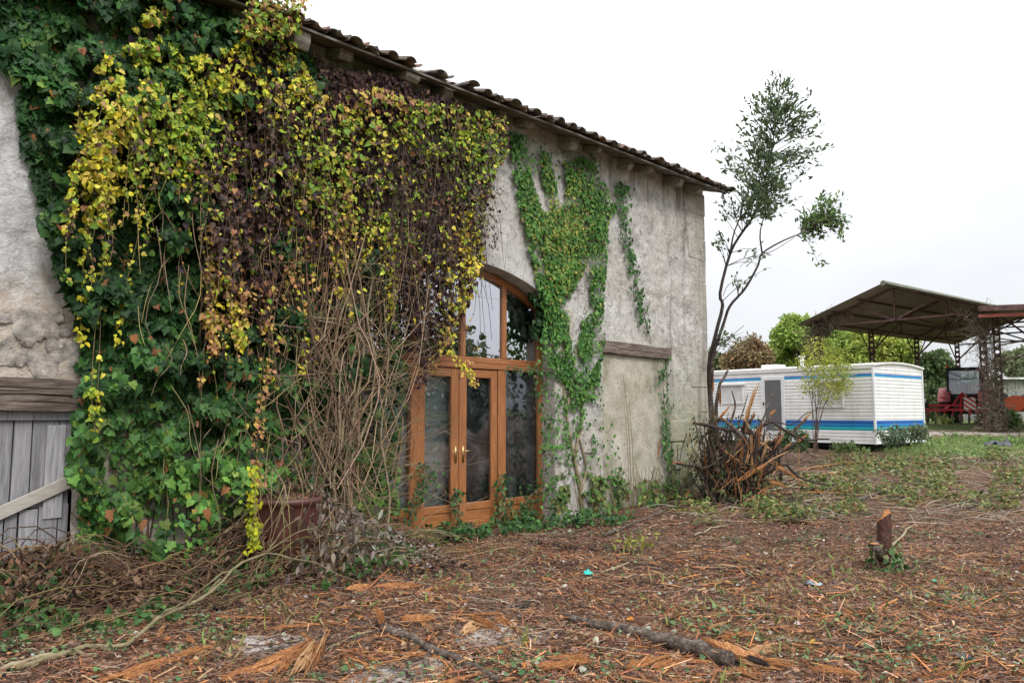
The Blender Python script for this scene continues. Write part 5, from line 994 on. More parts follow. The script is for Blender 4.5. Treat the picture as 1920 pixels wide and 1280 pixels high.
for lab, pts, n, w_ in (('ivy sprig climbing the meeting stiles of the French doors', [(858, 915), (855, 940), (860, 985)], 90, 6), ('ivy sprig on the right post of the French doors', [(942, 890), (940, 925), (948, 950), (930, 985)], 190, 10), ('leafy ivy clump in front of the right sidelight', [(1010, 915), (985, 945), (1000, 970), (960, 985)], 300, 16), ('ivy and wilted leaves on the wide left post of the French doors', [(795, 870), (800, 900), (775, 940), (770, 985)], 190, 12), ('ivy runner along the right jamb of the arch', [(1010, 690), (1005, 740), (1022, 790), (1018, 850), (1025, 930)], 190, 8), ('small ivy sprigs on the transom beside the right jamb', [(948, 690), (985, 690), (1015, 700), (1020, 735)], 90, 7)):
    strand(lab, pts, int(n * .62), w_ * .85, [(.04, .10, .03), (.06, .15, .04), (.03, .07, .03), (.15, .16, .06)], (.038, .068), -.20 if 'jamb' not in lab else -.05)
# leaves on weeds at the wall foot right of the door
px, py = sample_poly([(1035, 890), (1110, 880), (1180, 900), (1300, 895), (1310, 965), (1200, 975), (1040, 985)], 1500); k = fbm(px / 22, py / 22, 121, 3) > .47; px, py = px[k], py[k]; n = len(px); o = RNG.uniform(.03, .30, n) * smooth((py - 860) / 110); pos, B, s2, cl, k = wall_leaves(px, py, o, jitter_col(pick([(.06, .13, .035), (.12, .19, .05), (.20, .22, .07), (.16, .10, .05)], [.35, .35, .15, .15], n), n), RNG.uniform(.05, .10, n), spread=1.0, out=.5)
b0 = W(4.3, .15, 0.0); b0[2] = float(gz(b0[0], b0[1])); e = empty('wall_weeds', tuple(b0), label='straggling weeds and ivy at the foot of the walled-up doorway', cat='weeds'); scatter('foliage', 'heart', pos[k], B[k], s2[k], cl[k], M['leaf'], e, b0, kind='stuff')
P = [curve_pts([W(random.uniform(2.3, 6.2), random.uniform(.05, .3), -.15)] * 1 + [W(random.uniform(2.3, 6.2) * .02 + 0, .1, .1)] * 0 + [W(x_ + random.gauss(0, .05), .06, zz) for zz in (.3, .6)], 6) for x_ in [random.uniform(2.3, 6.2) for _ in range(2)]]
P = []
for i in range(70):
    x_ = random.uniform(2.3, 6.3); h = random.uniform(.2, .75); d = random.gauss(0, .12); P.append(curve_pts([W(x_, random.uniform(.05, .25), -.14), W(x_ + d * .4, .08, h * .5), W(x_ + d, .05, h)], 6))
for (a, b_, c, d) in ((1180, 965, 1170, 750), (1188, 965, 1180, 755), (1183, 900, 1168, 700)): P.append(curve_pts([wl(a, b_, .05), wl((a + c) / 2 + 3, (b_ + d) / 2, .04), wl(c, d, .03)], 6))
tubes_obj('stems', np.array(P), np.tile(np.linspace(.006, .003, 6), (len(P), 1)), jitter_col((.17, .14, .06), len(P)), M['stem'], e, 4, b0, kind='stuff')
# ------------------------------------------------------------------ brown pot
pp = np.array((-2.36, 8.25)); pz = float(gz(*pp)) - .03
pot = empty('clay_pot', (pp[0], pp[1], pz), label='large dark red-brown pot standing in brambles against the ivy', cat='pot'); pot.scale = (1, 1, 1.13)
m = MB(); m.lathe([(0, .0), (.21, .0), (.235, .05), (.285, .30), (.315, .52), (.325, .62), (.335, .66), (.355, .675), (.362, .70), (.352, .725), (.33, .73), (.315, .715), (.305, .70)], (0, 0, 0), 40); m.build('body', M['pot'], pot, True)
m = MB(); m.lathe([(.306, .702), (.30, .60), (.27, .35), (.22, .08), (0, .07)], (0, 0, 0), 40); m.build('lining', M['potin'], pot, True)
m = MB(); m.lathe([(.262, .14), (.283, .16), (.266, .19)], (0, 0, 0), 40); m.build('moulding', M['pot'], pot, True)

# ------------------------------------------------------------------ bramble tangle along the left wall foot
def WG(s_, o, h): p = W(s_, o, 0.0); p[2] = float(gz(p[0], p[1])) + h; return p
b0 = WG(-3.2, .7, 0); br = empty('bramble_tangle', tuple(b0), label='heap of dead brown brambles and wilted stems along the ivy wall foot', cat='brambles')
P, Rr, Cc = [], [], []
def hmax(s_, o): return (.48 + .42 * math.exp(-((s_ + 3.1) / .8) ** 2)) * math.exp(-((o - .35) / .55) ** 2) * (.75 + .35 * math.sin(s_ * 2.3 + 1)) + .06
for i in range(720):
    s0 = random.uniform(-5.7, -1.2); o0 = abs(random.gauss(.45, .4)) + .08; L = random.uniform(.3, 1.5); a = random.gauss(0, .5) + (math.pi if random.random() < .5 else 0); s1, o1 = s0 + L * math.cos(a), max(.06, o0 + L * .5 * math.sin(a)); hm = hmax((s0 + s1) / 2, (o0 + o1) / 2) * random.uniform(.3, 1.25)
    P.append(curve_pts([WG(s0, o0, -.01), WG(s0 * .7 + s1 * .3, o0 * .7 + o1 * .3, hm * .9), WG(s0 * .3 + s1 * .7, o0 * .3 + o1 * .7, hm), WG(s1, o1, random.choice((.0, hm * .4, hm * .7)))], 8, .012)); r = random.choice((.003, .004, .005, .007)); Rr.append(np.linspace(r, r * .6, 8)); Cc.append(random.choice([(.13, .075, .05), (.17, .10, .06), (.08, .05, .038), (.22, .15, .075), (.30, .23, .14), (.16, .13, .05), (.10, .06, .045)]))
tubes_obj('stems', np.array(P), np.array(Rr), jitter_col(np.array(Cc), len(P)), M['stem'], br, 4, b0, kind='stuff')
n = 9500; s_ = RNG.uniform(-5.7, -1.2, n); o = np.abs(RNG.normal(.42, .38, n)) + .06; hh = np.array([hmax(a, b_) for a, b_ in zip(s_, o)]) * RNG.uniform(.02, 1.05, n); pos = W(s_, o, 0.0); pos[:, 2] = gz(pos[:, 0], pos[:, 1]) + hh
grey = np.exp(-((s_ + 1.9) / .7) ** 2)[:, None]; cl = pick([(.10, .055, .035), (.16, .09, .05), (.06, .04, .03), (.20, .13, .08)], [.3, .3, .2, .2], n); cl = np.where(RNG.rand(n, 1) < grey, pick([(.26, .23, .19), (.20, .17, .14), (.33, .30, .27)], [.4, .4, .2], n), cl); t = RNG.normal(0, .6, (n, 3)) - (0, 0, .9)
scatter('dead_leaves', 'oval', pos, basis(t, RNG.normal(0, 1, (n, 3))), RNG.uniform(.05, .10, n) * 1.0, jitter_col(cl, n), M['dryleaf'], br, b0, kind='stuff')
n = 4200; s_ = RNG.uniform(-5.7, -1.6, n); o = np.abs(RNG.normal(.55, .45, n)) + .05; hh = np.array([hmax(a, b_) for a, b_ in zip(s_, o)]) * RNG.uniform(0, .8, n); k = fbm(s_ * 2.2, o * 2.2, 131, 2) > .52; pos = W(s_, o, 0.0); pos[:, 2] = gz(pos[:, 0], pos[:, 1]) + hh + .01
scatter('green_leaves', 'heart', pos[k], rand_dirs(k.sum(), .2), RNG.uniform(.04, .08, k.sum()), jitter_col(pick([(.05, .12, .035), (.09, .17, .05)], [.6, .4], k.sum()), k.sum()), M['leaf'], br, b0, kind='stuff')
# dead grey leaves hanging on twigs in front of the pot
n = 210; px = RNG.normal(640, 55, n); py = RNG.normal(1030, 48, n); k = (px > 540) & (px < 745) & (py > 940) & (py < 1110); px, py = px[k], py[k]; n = len(px); dd = 7.75 + RNG.uniform(-.25, .3, n) + (px - 560) / 200. * .55; pos = np.array([dp(a, b_, c) for a, b_, c in zip(px, py, dd)]); pos[:, 2] = np.maximum(pos[:, 2], gz(pos[:, 0], pos[:, 1]) + .02)
t = RNG.normal(0, .35, (n, 3)) - (0, 0, 1); scatter('hanging_dead_leaves', 'oval', pos, basis(t, RNG.normal(0, .5, (n, 3)) + (.2, -1, .2)), RNG.uniform(.06, .10, n) * 1.15, jitter_col(pick([(.23, .195, .155), (.17, .14, .11), (.12, .085, .06)], [.35, .35, .3], n), n), M['dryleaf'], br, b0, kind='stuff')

P = []
for i in range(20): x = random.uniform(470, 640); yy = random.uniform(860, 960); L = random.uniform(60, 170); d_ = 7.65 + random.uniform(-.15, .15) + (x - 545) / 200. * .5; e_ = dp(x + random.gauss(0, 30), yy + L, d_); e_[2] = max(e_[2], float(gz(e_[0], e_[1]))); P.append(curve_pts([dp(x, yy, d_ + random.uniform(.0, .3)), dp(x + random.gauss(0, 14), yy + L * .4, d_), e_], 7))
tubes_obj('pot_stems', np.array(P), np.tile(np.linspace(.0045, .0025, 7), (len(P), 1)), jitter_col(pick([(.28, .20, .13), (.16, .10, .07), (.24, .20, .09)], [.4, .35, .25], len(P)), len(P)), M['stem'], br, 4, b0, kind='stuff')
# ------------------------------------------------------------------ sticks, logs and torn wood lying on the ground
def lay(pts, lift=0.0): return [gp(a, b_, lift) for a, b_ in pts]
def stick(name, label, pts, r0, r1, mat, cat='stick', group=None, K=9, wob=.008, n=7, rough=.10, lift=None, ctrl=None):
    lf = (max(r0, r1) * .6) if lift is None else lift; C = np.array(lay(pts, lf)) if ctrl is None else np.array(ctrl); pts3 = curve_pts(C, K, wob); b0 = pts3[0].copy(); b0[2] = float(gz(b0[0], b0[1])); m = MB(); m.tube(pts3 - b0, np.linspace(r0, r1, K), n, rough=rough); o = m.build(name, M[mat], None, True, label=label, cat=cat, group=group); o.location = tuple(b0); return o
def shard_mesh(L, w, th, seed, K=7):
    """torn sliver: flat, fibrous, ragged at both ends"""
    rs = random.Random(seed); m = MB(); strands = rs.randint(4, 7)
    for q in range(strands):
        off = (q - (strands - 1) / 2) * w / strands; a0, a1 = rs.uniform(-.12, .3) * L, L * rs.uniform(.55, 1.1); bend = rs.uniform(-.03, .03) * L; V = []; ww = w / strands * rs.uniform(.5, 1.5)
        for i in range(K):
            f = i / (K - 1); tp = min(1, f * 5 + .15, (1 - f) * 4 + .05); y = a0 + (a1 - a0) * f; x = off + bend * f * f + rs.uniform(-.1, .1) * ww; z = th * rs.uniform(.2, .6) + .35 * th * math.sin(f * 3 + q)
            V += [(x - ww / 2 * tp, y, z), (x, y, z + th * .6 * tp), (x + ww / 2 * tp, y, z), (x, y, z - th * .5 * tp)]
        F = [(0, 1, 2, 3), tuple(4 * (K - 1) + j for j in (3, 2, 1, 0))] + [(i * 4 + j, i * 4 + (j + 1) % 4, (i + 1) * 4 + (j + 1) % 4, (i + 1) * 4 + j) for i in range(K - 1) for j in range(4)]
        m.add(V, F)
    return m
def shard(label, p0, p1, w, th, mat='splint', group=None, seed=0, lift=.01, parent=None, name='splinter', off=None, end=None):
    a = gp(*p0, lift) if len(p0) == 2 else np.array(p0); b_ = gp(*p1, lift) if len(p1) == 2 else np.array(p1); L = float(np.linalg.norm(b_ - a)); o = shard_mesh(L, w, th, seed).build(name, M[mat], parent, False, label=label, cat=None if parent else 'splinter', group=group)
    t = (b_ - a)[None]; Bm = basis(t, np.array((.05, -.1, 1.))[None] if abs(t[0, 2]) < .8 * L else np.array((.3, -1., .1))[None])[0]; loc = a - (off if off is not None else 0)
    o.matrix_basis = Matrix(np.vstack([np.hstack([Bm, loc[:, None]]), [0, 0, 0, 1]]).tolist()); return o
# the big log with its torn orange face
C = lay([(1062, 1163), (1150, 1186), (1240, 1210), (1320, 1236), (1385, 1258)], .03); C = [c + (0, 0, .01 * i) for i, c in enumerate(C)]; pts3 = curve_pts(C, 16, .006); lb = pts3[-1].copy(); lb[2] = float(gz(lb[0], lb[1]))
log = empty('fallen_log', tuple(lb), label='long grey mossy fallen log split open to orange wood at one end', cat='log')
m = MB(); m.tube(pts3 - lb, np.linspace(.028, .066, 16), 12, rough=.07); m.build('trunk', M['bark'], log, True)
d = unit(pts3[-1] - pts3[-4]); side = np.cross(d, Z3); V = []; K = 12
for i in range(K):
    f = i / (K - 1); c = pts3[-5] * (1 - f) + pts3[-1] * f + d * (.16 * f) - lb; wv = .046 * math.sin(min(1, f * 1.4) * math.pi / 2) * (1 - .5 * max(0, f - .75) / .25); lift = .078 + .006 * math.sin(f * 5) - .05 * max(0, f - .6)
    for q in (-1, -.4, .3, 1): V.append(c + side * wv * q + Z3 * (lift - .022 * q * q + random.uniform(-.008, .008)) - side * .012)
    for q in (1, -1): V.append(c + side * wv * q * .8 - Z3 * .01 - side * .012)
F = [(i * 6 + j, i * 6 + (j + 1) % 6, (i + 1) * 6 + (j + 1) % 6, (i + 1) * 6 + j) for i in range(K - 1) for j in range(6)] + [tuple(range(6)), tuple((K - 1) * 6 + j for j in range(5, -1, -1))]
mm = MB(); mm.add(V, F); mm.build('torn_face', M['splint'], log, label='torn orange wood face of the log')
for k in range(12): a = pts3[-1] + d * random.uniform(-.12, .12) + side * random.uniform(-.05, .05) + (0, 0, random.uniform(.0, .04)); shard(None, tuple(a), tuple(a + d * random.uniform(.15, .38) + side * random.uniform(-.08, .08) - (0, 0, .02)), .035, .018, ('splint', 'splintpale', 'barkdark')[k % 3], seed=400 + k, parent=log, off=lb)
# forked branch in the foreground
C = lay([(718, 1182), (770, 1202), (815, 1228), (875, 1250), (935, 1285)], .03); fb = np.array(C[0]); fb[2] = float(gz(fb[0], fb[1])); fork = empty('forked_branch', tuple(fb), label='forked broken branch with reddish bark and a torn upright end on sandy ground', cat='branch')
m = MB(); m.tube(curve_pts(C, 12, .006) - fb, np.linspace(.036, .018, 12), 9, rough=.08); m.build('branch', M['bark'], fork, True); C2 = lay([(808, 1226), (800, 1250), (812, 1285)], .02); m = MB(); m.tube(curve_pts(C2, 7, .004) - fb, np.linspace(.024, .017, 7), 8, rough=.08); m.build('fork', M['bark'], fork, True)
a = np.array(C[0]); b_ = dp(703, 1135, a[1] + .1); shard(None, tuple(a), tuple(b_), .06, .03, seed=31, parent=fork, off=fb); shard(None, tuple(a), tuple(dp(714, 1142, a[1] + .05)), .04, .02, seed=33, parent=fork, off=fb)
# pale bent branch rising to the pot
C = lay([(30, 1260), (119, 1234), (165, 1218)], .03) + [dp(236, 1208, gp(236, 1208)[1] - .12), dp(300, 1156, gp(236, 1208)[1] + .1), dp(384, 1119, gp(236, 1208)[1] + .45), dp(449, 1058, gp(236, 1208)[1] + .9), dp(499, 1037, gp(236, 1208)[1] + 1.25)]
b0 = C[0].copy(); bb = empty('bent_branch', tuple(b0), label='long pale bent branch curving from the ground up to the pot', cat='branch'); m = MB(); m.tube(curve_pts(C, 24, .004) - b0, np.linspace(.022, .010, 24), 8, rough=.06); m.build('branch', M['barkolive'], bb, True)
for (a, c, dz) in ((C[-1], (565, 965), .1), (C[-1], (600, 985), .05), (C[-1], (660, 1085), -.1), (C[-1], (470, 1100), -.1), (C[4], (365, 1135), .2), (C[-2], (330, 1150), -.3)):
    e_ = dp(c[0], c[1], a[1] + dz); e_[2] = max(e_[2], float(gz(e_[0], e_[1])) + .01); m = MB(); m.tube(curve_pts([a, (a + e_) / 2 + (0, 0, .04), e_], 8, .008) - b0, np.linspace(.010, .003, 8), 5); m.build('twig', M['barkolive'], bb, True)
STK = [('dark twisted branch propped on the litter before the walled-up doorway', [(1133, 1010), (1175, 992), (1210, 978), (1253, 958)], .018, .014, 'bark', .05), ('blackish stick lying below the leafy sprig', [(1103, 1032), (1145, 1030), (1190, 1037)], .016, .012, 'barkdark', .02), ('thin yellowish curved stick on dark litter', [(902, 1090), (930, 1073), (965, 1060), (1000, 1041)], .009, .006, 'barkpale', .012), ('pale bent stick beside the turquoise scrap', [(1093, 1090), (1137, 1072), (1175, 1056), (1222, 1048)], .013, .008, 'barkpale', .015), ('short black-barked stick on the shredded bark', [(940, 1154), (968, 1146), (993, 1135)], .016, .014, 'barkdark', .03), ('grey stick on the bare litter in front of the torn stump', [(1302, 1006), (1335, 994), (1366, 985)], .016, .010, 'barkpale', .02), ('long grey-barked pole lying in cut leaves behind the stump', [(1594, 946), (1640, 932), (1690, 918), (1729, 911)], .030, .024, 'bark', .04), ('dark straight pole in the cut brush right of the stump', [(1733, 963), (1780, 958), (1835, 952)], .024, .018, 'bark', .03), ('thick cut branch with orange sawn end beside the torn stump', [(1492, 890), (1520, 896), (1545, 902), (1564, 914)], .036, .032, 'bark', .06), ('long thin reddish stick crossing the litter', [(1632, 1134), (1700, 1140), (1783, 1153), (1925, 1166)], .010, .006, 'bark', .012), ('white-barked stick leaning beside the stump', [(1668, 1034), (1690, 1010), (1703, 996), (1716, 985)], .016, .013, 'barkpale', .03), ('short pale forked stick at the edge of the litter', [(1838, 1252), (1846, 1235), (1850, 1212)], .009, .006, 'barkpale', .012), ('long pale branch low in the cut brush toward the tarp', [(1700, 872), (1760, 866), (1830, 860), (1905, 862)], .026, .016, 'barkpale', .05), ('grey branch lying across the cut brush', [(1580, 912), (1640, 902), (1700, 908), (1790, 896)], .022, .012, 'bark', .05), ('thin dark branch at the foot of the ivy carpet', [(760, 1100), (800, 1085), (850, 1080), (905, 1062)], .009, .006, 'barkdark', .012), ('mossy stick near the plank door', [(0, 1262), (60, 1240), (130, 1228), (180, 1232)], .02, .014, 'barkpale', .02)]
for lab, pts, r0, r1, mt, lf in STK: stick('stick', lab, pts, r0, r1, mt, lift=lf)
SHD = [('bright orange torn splinter standing proud in the foreground', (545, 1290), (611, 1185), .07), ('broad orange bark sliver beside the sandy patch', (458, 1272), (590, 1212), .07), ('orange bark strip at the bottom of the slope', (200, 1288), (322, 1240), .05), ('pale torn strip on ivy litter below the plank door', (45, 1176), (124, 1165), .04), ('two-pronged orange sliver beside the forked branch', (745, 1166), (842, 1163), .04), ('curled orange splinter on the shredded bark', (928, 1160), (978, 1192), .045), ('short orange bark flake by the sand', (868, 1195), (902, 1166), .05), ('orange sliver near the dark litter edge', (650, 1110), (705, 1105), .06), ('long orange sliver beneath the dark litter', (725, 1112), (795, 1098), .05), ('orange-brown torn stick below the torn stump', (1377, 968), (1438, 910), .05), ('pale torn stick beside the orange sawn branch', (1500, 880), (1562, 912), .045), ('torn strip in the foreground below the log', (1225, 1262), (1300, 1240), .04), ('orange flake fan beyond the log end', (1410, 1230), (1470, 1216), .05), ('orange strip lying left of the log', (1040, 1243), (1110, 1246), .05), ('yellow-orange strip at the lower edge', (1380, 1262), (1440, 1285), .05), ('upright torn sliver leaning at the torn stump foot', (1389, 968), (1389, 920), .03)]
for i, (lab, a, b_, w_) in enumerate(SHD): shard(lab, a, b_, w_ * 1.7, .032, 'splint' if i % 3 else 'splintpale', seed=i + 50)
for i, (x, y, dx, dy, w_) in enumerate(((520, 1275, 60, -70, .06), (470, 1262, 110, -45, .05), (575, 1282, 36, -92, .05), (420, 1280, 100, -30, .05), (330, 1240, 70, -22, .04), (600, 1255, 8, -60, .04), (1010, 1262, 90, -12, .05), (880, 1160, 60, 34, .05), (1520, 1262, 90, 12, .05), (1350, 1205, 80, -14, .04), (1180, 1262, 70, -22, .05), (700, 1110, 60, -12, .05), (260, 1262, 90, -26, .05))): shard('long bright orange torn splinter lying in the foreground litter', (x, y), (x + dx, y + dy), w_, .03, 'splint', 'long orange splinters in the foreground', 500 + i, .02)
# many more loose sticks and slivers, alike but for their place
random.seed(77)
def rnd_px(xr, yr): return random.uniform(*xr), random.uniform(*yr)
for i in range(95):
    x, y = rnd_px((560, 1930), (985, 1275)); sc = (y - 773) / 300.; L = random.uniform(40, 150) * sc; a = random.uniform(0, math.pi); dx, dy = math.cos(a) * L, math.sin(a) * L * .35; r = random.uniform(.0035, .008)
    stick('stick', 'thin loose twig lying on the shredded litter', [(x, y), (x + dx * .5 + random.gauss(0, 4), y + dy * .5 + random.gauss(0, 3)), (x + dx, y + dy)], r, r * .6, random.choice(('bark', 'barkpale', 'barkdark', 'barkpale')), group='loose twigs on the litter', K=6, n=5, lift=r)
for i in range(170):
    x, y = rnd_px((120, 1930), (1040, 1278)); sc = (y - 773) / 300.; L = random.uniform(22, 110) * sc; a = random.uniform(0, math.pi); shard('small orange-brown bark sliver on the shredded litter', (x, y), (x + math.cos(a) * L, y + math.sin(a) * L * .35), random.uniform(.012, .04), .014, random.choice(('splint', 'splint', 'splint', 'splintpale', 'bark')), 'bark slivers on the litter', 100 + i)
for i in range(22):      # branches trailing from the heap
    x, y = random.uniform(1400, 1500), random.uniform(880, 965); L = random.uniform(70, 200); r = random.uniform(.010, .024); stick('stick', 'long cut branch trailing right from the torn stump', [(x, y), (x + L * .5, y + random.gauss(-6, 10)), (x + L, y + random.gauss(-12, 14))], r, r * .5, random.choice(('bark', 'barkdark', 'barkpale', 'splint')), group='branches trailing from the torn stump', K=7, n=6, lift=random.uniform(.03, .12))
for i in range(60):
    x, y = rnd_px((1420, 1930), (862, 965)); L = random.uniform(25, 110); a = random.gauss(0, .6); r = random.uniform(.006, .016); stick('stick', 'cut branch lying among the wilted cuttings', [(x, y), (x + L * .5, y + math.sin(a) * L * .12 + random.gauss(0, 2)), (x + L, y + math.sin(a) * L * .2)], r, r * .5, random.choice(('bark', 'barkpale', 'barkpale')), group='branches among the cuttings', K=6, n=5, lift=random.uniform(.01, .10))

# ------------------------------------------------------------------ sawn stump
sp_ = gp(1660, 1066); su = empty('tree_stump', tuple(sp_), label='waist-low sawn stump with orange top and ivy round its foot', cat='stump')
m = MB(); n_ = 14; V = []; rings = ((-.06, .115), (.06, .088), (.25, .072), (.42, .07), (.53, .068))
for z_, r in rings:
    for j in range(n_):
        a = 2 * math.pi * j / n_; rr = r * (1 + .13 * math.sin(3 * a + z_ * 4) + random.uniform(-.04, .04)); V.append((rr * math.cos(a) * (1 + .12 * math.sin(7 * a)) + .01 * z_, rr * math.sin(a), z_ + (.05 * math.cos(a + .6) if z_ > .5 else 0)))
F = [(i * n_ + j, i * n_ + (j + 1) % n_, (i + 1) * n_ + (j + 1) % n_, (i + 1) * n_ + j) for i in range(len(rings) - 1) for j in range(n_)]; m.add(V, F); m.build('trunk', M['barkred'], su, True)
m = MB(); top = V[-n_:]; m.add(top + [(x * .55 + .01, y * .55, z_ + .045) for x, y, z_ in top] + [(.02, -.01, .615)], [(j, (j + 1) % n_, n_ + (j + 1) % n_, n_ + j) for j in range(n_)] + [(n_ + j, n_ + (j + 1) % n_, 2 * n_) for j in range(n_)]); m.build('sawn_top', M['splint'], su, label='raw orange sawn top')
m = MB(); m.tube([(-.04, -.03, .12), (-.11, -.06, .22), (-.135, -.075, .27)], [.05, .052, .05], 9, rough=.08); m.build('side_stub', M['bark'], su, True); m = MB(); m.lathe([(0, .012), (.03, .008), (.05, 0)], (-.136, -.076, .272), 10); m.build('stub_cut', M['splint'], su)
n = 130; a = RNG.uniform(0, 2 * np.pi, n); h = RNG.rand(n) ** 2.0 * .34; r = .10 + .10 * np.exp(-h * 9) + RNG.uniform(0, .03, n); pos = np.stack([r * np.cos(a), r * np.sin(a), h], -1); t = np.stack([np.cos(a) * .3, np.sin(a) * .3, -np.ones(n)], -1) + RNG.normal(0, .5, (n, 3)); single_leaves(pos, basis(t, np.stack([np.cos(a), np.sin(a), .4 + 0 * a], -1) + RNG.normal(0, .4, (n, 3))), RNG.uniform(.035, .075, n), jitter_col(pick([(.05, .12, .035), (.10, .17, .06), (.20, .22, .09)], [.5, .3, .2], n), n), 'ivy', M['leaf'], su, (0, 0, 0))
for (a, b_, c) in (((-.13, -.2, .0), (-.2, -.2, .18), (-.15, -.1, .26)), ((.2, -.1, .0), (.26, -.12, .12), (.15, -.02, .16)), ((.05, -.25, .0), (.0, -.3, .1), (-.12, -.3, .02))): m = MB(); m.tube(curve_pts([a, b_, c], 7), .005, 5); m.build('sucker', M['bark'], su)

# ------------------------------------------------------------------ torn shrub stump at the barn corner
tsb = np.array((4.02, 14.35, 0)); tsb[2] = float(gz(tsb[0], tsb[1])); D0 = 14.35
ts = empty('torn_stump', tuple(tsb), label='big torn shrub stump of splintered orange stems and leaves at the barn corner', cat='stump')
def T(px, py, d=0.0): return dp(px, py, D0 + d)
random.seed(5)
def tstem(pts, r0, r1, mat='barkdark', K=9): m = MB(); m.tube(curve_pts([T(*p) for p in pts], K, .01) - tsb, np.linspace(r0, r1, K), 7, rough=.1); m.build('stem', M[mat], ts, True)
for pts, r0, r1 in (([(1345, 950), (1340, 850, .1), (1345, 760, .1), (1350, 720), (1366, 690)], .05, .02), ([(1335, 940), (1332, 820, .2), (1333, 730, .2), (1337, 690)], .045, .025), ([(1350, 940), (1370, 800), (1378, 760), (1372, 732)], .03, .012), ([(1360, 900), (1385, 800), (1402, 740)], .02, .008), ([(1380, 900), (1420, 810), (1440, 755), (1455, 732)], .025, .009), ([(1400, 850), (1440, 790, -.2), (1500, 822, -.3), (1555, 823, -.3)], .030, .018), ([(1400, 860), (1430, 790), (1480, 797), (1510, 778), (1545, 760)], .018, .006), ([(1320, 930), (1300, 900, .3), (1285, 910, .2), (1275, 930, .1)], .02, .008), ([(1290, 935, -.2), (1310, 880), (1340, 845)], .015, .01), ([(1340, 940), (1355, 860, -.2), (1365, 800, -.1)], .03, .015), ([(1420, 900), (1470, 870), (1500, 895), (1550, 908)], .03, .018), ([(1380, 900), (1440, 850), (1462, 818)], .02, .01)): tstem(pts, r0, r1, random.choice(('barkdark', 'bark')))
for i in range(95): 
    x = random.uniform(1305, 1440); y = random.uniform(770, 880); tstem([(x * .6 + 1370 * .4 + random.gauss(0, 12), 945, random.uniform(-.35, .3)), (x * .85 + 1370 * .15, (y + 945) / 2, random.uniform(-.3, .3)), (x + random.gauss(0, 12), y, random.uniform(-.35, .35))], random.uniform(.009, .022), .005, random.choice(('barkdark', 'barkdark', 'bark')), 6)
def tsh(p0, p1, w_, seed, mat='splint'): shard(None, tuple(T(*p0)), tuple(T(*p1)), w_, w_ * .55, mat, seed=seed, parent=ts, off=tsb)
for i, (p0, p1, w_) in enumerate((((1390, 800, -.2), (1420, 722, -.1), .10), ((1400, 790, -.15), (1412, 735, 0), .07), ((1405, 890, -.3), (1425, 795, -.2), .12), ((1410, 895, -.35), (1408, 800, -.2), .09), ((1385, 880, -.3), (1392, 830, -.25), .08), ((1370, 865, -.3), (1374, 835, -.3), .08), ((1398, 870, -.35), (1405, 842, -.3), .08), ((1336, 740, .1), (1337, 690, .1), .05), ((1350, 760, 0), (1348, 720, 0), .06), ((1430, 860, -.3), (1440, 815, -.2), .07), ((1390, 900, -.4), (1445, 868, -.3), .09), ((1445, 870, -.3), (1500, 900, -.4), .08), ((1425, 830, -.3), (1445, 845, -.2), .06), ((1380, 965, -.55), (1440, 910, -.5), .06), ((1405, 968, -.55), (1437, 948, -.5), .05), ((1388, 960, -.5), (1390, 905, -.45), .04), ((1420, 915, -.4), (1430, 870, -.35), .08), ((1330, 975, -.5), (1350, 935, -.4), .05), ((1310, 960, -.4), (1335, 940, -.4), .04), ((1455, 840, -.2), (1470, 812, -.1), .05), ((1435, 900, -.35), (1480, 915, -.5), .07))): tsh(p0, p1, w_ * .8, 200 + i, 'splint' if i % 3 else 'splintpale')
for i in range(70): x, y = random.gauss(1390, 46), random.uniform(850, 962); a = random.gauss(-1.3, .7); L = random.uniform(20, 60); tsh((x, y, -.4 + random.uniform(-.1, .2)), (x + math.cos(a) * L, y + math.sin(a) * L, -.35 + random.uniform(-.1, .3)), random.uniform(.010, .03), 260 + i, random.choice(('splint', 'splint', 'splintpale', 'bark')))
for i in range(34): x, y = random.gauss(1390, 38), random.uniform(800, 930); a = random.gauss(-1.2, .95); L = random.uniform(35, 80); dd = random.uniform(-.3, .25); m = MB(); p0, p1 = T(x, y, dd), T(x + math.cos(a) * L, y + math.sin(a) * L, dd + random.uniform(-.15, .15)); p0[2] = max(p0[2], float(gz(p0[0], p0[1]))); m.tube(curve_pts([p0, (p0 + p1) / 2 + RNG.normal(0, .02, 3), p1], 6, .006) - tsb, np.linspace(random.uniform(.025, .05), random.uniform(.018, .03), 6), 7, rough=.22); m.build('stem', M[random.choice(('barkdark', 'bark', 'barkdark'))], ts, False); u_ = unit(p1 - p0); shard(None, tuple(p1 - u_ * .14), tuple(p1 + u_ * random.uniform(.06, .16)), random.uniform(.028, .05), .025, 'splint' if i % 4 else 'splintpale', seed=600 + i, parent=ts, off=tsb)
P = []
for i in range(260): x = random.gauss(1375, 44); y = random.uniform(800, 950); p0 = T(x, y, random.uniform(-.5, .35)); p1 = T(x + random.gauss(0, 26), y + random.uniform(10, 90), random.uniform(-.5, .3)); p1[2] = max(p1[2], float(gz(p1[0], p1[1]))); P.append(curve_pts([p0, (p0 + p1) / 2 + RNG.normal(0, .05, 3), p1], 6))
tubes_obj('twigs', np.array(P), np.tile(np.linspace(.008, .003, 6), (len(P), 1)), jitter_col(pick([(.05, .035, .03), (.10, .07, .05), (.17, .12, .085)], [.45, .35, .2], len(P)), len(P)), M['stem'], ts, 4, tsb, kind='stuff')
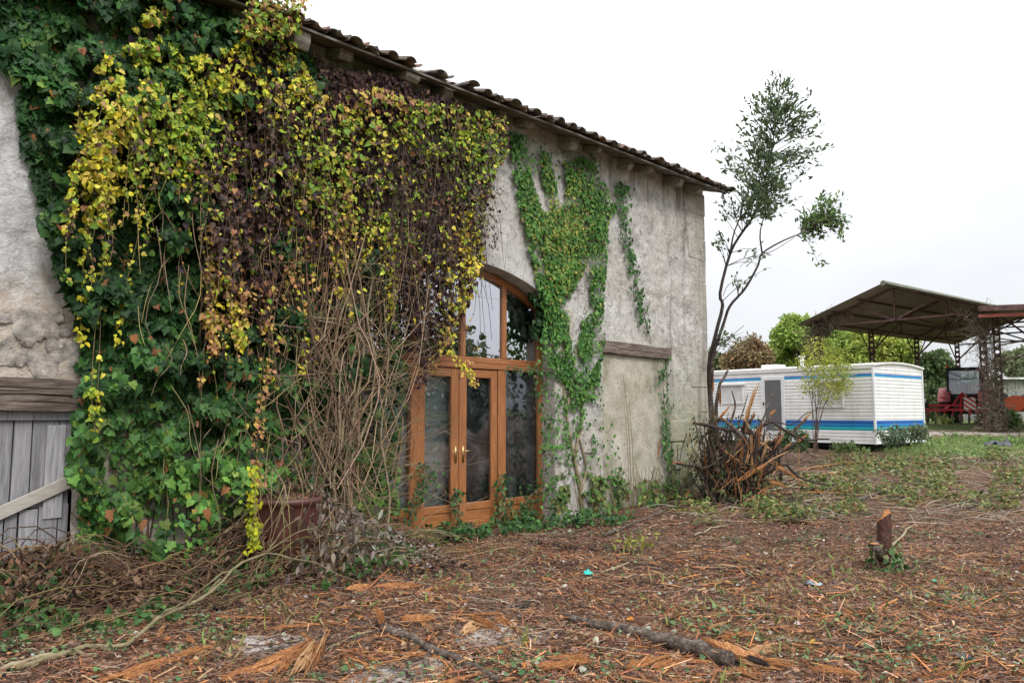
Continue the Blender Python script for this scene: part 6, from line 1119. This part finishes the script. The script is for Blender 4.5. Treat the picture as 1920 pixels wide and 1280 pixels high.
n = 1000; px = RNG.normal(1360, 46, n); py = RNG.uniform(775, 965, n); k = (px > 1283) & (px < 1490) & ((py > 860) | (RNG.rand(n) < .35)); px, py = px[k], py[k]; n = len(px); pos = np.array([T(a, b_, random.uniform(-.5, .3)) for a, b_ in zip(px, py)]); pos[:, 2] = np.maximum(pos[:, 2], gz(pos[:, 0], pos[:, 1]) + .02)
foliage(ts, 'oval', pos, basis(RNG.normal(0, .6, (n, 3)) - (0, 0, .7), RNG.normal(0, .6, (n, 3)) + (.1, -.8, .3)), RNG.uniform(.06, .12, n), jitter_col(pick([(.05, .08, .03), (.08, .12, .04), (.16, .18, .07), (.10, .065, .045)], [.28, .25, .2, .27], n), n), M['leaf'], tsb, 300)

# ------------------------------------------------------------------ tall laurel sapling behind it
D1 = 15.25; A_ = [(1338, 930), (1333, 780), (1329, 690), (1341, 630), (1355, 573), (1350, 550), (1369, 475), (1392, 435), (1416, 400), (1430, 353), (1442, 306), (1451, 255), (1458, 194), (1465, 130)]; B_ = [(1341, 930), (1336, 780), (1332, 690), (1357, 606), (1369, 573), (1397, 541), (1421, 498), (1429, 475), (1467, 452), (1512, 433), (1547, 414)]
lb = dp(1339, 930, D1); lb[2] = float(gz(lb[0], lb[1])) - .05; la = empty('laurel_tree', tuple(lb), label='tall thin two-stemmed evergreen tree with airy crown behind the barn corner', cat='tree')
def L_(p, d=0.0): return dp(p[0], p[1], D1 + d)
PA = curve_pts([lb] + [L_(p, .05 * i / 3) for i, p in enumerate(A_[1:])], 40); PB = curve_pts([lb + (.05, -.05, 0)] + [L_(p, -.04 * i) for i, p in enumerate(B_[1:])], 34)
m = MB(); m.tube(PA - lb, np.linspace(.046, .008, 40), 8, rough=.05); m.build('trunk', M['barkdark'], la, True); m = MB(); m.tube(PB - lb, np.linspace(.040, .008, 34), 8, rough=.05); m.build('trunk', M['barkdark'], la, True)
for pts, r in (([(1369, 475), (1376, 437), (1392, 391), (1375, 362)], .02), ([(1429, 475), (1425, 437), (1435, 400), (1445, 380)], .018), ([(1429, 475), (1450, 470), (1490, 445)], .008), ([(1338, 668), (1360, 640), (1395, 610)], .007), ([(1355, 555), (1365, 535), (1385, 525)], .006)): m = MB(); m.tube(curve_pts([L_(p) for p in pts], 9) - lb, np.linspace(r, .005, 9), 6); m.build('limb', M['barkdark'], la, True)
crown = [(1465, 122), (1490, 165), (1532, 165), (1545, 225), (1552, 280), (1535, 320), (1500, 345), (1470, 360), (1500, 380), (1480, 400), (1430, 410), (1400, 395), (1345, 400), (1335, 410), (1350, 360), (1390, 345), (1345, 310), (1342, 280), (1385, 255), (1390, 185), (1420, 190), (1440, 150)]
cx_, cy_ = sample_poly(crown, 190); bl = np.array([(1547 + RNG.normal(0, 26), 412 + RNG.normal(0, 20)) for _ in range(60)]); ex = np.array([(1340 + RNG.uniform(0, 30), 455 + RNG.normal(0, 12)) for _ in range(5)] + [(1365 + RNG.uniform(0, 30), 525 + RNG.normal(0, 8)) for _ in range(3)] + [(1350 + RNG.uniform(0, 50), 640 + RNG.normal(0, 14)) for _ in range(8)] + [(1410 + RNG.uniform(0, 30), 485 + RNG.normal(0, 14)) for _ in range(5)])
TWp, LP, LB, LS, LC = [], [], [], [], []
for i, (x, y) in enumerate(np.vstack([np.stack([cx_, cy_], -1), bl, ex])):
    tip = L_((x, y), RNG.normal(0, .32)); big = 190 <= i < 250; trunk_ = PB[-12:] if big else (PA if x > 1390 or y < 330 else np.vstack([PA[8:24], PB[8:20]])); j = np.argmin(np.linalg.norm(trunk_ - (tip - (0, 0, .35)), axis=1)); a = trunk_[j]; mid = (a + tip) / 2 + (0, 0, .06); tw = curve_pts([a, mid, tip], 6); TWp.append(tw); nl = int(RNG.randint(12, 21)) if i < 250 else 9
    f = RNG.uniform(.35, 1.08, nl); q = a + (tip - a) * f[:, None] + RNG.normal(0, .05, (nl, 3)) + (0, 0, .03); dr = unit(tip - a) + RNG.normal(0, .65, (nl, 3)) + (0, 0, .25); LP.append(q); LB.append(basis(dr, RNG.normal(0, .7, (nl, 3)) + (0, -.2, .7))); LS.append(RNG.uniform(.075, .125, nl)); LC.append(jitter_col(pick([(.09, .13, .065), (.12, .165, .08), (.16, .21, .10)] if not big else [(.10, .17, .05), (.15, .24, .06), (.07, .11, .05)], [.4, .35, .25], nl), nl))
tubes_obj('twigs', np.array(TWp), np.tile(np.linspace(.008, .003, 6), (len(TWp), 1)), jitter_col((.07, .05, .045), len(TWp)), M['stem'], la, 4, lb, kind='stuff')
LP, LB, LS, LC = map(np.concatenate, (LP, LB, LS, LC)); foliage(la, 'oval', LP, LB, LS, LC, M['leaf'], lb, 300, 'crown')

# ------------------------------------------------------------------ cut brush, litter, grass
random.seed(9)
px, py = sample_poly([(1230, 955), (1330, 935), (1480, 880), (1560, 862), (1920, 850), (1930, 905), (1900, 965), (1700, 960), (1480, 985), (1240, 985)], 15000); f = fbm(px / 55, py / 16, 141, 3); k = f > .47; px, py, f = px[k], py[k], f[k]; pos = to_ground(px, py); n = len(pos); pos[:, 2] += RNG.uniform(.0, .30, n) * smooth((f - .45) / .2)
t = RNG.normal(0, 1, (n, 3)); t[:, 2] *= .45; scatter('leafy_cuttings', 'oval', pos, basis(t, RNG.normal(0, .6, (n, 3)) + (0, -.4, .8)), RNG.uniform(.06, .12, n), jitter_col(pick([(.11, .155, .045), (.18, .22, .06), (.28, .28, .10), (.06, .09, .03), (.24, .15, .07)], [.28, .27, .15, .15, .15], n), n), M['leaf'], None, (0, 0, 0), label='wilting green leafy cuttings strewn over the rise', cat='cuttings', kind='stuff')
P, Cc, Rr = [], [], []
for i in range(1700):
    x, y = rnd_px((1250, 1930), (855, 985)); a = gp(x, y, random.uniform(.0, .08)); th = random.uniform(0, 6.28); L = random.uniform(.15, .8); e_ = a + np.array((math.cos(th), math.sin(th), 0)) * L; e_[2] = float(gz(e_[0], e_[1])) + random.uniform(.0, .12); P.append(curve_pts([a, (a + e_) / 2 + RNG.normal(0, .03, 3) + (0, 0, .03), e_], 6)); r = random.uniform(.003, .009); Rr.append(np.linspace(r, r * .5, 6)); Cc.append(random.choice([(.20, .15, .11), (.30, .24, .18), (.12, .085, .065), (.38, .32, .26), (.30, .16, .08)]))
tubes_obj('brushwood', np.array(P), np.array(Rr), jitter_col(np.array(Cc), len(P)), M['stem'], None, 4, label='fine brushwood strewn over the rise before the mobile home', cat='brushwood', kind='stuff')
n = 3200; y = RNG.uniform(4.0, 12.5, n); x = RNG.uniform(-1, 1, n) * (y * .7 + .4); k = (((x - WP[0]) * WN[0] + (y - WP[1]) * WN[1]) > .35) & (fbm(x * .9, y * .9, 201, 2) > .38); x, y = x[k], y[k]; n = len(x)
th = RNG.uniform(0, 6.28, n); L = RNG.uniform(.10, .55, n); P = np.empty((n, 6, 3)); bow = RNG.normal(0, .12, n) * L
for i, f in enumerate(np.linspace(-.5, .5, 6)):
    off_ = bow * (1 - (2 * f) ** 2); P[:, i, 0] = x + np.cos(th) * L * f - np.sin(th) * off_ + RNG.normal(0, .006, n); P[:, i, 1] = y + np.sin(th) * L * f + np.cos(th) * off_ + RNG.normal(0, .006, n); P[:, i, 2] = gz(P[:, i, 0], P[:, i, 1]) + .012 + RNG.uniform(0, .02, n)
r = RNG.uniform(.002, .0055, n); tubes_obj('twig_litter', P, r[:, None] * np.linspace(1, .5, 6)[None], jitter_col(pick([(.16, .10, .075), (.26, .19, .14), (.08, .055, .045), (.36, .28, .21), (.30, .15, .08)], [.3, .25, .2, .13, .12], n), n), M['stem'], None, 4, label='fine dead twigs matted over the cleared ground', cat='twigs', kind='stuff')
# shredded bark and fibres: bent slivers
SV = np.array([(x, y, z) for y, w_, z in ((0, .35, .0), (.5, .5, .10), (1, .25, .03)) for x in (-w_, w_)] + [(0, .5, -.25)], float); SF = np.array([(0, 1, 3), (0, 3, 2), (2, 3, 5), (2, 5, 4), (0, 2, 6), (2, 4, 6), (1, 6, 3), (3, 6, 5)])
def litter(name, n, xr, yr, Ls, Ws, cols, w, label, cat, lift=(.0, .03), tilt=.18, keep=None, shape=None, mat='shred'):
    y = RNG.uniform(*yr, n); half = np.abs(y) * .72 + .5; x = RNG.uniform(-1, 1, n) * half if xr is None else RNG.uniform(*xr, n); k = ((x - WP[0]) * WN[0] + (y - WP[1]) * WN[1]) > .12
    if keep is not None: k &= keep(x, y)
    x, y = x[k], y[k]; n = len(x); pos = np.stack([x, y, gz(x, y) + RNG.uniform(*lift, n)], -1); a = RNG.uniform(0, 2 * np.pi, n); t = np.stack([np.cos(a), np.sin(a), RNG.normal(0, tilt, n)], -1); nr = RNG.normal(0, .5, (n, 3)) + (0, 0, 1.); L = RNG.uniform(*Ls, n) * RNG.uniform(.5, 1, n); w_ = RNG.uniform(*Ws, n)
    S = np.stack([w_, L, w_ * .6 + .3 * (L if shape else w_)], -1) if shape is None else np.stack([L, L, L], -1); return scatter(name, (SV, SF) if shape is None else shape, pos, basis(t, nr), S, jitter_col(pick(cols, w, n), n, .35, .1), M[mat], None, (0, 0, 0), label=label, cat=cat, kind='stuff')
sand_pts = [gp(a, b_) for a, b_ in ((505, 1208), (745, 1262), (720, 1275), (935, 1192))]
def off_sand(x, y):
    f = np.zeros(len(x))
    for p in sand_pts: f = np.maximum(f, np.exp(-((x - p[0]) / .36) ** 2 - ((y - p[1]) / .28) ** 2))
    return RNG.rand(len(x)) > f * .9
BR = [(.19, .080, .045), (.30, .135, .072), (.085, .045, .032), (.40, .20, .105), (.24, .165, .125), (.46, .33, .235)]
litter('bark_litter', 95000, None, (3.9, 9.5), (.03, .16), (.0028, .0075), BR, [.25, .22, .23, .12, .11, .07], 'shredded brown bark and twig litter covering the cleared ground', 'bark litter', keep=lambda x, y: off_sand(x, y) & (RNG.rand(len(x)) > .75 * smooth((fbm(x * .55 + 3, y * .55, 15, 3) - .55) / .1)))
litter('bark_litter', 60000, None, (9.0, 17), (.04, .22), (.004, .010), BR, [.24, .2, .22, .12, .13, .09], 'brown bark litter on the ground toward the mobile home', 'bark litter', keep=lambda x, y: (y < 12) | (RNG.rand(len(x)) < .6))
litter('bark_litter', 12000, None, (3.9, 9.5), (.04, .20), (.004, .014), [(.32, .14, .06), (.44, .22, .10), (.22, .10, .05)], [.4, .35, .25], 'orange shreds of torn bark scattered in the foreground', 'bark litter', lift=(.005, .04), tilt=.25, keep=lambda x, y: off_sand(x, y) & (fbm(x * 1.1, y * 1.1, 151, 3) + RNG.normal(0, .05, len(x)) > .47))
litter('bark_litter', 5200, None, (3.9, 10), (.08, .34), (.006, .017), [(.40, .17, .06), (.30, .12, .05), (.17, .08, .05), (.48, .30, .17)], [.35, .3, .2, .15], 'broad curled strips of red-brown bark in the litter', 'bark litter', lift=(.01, .045), tilt=.2, keep=lambda x, y: off_sand(x, y) & (fbm(x * .9, y * .9, 153, 3) > .45))
litter('dead_leaf_litter', 32000, None, (3.9, 13), (.02, .06), (.02, .04), [(.20, .11, .06), (.12, .07, .05), (.30, .20, .12), (.36, .33, .28), (.09, .06, .05)], [.3, .25, .2, .08, .17], 'small dead brown leaves strewn in the bark litter', 'dead leaves', shape='heart', mat='dryleaf', lift=(.0, .03))
litter('dark_leaf_litter', 9000, (-3.2, 1.2), (6.6, 9.8), (.03, .07), (.02, .04), [(.035, .025, .022), (.06, .04, .032), (.11, .075, .05)], [.45, .35, .2], 'dark rotting leaf litter below the glazed doors and brambles', 'dead leaves', shape='heart', mat='dryleaf', keep=lambda x, y: (fbm(x * 1.2, y * 1.2, 161, 2) > .40) & (((x - WP[0]) * WN[0] + (y - WP[1]) * WN[1]) < 1.9), lift=(0, .05))
def seed_px(px, py, w_, h_): c = gp(px, py); return lambda x, y: np.exp(-((x - c[0]) / w_) ** 2 - ((y - c[1]) / h_) ** 2)
spots = [seed_px(*q) for q in ((60, 1200, 1.2, .5), (250, 1185, .8, .35), (1120, 1000, 1.0, .3), (1250, 985, 1.0, .4), (1850, 1130, .7, .4), (1700, 1000, 1.2, .4), (1450, 1010, .9, .3), (1620, 1210, .9, .5), (1300, 1195, .6, .4), (1420, 1170, .6, .4), (1790, 1065, .5, .3), (1560, 1190, .8, .4), (120, 1150, 1.0, .5), (300, 1130, .5, .4), (440, 1190, .25, .2), (1000, 1250, .6, .3), (1240, 1100, .4, .3), (620, 1270, .3, .2), (930, 1035, .5, .2), (1750, 1240, .8, .4))]
def green_keep(x, y): f = np.zeros(len(x)) + .05; f = np.maximum(f, np.max([s_(x, y) for s_ in spots], 0)); return RNG.rand(len(x)) < f * (fbm(x * 3, y * 3, 171, 2) > .42)
litter('seedlings', 40000, None, (3.9, 11), (.02, .055), (.02, .04), [(.06, .13, .045), (.10, .18, .07), (.16, .22, .10), (.22, .27, .17)], [.35, .3, .2, .15], 'small green ivy seedlings pushing through the litter', 'seedlings', shape='heart', mat='leaf', keep=green_keep, lift=(.01, .05))
litter('grass_tufts', 14000, None, (3.9, 10), (.06, .16), (.02, .04), [(.14, .20, .05), (.22, .24, .07), (.30, .26, .12)], [.4, .35, .25], 'thin green grass blades pushing through the litter', 'grass', shape='blade', mat='leaf', tilt=1.6, keep=lambda x, y: (fbm(x * 1.4, y * 1.4, 181, 3) > .58), lift=(0, .01))
# grass and weeds on the far side
def far_keep(x, y): a, b_ = proj(x, y, gz(x, y)); return (a > 1560) & (a < 2000) & (fbm(x * .8, y * .8, 191, 3) > .40) & ~((np.abs(b_ - 813) < 3.5) & (RNG.rand(len(x)) < .8))
litter('grass', 42000, (9, 30), (17.5, 34), (.10, .26), (.02, .04), [(.13, .21, .05), (.21, .27, .08), (.09, .15, .04), (.32, .31, .14)], [.35, .3, .2, .15], 'short grass and weeds between the mobile home and shed', 'grass', shape='blade', mat='leaf', tilt=1.4, keep=far_keep, lift=(0, .01))
litter('weeds', 9000, (8, 24), (16.5, 28), (.07, .15), (.02, .04), [(.10, .19, .05), (.17, .26, .08), (.22, .28, .14)], [.4, .35, .25], 'leafy green weeds along the edge of the grass', 'weeds', shape='clump', mat='leaf', tilt=.8, keep=lambda x, y: far_keep(x, y) & (fbm(x * 1.1, y * 1.1, 195, 2) > .5), lift=(.02, .16))
# leafy sprig and plastic scraps
g0 = gp(1195, 1040); e = empty('leafy_sprig', tuple(g0), label='small yellow-green leafy sprig standing in the litter', cat='sprig'); n = 60; pos = RNG.normal(0, 1, (n, 3)) * (.13, .07, .05) + (0, 0, .12); pos[:, 2] = np.maximum(pos[:, 2], .02); single_leaves(pos, rand_dirs(n, .4), RNG.uniform(.05, .09, n), jitter_col(pick([(.24, .28, .05), (.34, .34, .07)], [.6, .4], n), n), 'oval', M['leaf'], e, (0, 0, 0)); m = MB(); [m.tube(curve_pts([(0, 0, -.02), (random.gauss(0, .04), 0, .08), (random.gauss(0, .12), random.gauss(0, .05), .16)], 5), .004, 4) for _ in range(6)]; m.build('stems', M['bark'], e, kind='stuff')
def crumple(name, label, px, py, w_, d_, h_, mat, seed, cat, sub=3):
    g0 = gp(px, py); n = 16 * (2 if sub > 3 else 1); u = np.linspace(-1, 1, n); A, B = np.meshgrid(u, u, indexing='ij'); rr = np.sqrt(A * A + B * B); k = rr < 1.0 - .3 * fbm(A * 2 + seed, B * 2, seed, 2); H = h_ * np.clip(1 - rr ** 2, 0, 1) * (.25 + 1.3 * np.abs(fbm(A * 2.2 + seed, B * 2.2 - seed, seed + 3, 3) - .5) * 2) ; H += h_ * .35 * (1 - np.abs(2 * fbm(A * 3 + 9, B * 3 + seed, seed + 7, 2) - 1)) * (rr < .95); X = g0[0] + A * w_; Y = g0[1] + B * d_; Zs = gz(X, Y) + H + .012
    idx = np.arange(n * n).reshape(n, n); cell = k[:-1, :-1] & k[1:, :-1] & k[1:, 1:] & k[:-1, 1:]; F = np.stack([idx[:-1, :-1], idx[1:, :-1], idx[1:, 1:], idx[:-1, 1:]], -1)[cell]; V = np.stack([X, Y, Zs], -1).reshape(-1, 3) - g0; used = np.unique(F); mp = -np.ones(n * n, int); mp[used] = np.arange(len(used)); o = link(name, rawmesh(name, V[used], mp[F], mat, False), None, label=label, cat=cat); o.location = tuple(g0); so = o.modifiers.new('thickness', 'SOLIDIFY'); so.thickness = .006; return o
crumple('tarpaulin', 'crumpled black plastic tarpaulin lying on the grass edge', 1872, 842, .44, .45, .26, M['tarp'], 3, 'tarpaulin', 4)
crumple('plastic_scrap', 'crumpled turquoise plastic scrap beside the pale bent stick', 1103, 1078, .065, .06, .035, M['turq'], 5, 'plastic scrap'); crumple('plastic_scrap', 'small turquoise plastic scrap near the sawn stump', 1752, 1092, .028, .03, .02, M['turq'], 6, 'plastic scrap')
crumple('foil_scrap', 'torn black and silver foil scrap on the litter', 1526, 1098, .10, .07, .035, M['bluescrap'], 7, 'foil scrap'); crumple('plastic_scrap', 'flat dark grey plastic scrap half buried in the litter', 1812, 1236, .09, .08, .02, M['tarp'], 8, 'plastic scrap')
n = 26; px = RNG.uniform(200, 1900, n); py = RNG.uniform(1030, 1260, n); pos = np.array([gp(a, b_, .015) for a, b_ in zip(px, py)])
for i in range(n):
    o = link('fallen_leaf', rawmesh('fallen_leaf', LEAF['heart'][0] * .06, LEAF['heart'][1], M['dryleaf'], False, np.tile(((.50, .20, .03), (.55, .36, .08), (.42, .16, .05))[i % 3], (len(LEAF['heart'][0]), 1))), None, label=('single orange fallen leaf on the bark litter', 'single yellow fallen leaf on the bark litter', 'single rust-red fallen leaf on the bark litter')[i % 3], cat='leaf', group=('orange fallen leaves', 'yellow fallen leaves', 'rust-red fallen leaves')[i % 3]); o.location = tuple(pos[i]); o.rotation_euler = (random.uniform(-.4, .4), random.uniform(-.4, .4), random.uniform(0, 6))
